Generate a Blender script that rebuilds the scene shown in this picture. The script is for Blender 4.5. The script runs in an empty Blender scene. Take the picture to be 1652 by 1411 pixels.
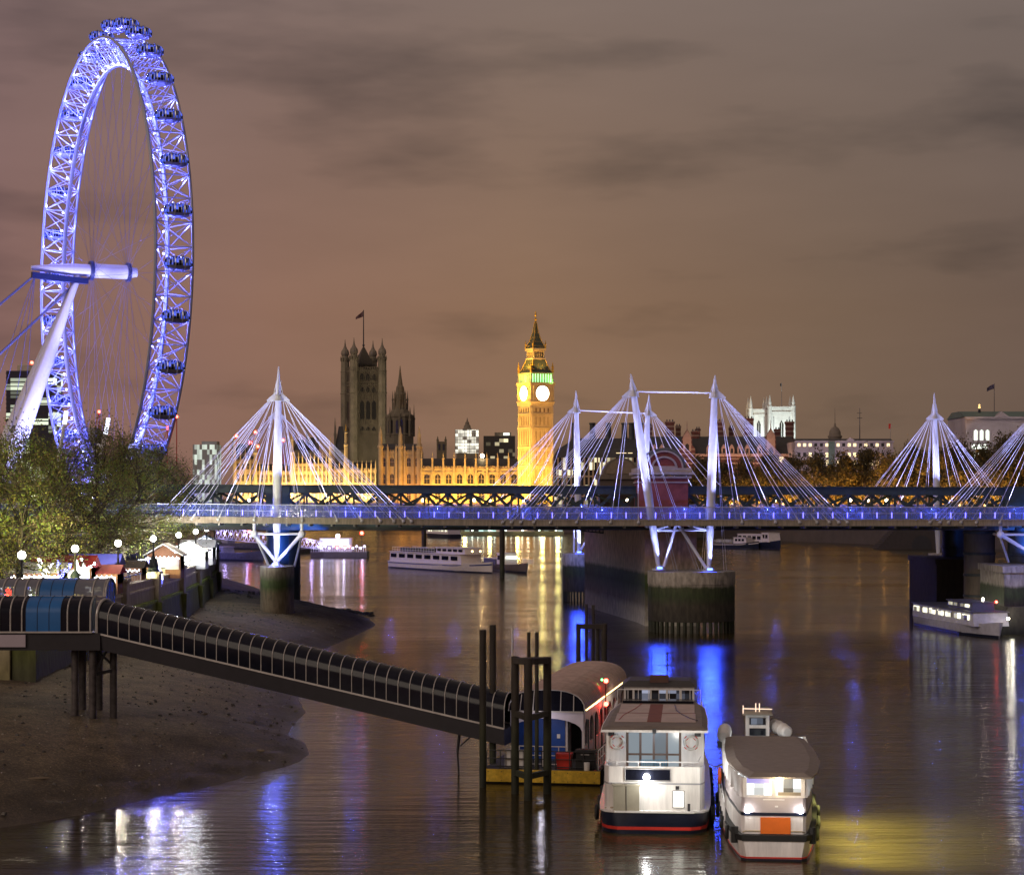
import bpy, math, random
import numpy as np
from mathutils import Vector, Matrix
R = math.radians
F, H = 3300.0, 17.0            # focal length in photo pixels, eye height over the low-tide water
sc = bpy.context.scene
col = sc.collection

# ------------------------------------------------------------------ camera
cd = bpy.data.cameras.new("camera")
cam = bpy.data.objects.new("camera", cd)
col.objects.link(cam)
cam.location = (0, 0, H)
cam.rotation_euler = (R(90), 0, 0)
cd.sensor_width = 36
cd.lens = 36 * F / 1652
cd.shift_y = 94.5 / 1652
cd.clip_start = 1
cd.clip_end = 6000
sc.camera = cam
# ------------------------------------------------------------------ render settings
sc.view_settings.view_transform = 'Standard'
sc.view_settings.look = 'None'
sc.view_settings.exposure = 0.0
sc.view_settings.gamma = 1
cy = sc.cycles
cy.use_denoising = True
cy.max_bounces = 6
cy.transparent_max_bounces = 12
cy.sample_clamp_indirect = 4
cy.caustics_reflective = False
cy.caustics_refractive = False
cy.blur_glossy = 0.5

def rgb(r, g, b):
    f = lambda c: (c / 255) / 12.92 if c < 10 else ((c / 255 + .055) / 1.055) ** 2.4
    return (f(r), f(g), f(b), 1)

# ------------------------------------------------------------------ night sky: low cloud lit by the city
def make_world():
    w = bpy.data.worlds.new("World")
    sc.world = w
    w.use_nodes = True
    t = w.node_tree
    n, l = t.nodes, t.links
    n.clear()
    out = n.new('ShaderNodeOutputWorld')
    bg = n.new('ShaderNodeBackground')
    tc = n.new('ShaderNodeTexCoord')
    sep = n.new('ShaderNodeSeparateXYZ')
    l.new(tc.outputs['Generated'], sep.inputs[0])
    mr = n.new('ShaderNodeMapRange')
    mr.inputs[1].default_value, mr.inputs[2].default_value = -.26, .27
    l.new(sep.outputs[0], mr.inputs[0])
    ramp = n.new('ShaderNodeValToRGB')
    e = ramp.color_ramp.elements
    e[0].position, e[0].color = 0.0, rgb(135, 102, 97)
    e[1].position, e[1].color = 1.0, rgb(104, 86, 76)
    for p, c in ((.28, (140, 106, 89)), (.5, (140, 109, 86)), (.78, (118, 96, 79))):
        x = e.new(p); x.color = rgb(*c)
    l.new(mr.outputs[0], ramp.inputs[0])
    ramp2 = n.new('ShaderNodeValToRGB')      # higher up the cloud is greyer
    e = ramp2.color_ramp.elements
    e[0].position, e[0].color = 0.0, rgb(124, 103, 102)
    e[1].position, e[1].color = 1.0, rgb(115, 103, 98)
    x = e.new(.5); x.color = rgb(126, 110, 102)
    l.new(mr.outputs[0], ramp2.inputs[0])
    mz = n.new('ShaderNodeMapRange')
    mz.inputs[1].default_value, mz.inputs[2].default_value = .09, .25
    l.new(sep.outputs[2], mz.inputs[0])
    mix = n.new('ShaderNodeMix'); mix.data_type = 'RGBA'
    l.new(mz.outputs[0], mix.inputs[0]); l.new(ramp.outputs[0], mix.inputs[6]); l.new(ramp2.outputs[0], mix.inputs[7])
    mp = n.new('ShaderNodeMapping'); mp.inputs['Scale'].default_value = (4.2, 3, 17); mp.inputs['Location'].default_value = (.62, 0, 2.3)
    mp.inputs['Rotation'].default_value = (0, R(6), 0)
    l.new(tc.outputs['Generated'], mp.inputs[0])
    nz = n.new('ShaderNodeTexNoise'); nz.inputs['Scale'].default_value = 1.0; nz.inputs['Detail'].default_value = 5; nz.inputs['Roughness'].default_value = .52
    l.new(mp.outputs[0], nz.inputs['Vector'])
    cr = n.new('ShaderNodeValToRGB')
    e = cr.color_ramp.elements
    e[0].position, e[0].color = .3, (.55, .57, .6, 1)
    e[1].position, e[1].color = .75, (1.14, 1.14, 1.14, 1)
    x = e.new(.46); x.color = (1.0, 1.0, 1.0, 1)
    def M(op, a, b_=None):
        x = n.new('ShaderNodeMath'); x.operation = op
        for i, v in enumerate((a, b_)):
            if v is None: continue
            if isinstance(v, (int, float)): x.inputs[i].default_value = v
            else: l.new(v, x.inputs[i])
        return x.outputs[0]
    val = nz.outputs[0]                      # a few heavier banks of cloud
    for x0, z0, sx, sz, k in ((-.08, .193, .05, .013, .11), (.06, .212, .09, .012, .12), (.19, .17, .14, .016, .1), (.17, .125, .16, .016, .07), (.02, .165, .16, .012, .05), (-.2, .24, .12, .02, .05)):
        g = M('ADD', M('POWER', M('DIVIDE', M('SUBTRACT', sep.outputs[0], x0), sx), 2), M('POWER', M('DIVIDE', M('SUBTRACT', sep.outputs[2], z0), sz), 2))
        val = M('SUBTRACT', val, M('MULTIPLY', M('POWER', 2.718, M('MULTIPLY', g, -1)), k))
    l.new(val, cr.inputs[0])
    mul = n.new('ShaderNodeMix'); mul.data_type = 'RGBA'; mul.blend_type = 'MULTIPLY'; mul.inputs[0].default_value = 1
    l.new(mix.outputs[2], mul.inputs[6]); l.new(cr.outputs[0], mul.inputs[7])
    l.new(mul.outputs[2], bg.inputs['Color'])
    bg.inputs['Strength'].default_value = 1.0
    l.new(bg.outputs[0], out.inputs[0])
make_world()

# one weak, very wide warm lamp: the glow of the city behind the camera
sd = bpy.data.lights.new("city_glow", 'SUN')
sd.energy = 0.95
sd.angle = R(40)
sd.color = (1, .82, .66)
so = bpy.data.objects.new("city_glow", sd)
col.objects.link(so)
so.rotation_euler = Vector((-.95, -1, .75)).to_track_quat('Z', 'Y').to_euler()

# ------------------------------------------------------------------ helpers
MW = {}                        # world matrix of every parent made here

def W(px, py, D):              # a point the photograph shows at (px, py), D metres out
    return Vector(((px - 826) * D / F, D, H + (800 - py) * D / F))

def G(px, py, z=0.0):          # a point at height z seen at (px, py)
    D = (H - z) * F / (py - 800)
    return Vector(((px - 826) * D / F, D, z))

def tag(o, label=None, cat=None, group=None, kind=None):
    if label: o['label'] = label
    if cat: o['category'] = cat
    if group: o['group'] = group
    if kind: o['kind'] = kind
    return o

def thing(name, label, cat, loc=(0, 0, 0), rz=0.0, group=None):
    o = bpy.data.objects.new(name, None)
    o.empty_display_size = .3
    col.objects.link(o)
    o.location = loc
    o.rotation_euler = (0, 0, rz)
    MW[o.name] = Matrix.Translation(Vector(loc)) @ Matrix.Rotation(rz, 4, 'Z')
    return tag(o, label, cat, group)

class MB:
    def __init__(s):
        s.v, s.f, s.m, s.cm = [], [], [], 0
    def add(s, vs, fs):
        o = len(s.v)
        s.v += [tuple(v) for v in vs]
        s.f += [tuple(i + o for i in f) for f in fs]
        s.m += [s.cm] * len(fs)
        return s
    def box(s, x0, x1, y0, y1, z0, z1):
        return s.add([(x0, y0, z0), (x1, y0, z0), (x1, y1, z0), (x0, y1, z0), (x0, y0, z1), (x1, y0, z1), (x1, y1, z1), (x0, y1, z1)],
                     [(0, 3, 2, 1), (4, 5, 6, 7), (0, 1, 5, 4), (1, 2, 6, 5), (2, 3, 7, 6), (3, 0, 4, 7)])
    def frustum(s, cx, cy, hx0, hy0, z0, hx1, hy1, z1):
        a = [(cx + i * hx0, cy + j * hy0, z0) for i, j in ((-1, -1), (1, -1), (1, 1), (-1, 1))]
        b = [(cx + i * hx1, cy + j * hy1, z1) for i, j in ((-1, -1), (1, -1), (1, 1), (-1, 1))]
        return s.add(a + b, [(3, 2, 1, 0), (4, 5, 6, 7), (0, 1, 5, 4), (1, 2, 6, 5), (2, 3, 7, 6), (3, 0, 4, 7)])
    def beam(s, p, q, w, h=None):
        p, q = Vector(p), Vector(q)
        h = h or w
        d = (q - p).normalized()
        up = Vector((0, 0, 1)) if abs(d.z) < .9 else Vector((0, 1, 0))
        a = d.cross(up).normalized() * (w / 2)
        b = a.cross(d).normalized() * (h / 2)
        vs = [p - a - b, p + a - b, p + a + b, p - a + b, q - a - b, q + a - b, q + a + b, q - a + b]
        return s.add(vs, [(0, 3, 2, 1), (4, 5, 6, 7), (0, 1, 5, 4), (1, 2, 6, 5), (2, 3, 7, 6), (3, 0, 4, 7)])
    def tube(s, p, q, r0, r1=None, n=8):
        p, q = Vector(p), Vector(q)
        r1 = r0 if r1 is None else r1
        d = (q - p).normalized()
        up = Vector((0, 0, 1)) if abs(d.z) < .95 else Vector((1, 0, 0))
        a = d.cross(up).normalized(); b = d.cross(a)
        vs = []
        for c, r in ((p, r0), (q, r1)):
            for i in range(n):
                t = 2 * math.pi * i / n
                vs.append(c + a * (r * math.cos(t)) + b * (r * math.sin(t)))
        fs = [(i, (i + 1) % n, n + (i + 1) % n, n + i) for i in range(n)]
        fs += [tuple(range(n - 1, -1, -1)), tuple(range(n, 2 * n))]
        return s.add(vs, fs)
    def path(s, pts, r, n=6):
        for a, b in zip(pts, pts[1:]): s.tube(a, b, r, r, n)
        return s
    def taper(s, p, q, prof, n=14):            # prof: (t, radius) along p..q, one skin
        p, q = Vector(p), Vector(q)
        d = (q - p).normalized()
        up = Vector((0, 0, 1)) if abs(d.z) < .95 else Vector((1, 0, 0))
        a = d.cross(up).normalized(); b = d.cross(a)
        return s.loft([[p.lerp(q, t) + a * (r * math.cos(2 * math.pi * i / n)) + b * (r * math.sin(2 * math.pi * i / n)) for i in range(n)] for t, r in prof])
    def loft(s, rings, closed=True, caps=True):
        n = len(rings[0]); vs = [p for r in rings for p in r]; fs = []
        for k in range(len(rings) - 1):
            for i in range(n if closed else n - 1):
                j = (i + 1) % n
                fs.append((k * n + i, k * n + j, (k + 1) * n + j, (k + 1) * n + i))
        if caps and closed:
            fs += [tuple(range(n - 1, -1, -1)), tuple((len(rings) - 1) * n + i for i in range(n))]
        return s.add(vs, fs)
    def lathe(s, prof, n=16, c=(0, 0, 0), sx=1, sy=1):
        return s.loft([[(c[0] + sx * r * math.cos(2 * math.pi * i / n + math.pi / n), c[1] + sy * r * math.sin(2 * math.pi * i / n + math.pi / n), c[2] + z) for i in range(n)] for r, z in prof])
    def prism(s, poly, z0, z1):
        n = len(poly)
        return s.add([(x, y, z0) for x, y in poly] + [(x, y, z1) for x, y in poly],
                     [tuple(range(n - 1, -1, -1)), tuple(range(n, 2 * n))] + [(i, (i + 1) % n, n + (i + 1) % n, n + i) for i in range(n)])
    def prismy(s, poly, y0, y1):               # polygon in x,z pushed along y
        n = len(poly)
        return s.add([(x, y0, z) for x, z in poly] + [(x, y1, z) for x, z in poly],
                     [tuple(range(n)), tuple(range(2 * n - 1, n - 1, -1))] + [(i, n + i, n + (i + 1) % n, (i + 1) % n) for i in range(n)])
    def prismx(s, poly, x0, x1):               # polygon in y,z pushed along x
        n = len(poly)
        return s.add([(x0, y, z) for y, z in poly] + [(x1, y, z) for y, z in poly],
                     [tuple(range(n - 1, -1, -1)), tuple(range(n, 2 * n))] + [(i, (i + 1) % n, n + (i + 1) % n, n + i) for i in range(n)])
    def ball(s, c, r, n=10, sz=1.0):
        k = max(4, n // 2 + 1)
        return s.lathe([(max(r * math.sin(math.pi * i / k), .001 * r), -r * sz * math.cos(math.pi * i / k)) for i in range(k + 1)], n, c)
    def ring(s, c, rmaj, rmin, axis='y', n=16, m=6):
        rs = []
        for i in range(n + 1):
            t = 2 * math.pi * i / n
            rr = []
            for j in range(m):
                u = 2 * math.pi * j / m
                a, b = (rmaj + rmin * math.cos(u)), rmin * math.sin(u)
                p = (a * math.cos(t), b, a * math.sin(t)) if axis == 'y' else ((a * math.cos(t), a * math.sin(t), b) if axis == 'z' else (b, a * math.cos(t), a * math.sin(t)))
                rr.append((c[0] + p[0], c[1] + p[1], c[2] + p[2]))
            rs.append(rr)
        return s.loft(rs, caps=False)
    def build(s, name, mat, parent=None, world=False, smooth=False, bevel=0.0):
        me = bpy.data.meshes.new(name)
        vs = s.v
        if world and parent is not None:
            inv = MW[parent.name].inverted()
            vs = [tuple(inv @ Vector(v)) for v in vs]
        me.from_pydata(vs, [], s.f)
        mats = mat if isinstance(mat, (list, tuple)) else [mat]
        for m in mats: me.materials.append(m)
        if len(mats) > 1: me.polygons.foreach_set('material_index', s.m)
        if smooth:
            me.polygons.foreach_set('use_smooth', [True] * len(me.polygons))
            me.update()
            try: me.set_sharp_from_angle(angle=R(40))
            except Exception: pass
        me.update()
        o = bpy.data.objects.new(name, me)
        col.objects.link(o)
        if parent is not None:
            o.parent = parent
            MW[o.name] = MW[parent.name]
        else:
            MW[o.name] = Matrix.Identity(4)
        if bevel:
            b = o.modifiers.new('bevel', 'BEVEL'); b.width = bevel; b.segments = 2; b.limit_method = 'ANGLE'
        return o

def copy_tree(o, parent=None):
    c = o.copy()
    col.objects.link(c)
    if parent is not None: c.parent = parent
    for ch in list(o.children): copy_tree(ch, c)
    return c

def lamp(name, kind, loc, power, color, parent=None, target=None, angle=60, radius=.2, blend=.5):
    d = bpy.data.lights.new(name, kind)
    d.energy = power
    d.color = color[:3]
    d.shadow_soft_size = radius
    if kind == 'SPOT':
        d.spot_size = R(angle); d.spot_blend = blend
    o = bpy.data.objects.new(name, d)
    col.objects.link(o)
    loc = Vector(loc)
    m = Matrix.Translation(loc)
    if target is not None:
        m = m @ (loc - Vector(target)).to_track_quat('Z', 'Y').to_matrix().to_4x4()
    if parent is not None:
        o.parent = parent
        m = MW[parent.name].inverted() @ m
    o.matrix_basis = m
    return o

# ------------------------------------------------------------------ materials
def pm(name, c, rough=.6, metal=0.0, var=.18, scale=1.5, bump=0.0, bscale=None, stretch=None, spec=.5, detail=5):
    m = bpy.data.materials.new(name)
    m.use_nodes = True
    n, l = m.node_tree.nodes, m.node_tree.links
    b = n['Principled BSDF']
    b.inputs['Roughness'].default_value = rough
    b.inputs['Metallic'].default_value = metal
    b.inputs['Specular IOR Level'].default_value = spec
    tc = n.new('ShaderNodeTexCoord')
    mp = n.new('ShaderNodeMapping')
    if stretch: mp.inputs['Scale'].default_value = stretch
    l.new(tc.outputs['Object'], mp.inputs[0])
    nz = n.new('ShaderNodeTexNoise')
    nz.inputs['Scale'].default_value = scale; nz.inputs['Detail'].default_value = detail; nz.inputs['Roughness'].default_value = .65
    l.new(mp.outputs[0], nz.inputs['Vector'])
    cr = n.new('ShaderNodeValToRGB')
    e = cr.color_ramp.elements
    e[0].position, e[1].position = .3, .7
    e[0].color = tuple(x * (1 - var) for x in c[:3]) + (1,)
    e[1].color = tuple(min(1, x * (1 + var)) for x in c[:3]) + (1,)
    l.new(nz.outputs[0], cr.inputs[0])
    l.new(cr.outputs[0], b.inputs['Base Color'])
    if bump:
        n2 = nz
        if bscale:
            n2 = n.new('ShaderNodeTexNoise'); n2.inputs['Scale'].default_value = bscale; n2.inputs['Detail'].default_value = 4
            l.new(mp.outputs[0], n2.inputs['Vector'])
        bp = n.new('ShaderNodeBump'); bp.inputs['Strength'].default_value = bump; bp.inputs['Distance'].default_value = .1
        l.new(n2.outputs[0], bp.inputs['Height']); l.new(bp.outputs[0], b.inputs['Normal'])
    return m

def speckle(m, scale, lo, hi):
    """pebbles: every cell its own tone"""
    n, l = m.node_tree.nodes, m.node_tree.links
    b = n['Principled BSDF']; src = b.inputs['Base Color'].links[0].from_socket
    geo = n.new('ShaderNodeNewGeometry'); vo = n.new('ShaderNodeTexVoronoi'); vo.inputs['Scale'].default_value = scale
    l.new(geo.outputs['Position'], vo.inputs['Vector'])
    sp = n.new('ShaderNodeSeparateColor'); l.new(vo.outputs['Color'], sp.inputs[0])
    pw = n.new('ShaderNodeMath'); pw.operation = 'POWER'; pw.inputs[1].default_value = 3; l.new(sp.outputs[0], pw.inputs[0])
    mr = n.new('ShaderNodeMapRange'); mr.inputs[3].default_value, mr.inputs[4].default_value = lo, hi; l.new(pw.outputs[0], mr.inputs[0])
    mu = n.new('ShaderNodeVectorMath'); mu.operation = 'SCALE'; l.new(src, mu.inputs[0]); l.new(mr.outputs[0], mu.inputs['Scale']); l.new(mu.outputs[0], b.inputs['Base Color'])
    return m

def em(name, c, strength):
    m = bpy.data.materials.new(name)
    m.use_nodes = True
    b = m.node_tree.nodes['Principled BSDF']
    b.inputs['Base Color'].default_value = (.3, .3, .3, 1)
    b.inputs['Emission Color'].default_value = tuple(c[:3]) + (1,)
    b.inputs['Emission Strength'].default_value = strength
    return m

def lit_cells(name, c, strength, scale, share=.5, base=(.02, .02, .025, 1), rough=.15):
    """cells that glow at random: lit rooms behind glass, also glow put into walls"""
    m = bpy.data.materials.new(name)
    m.use_nodes = True
    n, l = m.node_tree.nodes, m.node_tree.links
    b = n['Principled BSDF']
    b.inputs['Base Color'].default_value = base
    b.inputs['Roughness'].default_value = rough
    tc = n.new('ShaderNodeTexCoord'); mp = n.new('ShaderNodeMapping'); mp.inputs['Scale'].default_value = scale
    l.new(tc.outputs['Object'], mp.inputs[0])
    fl = n.new('ShaderNodeVectorMath'); fl.operation = 'FLOOR'; l.new(mp.outputs[0], fl.inputs[0])
    sp = n.new('ShaderNodeTexWhiteNoise'); sp.noise_dimensions = '3D'; l.new(fl.outputs[0], sp.inputs['Vector'])
    mr = n.new('ShaderNodeMapRange'); mr.inputs[1].default_value, mr.inputs[2].default_value = 1 - share, 1.0
    mr.inputs[4].default_value = strength
    l.new(sp.outputs[0], mr.inputs[0])
    b.inputs['Emission Color'].default_value = tuple(c[:3]) + (1,)
    l.new(mr.outputs[0], b.inputs['Emission Strength'])
    return m

def zramp(name, stops, z0, z1, rough=.75, var=.3, scale=.8, bump=.4, wob=.8, stretch=(1, 1, .35)):
    """masonry with tide stains: colour stops over the height z0..z1 with an uneven edge"""
    m = bpy.data.materials.new(name)
    m.use_nodes = True
    n, l = m.node_tree.nodes, m.node_tree.links
    b = n['Principled BSDF']; b.inputs['Roughness'].default_value = rough
    geo = n.new('ShaderNodeNewGeometry'); sp = n.new('ShaderNodeSeparateXYZ'); l.new(geo.outputs['Position'], sp.inputs[0])
    mp = n.new('ShaderNodeMapping'); mp.inputs['Scale'].default_value = stretch; l.new(geo.outputs['Position'], mp.inputs[0])
    nz = n.new('ShaderNodeTexNoise'); nz.inputs['Scale'].default_value = scale; nz.inputs['Detail'].default_value = 6; nz.inputs['Roughness'].default_value = .7
    l.new(mp.outputs[0], nz.inputs['Vector'])
    ad = n.new('ShaderNodeMath'); ad.operation = 'MULTIPLY_ADD'; ad.inputs[1].default_value = wob * 2
    l.new(nz.outputs[0], ad.inputs[0])
    sb = n.new('ShaderNodeMath'); sb.operation = 'SUBTRACT'; sb.inputs[1].default_value = wob
    l.new(sp.outputs[2], sb.inputs[0]); l.new(sb.outputs[0], ad.inputs[2])
    mr = n.new('ShaderNodeMapRange'); mr.inputs[1].default_value, mr.inputs[2].default_value = z0, z1
    l.new(ad.outputs[0], mr.inputs[0])
    cr = n.new('ShaderNodeValToRGB'); e = cr.color_ramp.elements
    while len(e) < len(stops): e.new(.5)
    for i, (z, c) in enumerate(stops):
        e[i].position = (z - z0) / (z1 - z0); e[i].color = tuple(c) + (1,)
    l.new(mr.outputs[0], cr.inputs[0])
    n2 = n.new('ShaderNodeTexNoise'); n2.inputs['Scale'].default_value = 2.2; n2.inputs['Detail'].default_value = 7; l.new(mp.outputs[0], n2.inputs['Vector'])
    m2 = n.new('ShaderNodeMapRange'); m2.inputs[1].default_value, m2.inputs[2].default_value = .3, .7; m2.inputs[3].default_value, m2.inputs[4].default_value = 1 - var, 1 + var
    l.new(n2.outputs[0], m2.inputs[0])
    mu = n.new('ShaderNodeVectorMath'); mu.operation = 'SCALE'; l.new(cr.outputs[0], mu.inputs[0]); l.new(m2.outputs[0], mu.inputs['Scale'])
    l.new(mu.outputs[0], b.inputs['Base Color'])
    bp = n.new('ShaderNodeBump'); bp.inputs['Strength'].default_value = bump; bp.inputs['Distance'].default_value = .1
    l.new(n2.outputs[0], bp.inputs['Height']); l.new(bp.outputs[0], b.inputs['Normal'])
    return m

def frosted(name, c, keep):
    """frosted screen that passes and scatters light"""
    m = bpy.data.materials.new(name)
    m.use_nodes = True
    n, l = m.node_tree.nodes, m.node_tree.links
    n.clear()
    out = n.new('ShaderNodeOutputMaterial')
    tr = n.new('ShaderNodeBsdfTransparent'); tl = n.new('ShaderNodeBsdfTranslucent'); df = n.new('ShaderNodeBsdfDiffuse'); gs = n.new('ShaderNodeBsdfGlossy')
    tl.inputs[0].default_value = df.inputs[0].default_value = tuple(c) + (1,)
    gs.inputs['Roughness'].default_value = .1
    a = n.new('ShaderNodeMixShader'); l.new(tl.outputs[0], a.inputs[1]); l.new(df.outputs[0], a.inputs[2])
    b = n.new('ShaderNodeMixShader'); b.inputs[0].default_value = 1 - keep; l.new(tr.outputs[0], b.inputs[1]); l.new(a.outputs[0], b.inputs[2])
    d = n.new('ShaderNodeMixShader'); fr = n.new('ShaderNodeFresnel'); l.new(fr.outputs[0], d.inputs[0]); l.new(b.outputs[0], d.inputs[1]); l.new(gs.outputs[0], d.inputs[2])
    l.new(d.outputs[0], out.inputs[0])
    return m

WHITE = pm('white paint', (.72, .71, .7), .35, var=.06)
WHEELW = pm('wheel paint', (.36, .37, .44), .45, var=.04)
STEELW = pm('white steel', (.8, .8, .82), .4, var=.04)
GREY = pm('grey paint', (.28, .27, .27), .6)
DARK = pm('dark paint', (.025, .025, .03), .5)
BLACK = pm('black rubber', (.012, .012, .013), .7)
NAVY = pm('navy hull', (.012, .016, .035), .3, var=.25)
RED = pm('red paint', (.5, .03, .02), .45)
YELLOW = pm('yellow paint', (.62, .4, .03), .55, var=.3, scale=3)
STONE = pm('pale stone', (.42, .36, .27), .8, scale=.4, bump=.2)
STONED = pm('grey stone', (.2, .165, .125), .85, scale=.3, bump=.3)
SLATE = pm('slate roof', (.045, .042, .042), .6, scale=.3)
LEAD = pm('green roof', (.1, .15, .13), .6, scale=.3)
BRICK = pm('red brick', (.2, .06, .045), .85, scale=.6, var=.35, bump=.3)
CONC = pm('concrete', (.3, .28, .25), .85, scale=.7, var=.3, bump=.3)
WOOD = pm('brown wood', (.2, .085, .035), .7, scale=2, stretch=(6, 6, .6))
PILE = zramp('pile steel', [(-1, (.012, .011, .01)), (1.2, (.025, .03, .015)), (3.2, (.035, .038, .018)), (5, (.028, .022, .017)), (10, (.03, .022, .017))], -1, 10, var=.45)
GLASSD = pm('dark glazing', (.008, .009, .016), .13, var=.3, spec=.22)
EMW = em('warm lamp glass', (1, .86, .62), 60)
EMWW = em('white lamp glass', (1, .97, .95), 60)
EMRED = em('red lamp', (1, .05, .03), 25)
EMGRN = em('green lamp', (.05, 1, .2), 12)
WINY = em('lit yellow window', (1, .78, .38), 1.6)
WINW = em('lit white window', (.9, 1, .85), 1.6)
# ------------------------------------------------------------------ river
def water_mat():
    m = bpy.data.materials.new('river water')
    m.use_nodes = True
    n, l = m.node_tree.nodes, m.node_tree.links
    b = n['Principled BSDF']
    b.inputs['Base Color'].default_value = (.034, .026, .01, 1)
    b.inputs['IOR'].default_value = 1.33
    b.inputs['Specular IOR Level'].default_value = .44
    tc = n.new('ShaderNodeTexCoord')
    def noise(scale, stretch, detail, rough=.6):
        mp = n.new('ShaderNodeMapping'); mp.inputs['Scale'].default_value = stretch; mp.inputs['Rotation'].default_value = (0, 0, R(7))
        l.new(tc.outputs['Object'], mp.inputs[0])
        z = n.new('ShaderNodeTexNoise'); z.inputs['Scale'].default_value = scale; z.inputs['Detail'].default_value = detail; z.inputs['Roughness'].default_value = rough
        l.new(mp.outputs[0], z.inputs['Vector'])
        return z
    a = noise(.8, (.2, 1, 1), 5, .62)
    c = noise(.075, (.3, 1, 1), 3)
    p = noise(.03, (.28, 1, 1), 4)
    ad = n.new('ShaderNodeMath'); ad.operation = 'MULTIPLY_ADD'; ad.inputs[1].default_value = 2.2
    l.new(c.outputs[0], ad.inputs[0]); l.new(a.outputs[0], ad.inputs[2])
    st = n.new('ShaderNodeMapRange'); st.inputs[1].default_value, st.inputs[2].default_value = .35, .65
    st.inputs[3].default_value, st.inputs[4].default_value = .18, .55
    l.new(p.outputs[0], st.inputs[0])
    bp = n.new('ShaderNodeBump'); bp.inputs['Distance'].default_value = .3
    l.new(st.outputs[0], bp.inputs['Strength'])
    l.new(ad.outputs[0], bp.inputs['Height']); l.new(bp.outputs[0], b.inputs['Normal'])
    rr = n.new('ShaderNodeMapRange'); rr.inputs[1].default_value, rr.inputs[2].default_value = .35, .65
    rr.inputs[3].default_value, rr.inputs[4].default_value = .09, .19
    l.new(p.outputs[0], rr.inputs[0]); l.new(rr.outputs[0], b.inputs['Roughness'])
    return m

w_ = MB(); w_.add([(-900, -150, 0), (900, -150, 0), (900, 1500, 0), (-900, 1500, 0)], [(0, 1, 2, 3)])
tag(w_.build('river_water', water_mat()), 'brown tidal river streaked with coloured reflections', kind='structure')

# far bank and everything behind it: one sheet to the horizon
FB = [(300, 330), (163, 640), (129, 719), (82, 825), (30, 945), (-20, 1052), (-150, 1130), (-420, 1180), (-900, 1400)]
g_ = MB()
g_.prism([(300, 330)] + FB[1:] + [(-3500, 1500), (-3500, 5500), (3500, 5500), (3500, 330)], -2, 8.6)
tag(g_.build('ground', pm('city ground', (.06, .055, .05), .9)), 'dark city ground beyond the river', kind='structure')

# near (south-east) bank promenade
WALL = [(-62, 150), (-36, 150), (-36.4, 170), (-36.6, 190), (-36.9, 209), (-37.4, 228), (-38.8, 249), (-40.6, 270), (-42.8, 292), (-47, 318), (-55, 350), (-75, 420), (-110, 520), (-150, 640), (-260, 800), (-420, 1000)]
g_ = MB(); g_.prism(WALL + [(-900, 1000), (-900, 60), (-62, 60)], -2, 8.2)
tag(g_.build('promenade', pm('paving', (.2, .17, .14), .85, scale=.6, bump=.2)), 'riverside promenade paving', kind='structure')

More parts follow.
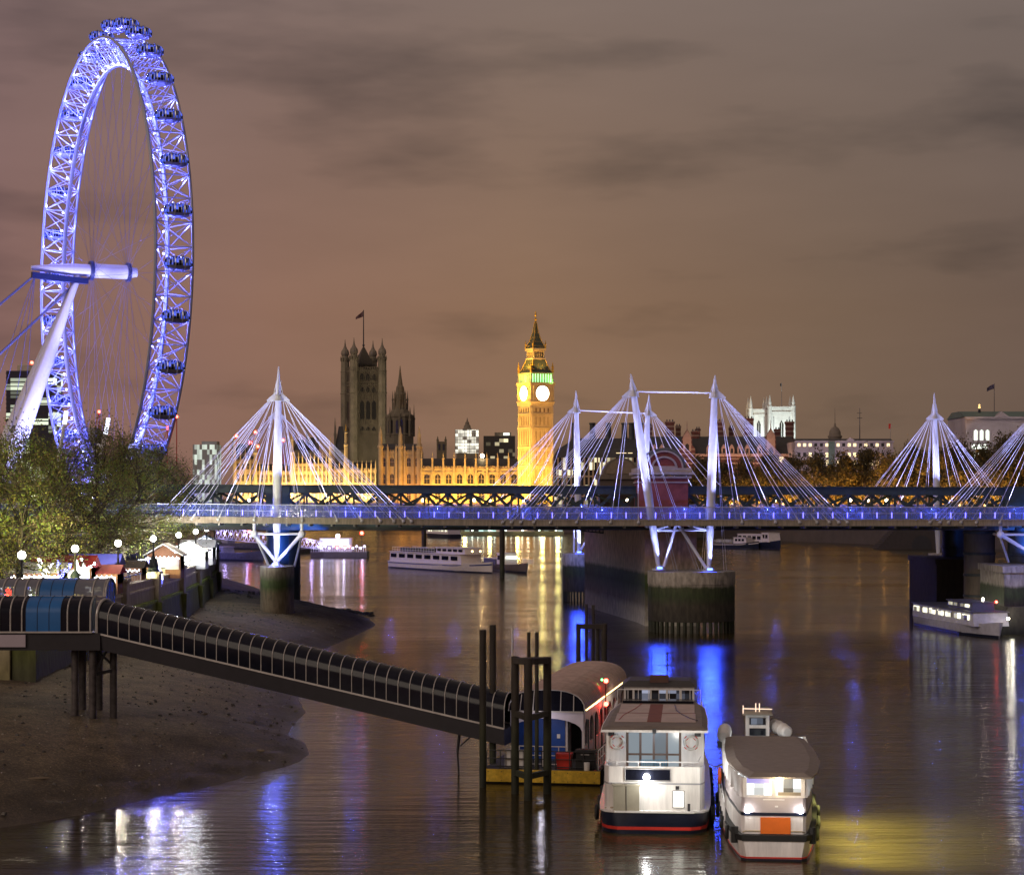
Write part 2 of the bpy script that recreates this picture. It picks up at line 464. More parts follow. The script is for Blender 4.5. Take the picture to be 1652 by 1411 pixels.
# foreshore: mud and shingle rising from the water line to the wall
SHORE = [G(-420, 1400), G(-150, 1358), G(0, 1335), G(120, 1316), G(250, 1286), G(330, 1270), G(400, 1251), G(450, 1239), G(480, 1229), G(499, 1215), G(490, 1197),
         G(464, 1186), G(470, 1170), G(492, 1149), G(482, 1130), G(470, 1112), G(448, 1088), G(452, 1066), G(490, 1052), G(530, 1043), G(570, 1026), G(606, 1008),
         G(596, 998), G(566, 990), G(530, 983), G(480, 974), G(440, 962), G(418, 950), G(385, 941), G(352, 931), G(330, 921)]
SHORE = [(p.x, p.y) for p in SHORE]
def foreshore():
    xs = np.arange(-66, -4, .5); ys = np.arange(84, 470, 1.0)
    X, Y = np.meshgrid(xs, ys)
    poly = SHORE + [(-120, 470), (-120, 84)]
    d = np.full(X.shape, 1e9)
    for (ax, ay), (bx, by) in zip(SHORE, SHORE[1:]):
        vx, vy = bx - ax, by - ay
        t = np.clip(((X - ax) * vx + (Y - ay) * vy) / (vx * vx + vy * vy), 0, 1)
        d = np.minimum(d, np.hypot(X - ax - t * vx, Y - ay - t * vy))
    ins = np.zeros(X.shape, bool)
    j = len(poly) - 1
    for i in range(len(poly)):
        (xi, yi), (xj, yj) = poly[i], poly[j]
        c = ((yi > Y) != (yj > Y)) & (X < (xj - xi) * (Y - yi) / ((yj - yi) or 1e-9) + xi)
        ins ^= c
        j = i
    rng = np.random.default_rng(4)
    lump = .055 * np.sin(X * .9 + 1.3 * np.sin(Y * .21)) * np.sin(Y * .33 + X * .2) + rng.normal(0, .012, X.shape)
    d = d + np.where(d < 3, .35 * np.sin(X * 2.1 + np.sin(Y * 1.3)) * np.sin(Y * 1.7 + X) + .2 * np.sin(Y * 4.1 + X * 3), 0) * np.clip(d, 0, 1)
    z = np.where(ins, 4.2 * (1 - np.exp(-d / 11.0)) + lump * np.clip(d / 2, 0, 1), -.25 * d)
    z = np.maximum(z, -1.2)
    nx, ny = len(xs), len(ys)
    vs = np.stack([X, Y, z], -1).reshape(-1, 3)
    i = np.arange(nx * ny).reshape(ny, nx)
    fs = np.stack([i[:-1, :-1], i[:-1, 1:], i[1:, 1:], i[1:, :-1]], -1).reshape(-1, 4)
    keep = (vs[fs][:, :, 2].max(1) > -.6)
    me = bpy.data.meshes.new('shore')
    me.from_pydata(vs.tolist(), [], fs[keep].tolist())
    me.polygons.foreach_set('use_smooth', [True] * len(me.polygons))
    m = pm('wet shingle', (.082, .06, .037), .75, var=.5, scale=.4, bump=.6, bscale=12, detail=8)
    speckle(m, 11, .7, 2.0)
    # the last tide left the lower bank wet: darker and glossier
    b_ = m.node_tree.nodes['Principled BSDF']; nn, ll = m.node_tree.nodes, m.node_tree.links
    src = b_.inputs['Base Color'].links[0].from_socket; g2 = nn.new('ShaderNodeNewGeometry'); s2 = nn.new('ShaderNodeSeparateXYZ'); ll.new(g2.outputs['Position'], s2.inputs[0])
    nz2 = nn.new('ShaderNodeTexNoise'); nz2.inputs['Scale'].default_value = .35; nz2.inputs['Detail'].default_value = 5; ll.new(g2.outputs['Position'], nz2.inputs['Vector'])
    ad2 = nn.new('ShaderNodeMath'); ad2.operation = 'MULTIPLY_ADD'; ad2.inputs[1].default_value = 2.4; ll.new(nz2.outputs[0], ad2.inputs[0]); ll.new(s2.outputs[2], ad2.inputs[2])
    m2 = nn.new('ShaderNodeMapRange'); m2.inputs[1].default_value, m2.inputs[2].default_value = 1.3, 3.6; m2.inputs[3].default_value, m2.inputs[4].default_value = .55, 1.25; ll.new(ad2.outputs[0], m2.inputs[0])
    v2 = nn.new('ShaderNodeVectorMath'); v2.operation = 'SCALE'; ll.new(src, v2.inputs[0]); ll.new(m2.outputs[0], v2.inputs['Scale']); ll.new(v2.outputs[0], b_.inputs['Base Color'])
    n, l = m.node_tree.nodes, m.node_tree.links
    geo = n.new('ShaderNodeNewGeometry'); sp = n.new('ShaderNodeSeparateXYZ'); l.new(geo.outputs['Position'], sp.inputs[0])
    mr = n.new('ShaderNodeMapRange'); mr.inputs[1].default_value, mr.inputs[2].default_value = .05, 1.6; mr.inputs[3].default_value, mr.inputs[4].default_value = .38, .85
    l.new(sp.outputs[2], mr.inputs[0]); l.new(mr.outputs[0], n['Principled BSDF'].inputs['Roughness'])
    me.materials.append(m)
    o = bpy.data.objects.new('shore', me); col.objects.link(o)
    tag(o, 'brown shingle foreshore at low tide', kind='structure')
    zz = lambda x, y: float(z[int(np.clip(round((y - 84)), 0, ny - 1)), int(np.clip(round((x + 66) * 2), 0, nx - 1))])
    return zz
SHZ = foreshore()

def stones():
    rng = random.Random(5)
    m = MB()
    for k in range(3600):
        if k < 330:          # dark line of rubble beside the first pier
            t = rng.random(); p = G(478 + t * 118, 974 + t * 17 + rng.gauss(0, 1.2))
            x, y, s = p.x + rng.gauss(0, .3), p.y, rng.uniform(.15, .5)
        elif k < 470:        # rubble at the foot of the wall
            t = rng.random(); x, y, s = -38 + t * 5 + rng.gauss(0, 1.5), 285 + rng.uniform(-12, 40), rng.uniform(.15, .4)
        else:
            x, y, s = rng.uniform(-38, -14), rng.uniform(100, 260), rng.choice((.03, .035, .04, .05, .06, .1, .18))
        z = SHZ(x, y)
        if z < .02 and k >= 330: continue
        r = [rng.uniform(.6, 1.2) * s for _ in range(8)]
        z = max(z, -.05)
        pts = [(x + r[i] * math.cos(i * math.pi / 2 + k), y + r[i] * math.sin(i * math.pi / 2 + k), z - .05) for i in range(4)]
        top = [(x + .6 * r[4 + i] * math.cos(i * math.pi / 2 + k), y + .6 * r[4 + i] * math.sin(i * math.pi / 2 + k), z + .55 * s * rng.uniform(.6, 1.1)) for i in range(4)]
        m.loft([pts, top])
    pale = MB()
    for k in range(900):
        x, y = rng.uniform(-38, -13.5), rng.uniform(100, 262); z = SHZ(x, y)
        if z < .1: continue
        s = rng.choice((.02, .025, .03, .045)); pale.box(x - s, x + s, y - s, y + s * rng.uniform(.6, 2), z - .02, z + s)
    tag(pale.build('pebbles', pm('pale pebbles', (.34, .31, .26), .7, var=.4)), 'small pale pebbles and shells sprinkled over the shingle', kind='stuff')
    tag(m.build('stones', pm('wet stone', (.06, .052, .045), .6, var=.5)), 'scattered dark stones and rubble on the shingle', kind='stuff')
stones()
for i, (px, py, L, a, lb) in enumerate(((150, 1118, 1.6, .3, 'weathered plank of driftwood lying left of the landing piles'), (305, 1065, 1.1, -.5, 'short driftwood piece up the shingle behind the gangway piles'), (330, 1160, .9, 1.1, 'pale stick of driftwood midway down the shingle'), (60, 1250, 1.3, .15, 'dark half buried plank low on the shingle'), (420, 1190, .8, -.9, 'small driftwood stick near the water edge'))):
    p = G(px, py, 1.6); z = SHZ(p.x, p.y)
    t = thing('driftwood', lb, 'driftwood', (p.x, p.y, z), a)
    m = MB(); m.taper((-L / 2, 0, .05), (L / 2, .06, .09), [(0, .05), (.3, .085), (.7, .08), (1, .03)], 8); m.build('plank', pm('driftwood', (.17, .13, .09), .85, var=.4) if i == 0 else bpy.data.materials['driftwood'], t)

# ------------------------------------------------------------------ embankment walls
EMB = zramp('embankment stone', [(2, (.08, .075, .05)), (4.3, (.09, .095, .045)), (6.0, (.12, .14, .03)), (6.6, (.3, .27, .2)), (8, (.42, .36, .34)), (10, (.5, .45, .42))], 2, 10, scale=.6, wob=.3)
def embankment():
    t = thing('embankment_wall', 'granite river wall with panelled piers and railings below the lit promenade', 'wall', (-36.5, 190, 0))
    body, rail, cap, alg = MB(), MB(), MB(), MB()
    pts = WALL[1:11]
    for (ax, ay), (bx, by) in zip(pts, pts[1:]):
        d = Vector((bx - ax, by - ay, 0)); L = d.length; d.normalize(); n = Vector((d.y, -d.x, 0))
        def slab(z0, z1, o0, o1, mb, back=.35):
            a, b = Vector((ax, ay, 0)), Vector((bx, by, 0))
            mb.add([a + n * o0 + Vector((0, 0, z0)), b + n * o0 + Vector((0, 0, z0)), b - n * back + Vector((0, 0, z0)), a - n * back + Vector((0, 0, z0)),
                    a + n * o1 + Vector((0, 0, z1)), b + n * o1 + Vector((0, 0, z1)), b - n * back + Vector((0, 0, z1)), a - n * back + Vector((0, 0, z1))],
                   [(0, 1, 2, 3), (4, 7, 6, 5), (0, 4, 5, 1), (1, 5, 6, 2), (2, 6, 7, 3), (3, 7, 4, 0)])
        slab(.5, 6.2, 1.1, .62, body); slab(6.2, 6.5, .8, .8, alg); slab(6.5, 7.7, .45, .45, body); slab(7.7, 7.9, .6, .6, cap); slab(7.9, 8.5, .4, .4, body); slab(8.5, 8.65, .5, .5, cap)
        k = int(L / .9)
        for i in range(k + 1):
            p = Vector((ax, ay, 8.6)) + d * (L * i / k)
            rail.beam(p, p + Vector((0, 0, .75)), .07)
        rail.beam(Vector((ax, ay, 9.35)), Vector((bx, by, 9.35)), .1)
    body.build('wall_body', EMB, t, world=True); cap.build('coping', pm('pale coping', (.62, .56, .46), .7, var=.25), t, world=True)
    alg.build('weedy_ledge', pm('weedy ledge', (.22, .3, .03), .8, var=.5, scale=1.2), t, world=True)
    rail.build('railing', pm('pale railing', (.4, .42, .44), .4), t, world=True)
    for x, y in pts:
        m = MB(); m.box(x - .5, x + 1.25, y - .75, y + .75, .5, 6.2); m.box(x - .5, x + .95, y - .7, y + .7, 6.2, 9.05); m.box(x - .6, x + 1.1, y - .85, y + .85, 9.05, 9.3)
        m.build('pier', EMB, t, world=True)
embankment()
# the river wall turns a corner behind the pier landing
m = MB(); m.box(-64, -36.6, 149, 149.8, .5, 8.1); m.box(-64, -36.4, 148.7, 149.9, 8.1, 8.5)
o = m.build('river_wall', zramp('stained concrete', [(2, (.05, .055, .03)), (4.2, (.3, .26, .13)), (8, (.6, .52, .36))], 2, 8.5, wob=.8))
tag(o, 'pale stained concrete river wall under the blue glazed landing', 'wall')

def far_wall():
    t = thing('embankment_wall', 'long dark stone embankment wall across the river below the trees', 'wall', (129, 719, 0))
    b, c = MB(), MB()
    for (ax, ay), (bx, by) in zip(FB[1:6], FB[2:6]):
        b.beam((ax, ay, 4), (bx, by, 4), 1.4, 10); c.beam((ax, ay, 9.4), (bx, by, 9.4), 1.8, .9)
    st = pm('dark granite', (.075, .06, .055), .85, scale=.3)
    b.build('wall_body', st, t, world=True); c.build('parapet', st, t, world=True)
far_wall()
def landing_steps():
    p = G(1417, 886); q = G(1512, 889)
    t = thing('landing_stairs', 'dark stone river stairs with an arched opening against the embankment wall', 'stairs', (q.x, q.y + 8, 0))
    L = (q - p).length
    m = MB()
    n = 14
    for i in range(n):
        a = p.lerp(q, i / n * .62); m.box(a.x, q.x + 6, p.y + 3, p.y + 12, i * .62 - (.3 if not i else 0), (i + 1) * .62)
    m.build('steps', pm('wet granite', (.04, .032, .03), .8), t, world=True)
    a = MB(); x0 = p.x + L * .55
    a.prismy([(x0 + 3.2 * math.cos(math.pi * k / 10), 3.4 * math.sin(math.pi * k / 10) + 1) for k in range(11)] + [(x0 - 3.2, -.3), (x0 + 3.2, -.3)], p.y + 2.9, p.y + 3.1)
    a.build('arched_opening', DARK, t, world=True)
landing_steps()

# ------------------------------------------------------------------ trees
def tree_meshes(seed, Ht, Rc, base, nleaf, lsize, barkm, leafm, nclump=80, low=.2, sig=.115):
    """trunk and limbs reaching to leaf clumps spread through the crown's volume"""
    rng = random.Random(seed); nr = np.random.default_rng(seed)
    tr = MB()
    top = Vector((rng.gauss(0, .3), rng.gauss(0, .3), Ht * .62))
    r0 = Ht * .021
    tr.taper((0, 0, -.2), top, [(0, r0 * 1.5), (.06, r0), (.5, r0 * .62), (1, r0 * .22)], 8)
    cl = []
    for k in range(nclump):
        a = rng.uniform(0, 6.2832); u = rng.random() ** .55; h = rng.random()
        prof = math.sin(math.pi * min(1, (.16 + .84 * h) ** .8)) ** .6
        lump = 1 + .22 * math.sin(3 * a + seed) + .12 * math.sin(5 * a + 2 * seed)
        z = Ht * (low + (1 - low) * h * (.86 + .14 * rng.random()))
        cl.append(Vector((Rc * u * prof * lump * math.cos(a), Rc * u * prof * lump * math.sin(a), z)))
    limbs = []
    for k in range(9):
        a = 2 * math.pi * k / 9 + rng.uniform(-.3, .3); h = rng.uniform(.18, .5)
        p = Vector((0, 0, 0)).lerp(top, h / .62 * .9); e = Vector((Rc * .55 * math.cos(a), Rc * .55 * math.sin(a), Ht * (h + rng.uniform(.14, .3))))
        m_ = p.lerp(e, .5) + Vector((0, 0, -Ht * .02)); limbs += [p, m_, e]
        tr.tube(p, m_, r0 * .6, r0 * .42, 6); tr.tube(m_, e, r0 * .42, r0 * .24, 6)
    nodes = limbs + [Vector((0, 0, 0)).lerp(top, f) for f in (.6, .8, 1)]
    for c in cl:
        b = min(nodes, key=lambda q: (q - c).length + (3 if q.z > c.z + .5 else 0))
        md = b.lerp(c, .5) + Vector((rng.gauss(0, .25), rng.gauss(0, .25), rng.uniform(-.5, .1)))
        tr.tube(b, md, r0 * .24, r0 * .15, 5); tr.tube(md, c, r0 * .15, r0 * .06, 4)
        for _ in range(3):
            tr.tube(md.lerp(c, rng.random()), c + Vector((rng.gauss(0, 1), rng.gauss(0, 1), rng.gauss(0, .8))) * (Rc * .15), r0 * .07, r0 * .03, 4)
    C_ = np.array([c[:] for c in cl]); wgt = nr.random(len(cl)) ** 1.3 + .05
    idx = nr.choice(len(cl), nleaf, p=wgt / wgt.sum())
    sg = (Rc * sig * nr.uniform(.6, 1.5, len(cl)))[idx][:, None]
    c = C_[idx] + nr.normal(0, 1, (nleaf, 3)) * sg * np.array([1, 1, .75])
    u = nr.normal(size=(nleaf, 3)); u /= np.linalg.norm(u, axis=1)[:, None]
    w = np.cross(u, nr.normal(size=(nleaf, 3))); w /= np.linalg.norm(w, axis=1)[:, None]
    s = (lsize * nr.uniform(.5, 1.3, (nleaf, 1)))
    P = np.stack([c - u * s * .5, c + w * s * .32, c + u * s * .5, c - w * s * .32], 1).reshape(-1, 3)
    lm = bpy.data.meshes.new('crown')
    lm.from_pydata(P.tolist(), [], np.arange(nleaf * 4).reshape(-1, 4).tolist())
    for x in leafm: lm.materials.append(x)
    lm.polygons.foreach_set('material_index', ((idx * 7 + nr.integers(0, 2, nleaf)) % len(leafm)).astype(np.int32))
    lm.update()
    tm = bpy.data.meshes.new('trunk'); tm.from_pydata(tr.v, [], tr.f); tm.materials.append(barkm); tm.update()
    return tm, lm

def plant_tree(meshes, loc, label, group, rz=0, s=1.0, name='plane_tree', sz=None):
    t = thing(name, label, 'tree', loc, rz, group)
    t.scale = (s, s, sz or s)
    for nm, me in zip(('trunk', 'crown'), meshes):
        o = bpy.data.objects.new(nm, me); col.objects.link(o); o.parent = t
    return t

def leaf(name, c):
    m = pm(name, c, .6, var=.4, scale=1.2)
    n, l = m.node_tree.nodes, m.node_tree.links
    b = n['Principled BSDF']
    tl = n.new('ShaderNodeBsdfTranslucent'); tl.inputs[0].default_value = tuple(x * 1.2 for x in c) + (1,)
    mx = n.new('ShaderNodeMixShader'); mx.inputs[0].default_value = .4
    l.new(b.outputs[0], mx.inputs[1]); l.new(tl.outputs[0], mx.inputs[2])
    l.new(mx.outputs[0], n['Material Output'].inputs[0])
    return m
BARK = pm('plane bark', (.035, .028, .025), .9, var=.3)
LF = [leaf('olive leaf', (.15, .15, .03)), leaf('brown leaf', (.09, .065, .035)), leaf('green leaf', (.1, .15, .03))]
LFA = [leaf('amber leaf', (.12, .085, .025)), leaf('dull leaf', (.06, .055, .022))]
NT = [tree_meshes(11 + i, 14.6, 7.6, 3, 19000, .19, BARK, LF, 130, .16) for i in range(3)]
FT = [tree_meshes(31 + i, 21, 10.5, 3, 9500, .8, BARK, LFA, 110, .14, .13) for i in range(3)]
NEAR = [(-45.5, 146, 'plane tree behind the end of the blue landing, cut by the frame edge'),
        (-42.5, 176, 'plane tree with white lamp in front of its low branches, above the red stall roof'),
        (-43.5, 199, 'plane tree standing behind the wooden market hut and its lamp'),
        (-44.5, 221, 'plane tree above the blue and white market arch'),
        (-45.5, 239, 'plane tree over the gabled wooden hut beside the floodlit stalls'),
        (-50.5, 160, 'second row plane tree beneath the foot of the wheel support'),
        (-52.5, 190, 'second row plane tree under the far rim of the big wheel'),
        (-54.0, 216, 'second row plane tree below the low point of the big wheel'),
        (-47.5, 262, 'plane tree reaching toward the footbridge deck'),
        (-49.5, 288, 'rounded tree at the end of the row beside the footbridge stays')]
rt = random.Random(8)
for i, (x, y, lb) in enumerate(NEAR):
    k = .93 + .12 * rt.random()
    if i == 9: k = .9
    plant_tree(NT[i % 3], (x, y, 8.2), lb, 'plane trees along the promenade', rt.uniform(0, 6.28), k, sz=k * (1.06 if i < 8 else 1.18))
far_lbl = ['behind the cream pavilion arch', 'beside the red pavilion arch', 'under the striped gable', 'left end of the lit dormers', 'below the lit dormers', 'below the banded brick corner', 'at the pale office block left end',
           'in front of the scaffolded hoist', 'at the middle of the pale office block', 'at the pale office block right end', 'between pale office block and white mast', 'left of the white mast',
           'right behind the white mast', 'between white mast and green roofed block', 'below the green roofed block', 'at the frame edge']
for i in range(16):
    t = i / 15
    px = 1090 + 575 * t
    D = 800 - 105 * t + rt.uniform(-6, 6) + 6
    k = (.86, .92, .84, .9, .97, .9, .96, .94, 1.0, .94, 1.05, .98, 1.08, 1.0, 1.12, 1.2)[i]
    plant_tree(FT[i % 3], ((px - 826) * D / F, D, 8.6), 'autumn tree across the river ' + far_lbl[i], 'trees along the far embankment', rt.uniform(0, 6.28), k * .95, name='embankment_tree', sz=k * 1.2)
plant_tree(FT[1], W(868, 800, 1000).xy[:] + (8.6,), 'small dark tree against the floodlit foot of the clock tower', None, 1, .62, name='street_tree', sz=.55)

# street lamps under the far trees (sodium light)
def far_lamps():
    post, globe = MB(), MB()
    post.tube((0, 0, 0), (0, 0, 5), .12, .08); globe.ball((0, 0, 5.3), .34, 8)
    so_ = em('sodium glass', (1, .5, .1), 26)
    first = None
    lab = ['left of the brick pavilion', 'by the brick pavilion', 'below the banded brick gables', 'below the lit dormers', 'left of the pale office block', 'below the scaffolding', 'below the pale office block corner', 'left of the iron piers', 'behind the iron piers', 'below the green roofed block', 'beyond the scaffolded bay', 'under the white mast', 'right of the white mast', 'at the frame edge']
    for i in range(14):
        px = 1125 + 41 * i; D = 803 - 8.5 * i
        x = (px - 826) * D / F - 6
        if first is None:
            first = t = thing('street_lamp', 'amber lamp under the far trees ' + lab[i], 'lamp', (x, D, 8.6), 0, 'amber lamps under the far trees')
            post.build('post', DARK, t); globe.build('globe', so_, t)
        else:
            t = copy_tree(first); t.location = (x, D, 8.6); t['label'] = 'amber lamp under the far trees ' + lab[i]
            MW[t.name] = Matrix.Translation((x, D, 8.6))
        lamp('lamp_light', 'SPOT', (x, D - 6, 11.5), 40000, (1, .5, .1), None, (x, D + 6, 24), 110, .5)
far_lamps()
# ------------------------------------------------------------------ observation wheel
def wheel():
    U, N, Z = Vector((-.432, .902, 0)), Vector((.902, .432, 0)), Vector((0, 0, 1))
    C = W(177, 438, 535); C.z = 75.7
    t = thing('observation_wheel', 'giant white observation wheel lit blue, with glass capsules around its rim', 'ferris wheel', (C.x, C.y, 8.2))
    RO, RI, ns = 59.6, 53.0, 64
    P = lambda r, a, n: C + U * (r * math.cos(a)) + Z * (r * math.sin(a)) + N * n
    rim = MB(); br = MB()
    ang = [2 * math.pi * i / ns for i in range(ns)]
    for r, n, rad in ((RO, -4.5, .42), (RO, 4.5, .36), (RI, .3, .55)):
        m_ = rim
        rs = []
        for i in range(ns * 2 + 1):
            a = math.pi * i / ns
            c = P(r, a, n); e1 = (U * math.cos(a) + Z * math.sin(a))
            rs.append([c + e1 * (rad * math.cos(q * math.pi / 3)) + N * (rad * math.sin(q * math.pi / 3)) for q in range(6)])
        m_.loft(rs, caps=False)
    for i in range(ns):
        a, b = ang[i], ang[(i + 1) % ns]
        h = (a + (b if b > a else b + 2 * math.pi)) / 2
        A, B, I = P(RO, a, -4.5), P(RO, a, 4.5), P(RI, a, .3)
        A2, B2, I2 = P(RO, b, -4.5), P(RO, b, 4.5), P(RI, b, .3)
        br.tube(A, B, .16, .16, 5)
        for p, q in ((A, I), (B, I), (A, B2), (B, A2), (A, I2), (I, A2), (B, I2), (I, B2)): br.tube(p, q, .11, .11, 5)
    rim.build('rim_chords', WHEELW, t, world=True, smooth=True)
    br.build('rim_bracing', WHEELW, t, world=True)
    sp = MB()
    for i in range(ns):
        sp.tube(P(RI, ang[i], .3), P(1.9, ang[i] + (.9 if i % 4 < 2 else -.9), -4.6 if i % 2 else 4.6), .035, .035, 4)
    sp.build('spoke_cables', pm('cable steel', (.12, .12, .26), .4), t, world=True)
    hub = MB()
    hub.taper(C - N * 20.5, C - N * 5.2, [(0, .55), (.25, .95), (.7, 1.55), (1, 1.6)], 18)
    hub.taper(C - N * 5.2, C + N * 5.2, [(0, 2.2), (.06, 2.2), (.07, 1.85), (.93, 1.85), (.94, 2.2), (1, 2.2)], 20)
    hub.taper(C + N * 5.2, C + N * 7.2, [(0, 1.5), (1, 1.2)], 14)
    hub.build('spindle', WHITE, t, world=True, smooth=True)
    fl = MB()
    for k in (-4.9, 4.9): fl.taper(C + N * (k - .45), C + N * (k + .45), [(0, 2.5), (1, 2.5)], 20)
    fl.build('hub_flange', pm('blue steel', (.03, .04, .12), .4), t, world=True, smooth=True)
    for s in (-1, 1):
        lg = MB()
        foot = C - N * 34 + U * (8.5 * s); foot.z = 8.2
        lg.taper(C - N * 8.2 - Z * 1.2, foot, [(0, .8), (.12, 1.05), (.35, 1.75), (.6, 2.3), (.8, 2.1), (1, .9)], 18)
        lg.build('support_leg', WHITE, t, world=True, smooth=True)
    wk = MB()
    rs = []
    for i in range(13):
        q = i / 12; c = C - N * (20.5 - 14.5 * q) - Z * (1.9 + 1.0 * math.sin(q * 1.4)) - U * .8
        rs.append([c + U * .9 + Z * .75, c - U * .9 + Z * .75, c - U * .9 - Z * .75, c + U * .9 - Z * .75])
    wk.loft(rs)
    wk.build('service_walkway', pm('blue walkway', (.008, .014, .06), .4), t, world=True)
    bs = MB(); bs.tube(C - N * 19.5 - Z * 1.8, W(-428, 850, 500), .3, .3, 5)
    bs.build('backstay_cable', pm('backstay', (.1, .1, .18), .5), t, world=True)
    bs = MB(); bs.tube(C - N * 10 - Z * 4.5, W(-300, 850, 500), .34, .34, 5)
    bs.build('backstay_cable', bpy.data.materials['backstay'], t, world=True)
    for dx in (-60, -20, 25, 55):
        bs = MB(); bs.tube(C - N * 19.5 - Z * 1.8, W(dx - 30, 850, 520), .07, .07, 4)
        bs.build('thin_stay', bpy.data.materials['cable steel'], t, world=True)
    # capsules stay level; long axis along the wheel's axle
    gl = lit_cells('capsule glass', (.1, .16, 1), 1.3, (2.6, 1.3, 1.3), .4, (.008, .01, .035, 1), .06)
    silver = pm('silver shell', (.45, .45, .5), .3, .6)
    pr = MB()
    body = [[(x, rr * 1.0 * math.cos(2 * math.pi * i / 16), rr * math.sin(2 * math.pi * i / 16)) for i in range(16)] for x, rr in
            ((-3.95, .3), (-3.7, .95), (-3.2, 1.45), (-2.4, 1.8), (-1.2, 1.98), (0, 2.02), (1.2, 1.98), (2.4, 1.8), (3.2, 1.45), (3.7, .95), (3.95, .3))]
    pr.loft(body)
    rzc = math.atan2(N.y, N.x)
    bd = MB()
    for x in (-1.35, 1.35): bd.ring((x, 0, 0), 2.2, .2, 'x', 20, 5)
    sh = MB()
    sh.loft([[(x, rr * math.cos(math.pi * (1.12 + .76 * i / 8)), rr * math.sin(math.pi * (1.12 + .76 * i / 8))) for i in range(9)] for x, rr in
             ((-3.3, 1.35), (-2.4, 1.86), (-1.2, 2.04), (0, 2.08), (1.2, 2.04), (2.4, 1.86), (3.3, 1.35))])
    mul = MB()
    for x in (-2.9, -2.1, -.45, .45, 2.1, 2.9):
        r_ = 1.64 if abs(x) > 2.5 else (1.86 if abs(x) > 1 else 2.02)
        mul.ring((x, 0, 0), r_, .05, 'x', 16, 4)
    first = None
    for i in range(32):
        a = 2 * math.pi * (i + .35) / 32
        p = C + U * (63.3 * math.cos(a)) + Z * (63.3 * math.sin(a)) - t.location
        if p.z + 8.2 < 12: continue
        if first is None:
            cap = pr.build('capsule', gl, t, smooth=True)
            bd.build('mounting_ring', silver, cap, smooth=True); sh.build('base_shell', silver, cap, smooth=True); mul.build('glazing_bars', silver, cap)
            first = cap
        else:
            cap = copy_tree(first, t)
        cap.scale = (.88, .84, .84); cap.location = p; cap.rotation_euler = (0, 0, rzc)
    # the rim's own floodlights
    HEADM = em('rim floodlight lens', (.5, .55, 1), 14)
    for i in range(0, ns):
        a = ang[i] + .02
        if P(RI, a, 0).z < 13: continue
        m = MB(); m.ball(P(RI + .35, a, -.75), .26, 8); m.build('floodlight_head', HEADM, t, world=True)
        if i % 2 == 0: m = MB(); m.ball(P(RO - .5, a, -4.2), .2, 8); m.build('floodlight_head', HEADM, t, world=True)
        lamp('floodlight', 'POINT', P(RI + 1.5, a, -2.6), 3600, (.12, .14, 1), t, radius=.2)
        lamp('floodlight', 'POINT', P(RO - 1.0, a, 3.2 if i % 2 else -3.4), 1800, (.12, .14, 1), t, radius=.13)
    # light on hub and legs
    q = C - N * 22 - U * 30; q.z = 12
    lamp('floodlight', 'SPOT', q, 330000, (.42, .42, 1), t, C - N * 16 - Z * 18, 75, .6)
    q = C - N * 6 - U * 45; q.z = 14
    lamp('floodlight', 'SPOT', q, 260000, (.5, .5, 1), t, C - N * 4, 30, .6)
    return t
wheel()

def white_masts():
    a = thing('lighting_mast', 'thin white leaning mast with a bright tube, right of the wheel over the trees', 'mast', W(150, 850, 470))
    m = MB(); m.tube(W(150, 800, 470), W(170, 700, 470), .5, .4, 8); m.build('pole', WHITE, a, world=True)
    m = MB(); m.tube(W(170, 700, 470), W(175, 674, 470), .52, .45, 8); m.build('light_tube', em('tube light', (.8, .85, 1), 2.5), a, world=True)
    a = thing('lighting_mast', 'thin white leaning mast in front of the wheel rim bottom', 'mast', W(82, 850, 470))
    m = MB(); m.tube(W(84, 800, 470), W(104, 684, 470), .5, .4, 8); m.build('pole', WHITE, a, world=True)
    m = MB(); m.tube(W(104, 684, 470), W(107, 663, 470), .5, .45, 8); m.build('light_tube', bpy.data.materials['tube light'], a, world=True)
white_masts()
# ------------------------------------------------------------------ footbridges and railway bridge
DN, DF = 256.0, 332.0
def zdeck(x): return 13.28 + .42 * min(1, max(0, -x / 42))
RODM = pm('white stay rod', (.7, .7, .78), .35, var=.02)
MASTM = pm('white mast paint', (.6, .6, .64), .4, var=.05)
NODE = pm('steel node', (.5, .5, .52), .4, .3)
GLS = frosted('frosted balustrade', (.2, .28, .7), .62)
FASC = pm('deck fascia', (.26, .22, .19), .8, scale=1.2, var=.35, stretch=(3, 1, .3))
STRIP = em('blue light strip', (.16, .14, 1), 4)
BLUE = (.2, .26, 1)
BLUEF = em('blue flood lens', (.05, .1, 1), 14)
COOL = (.52, .58, 1)

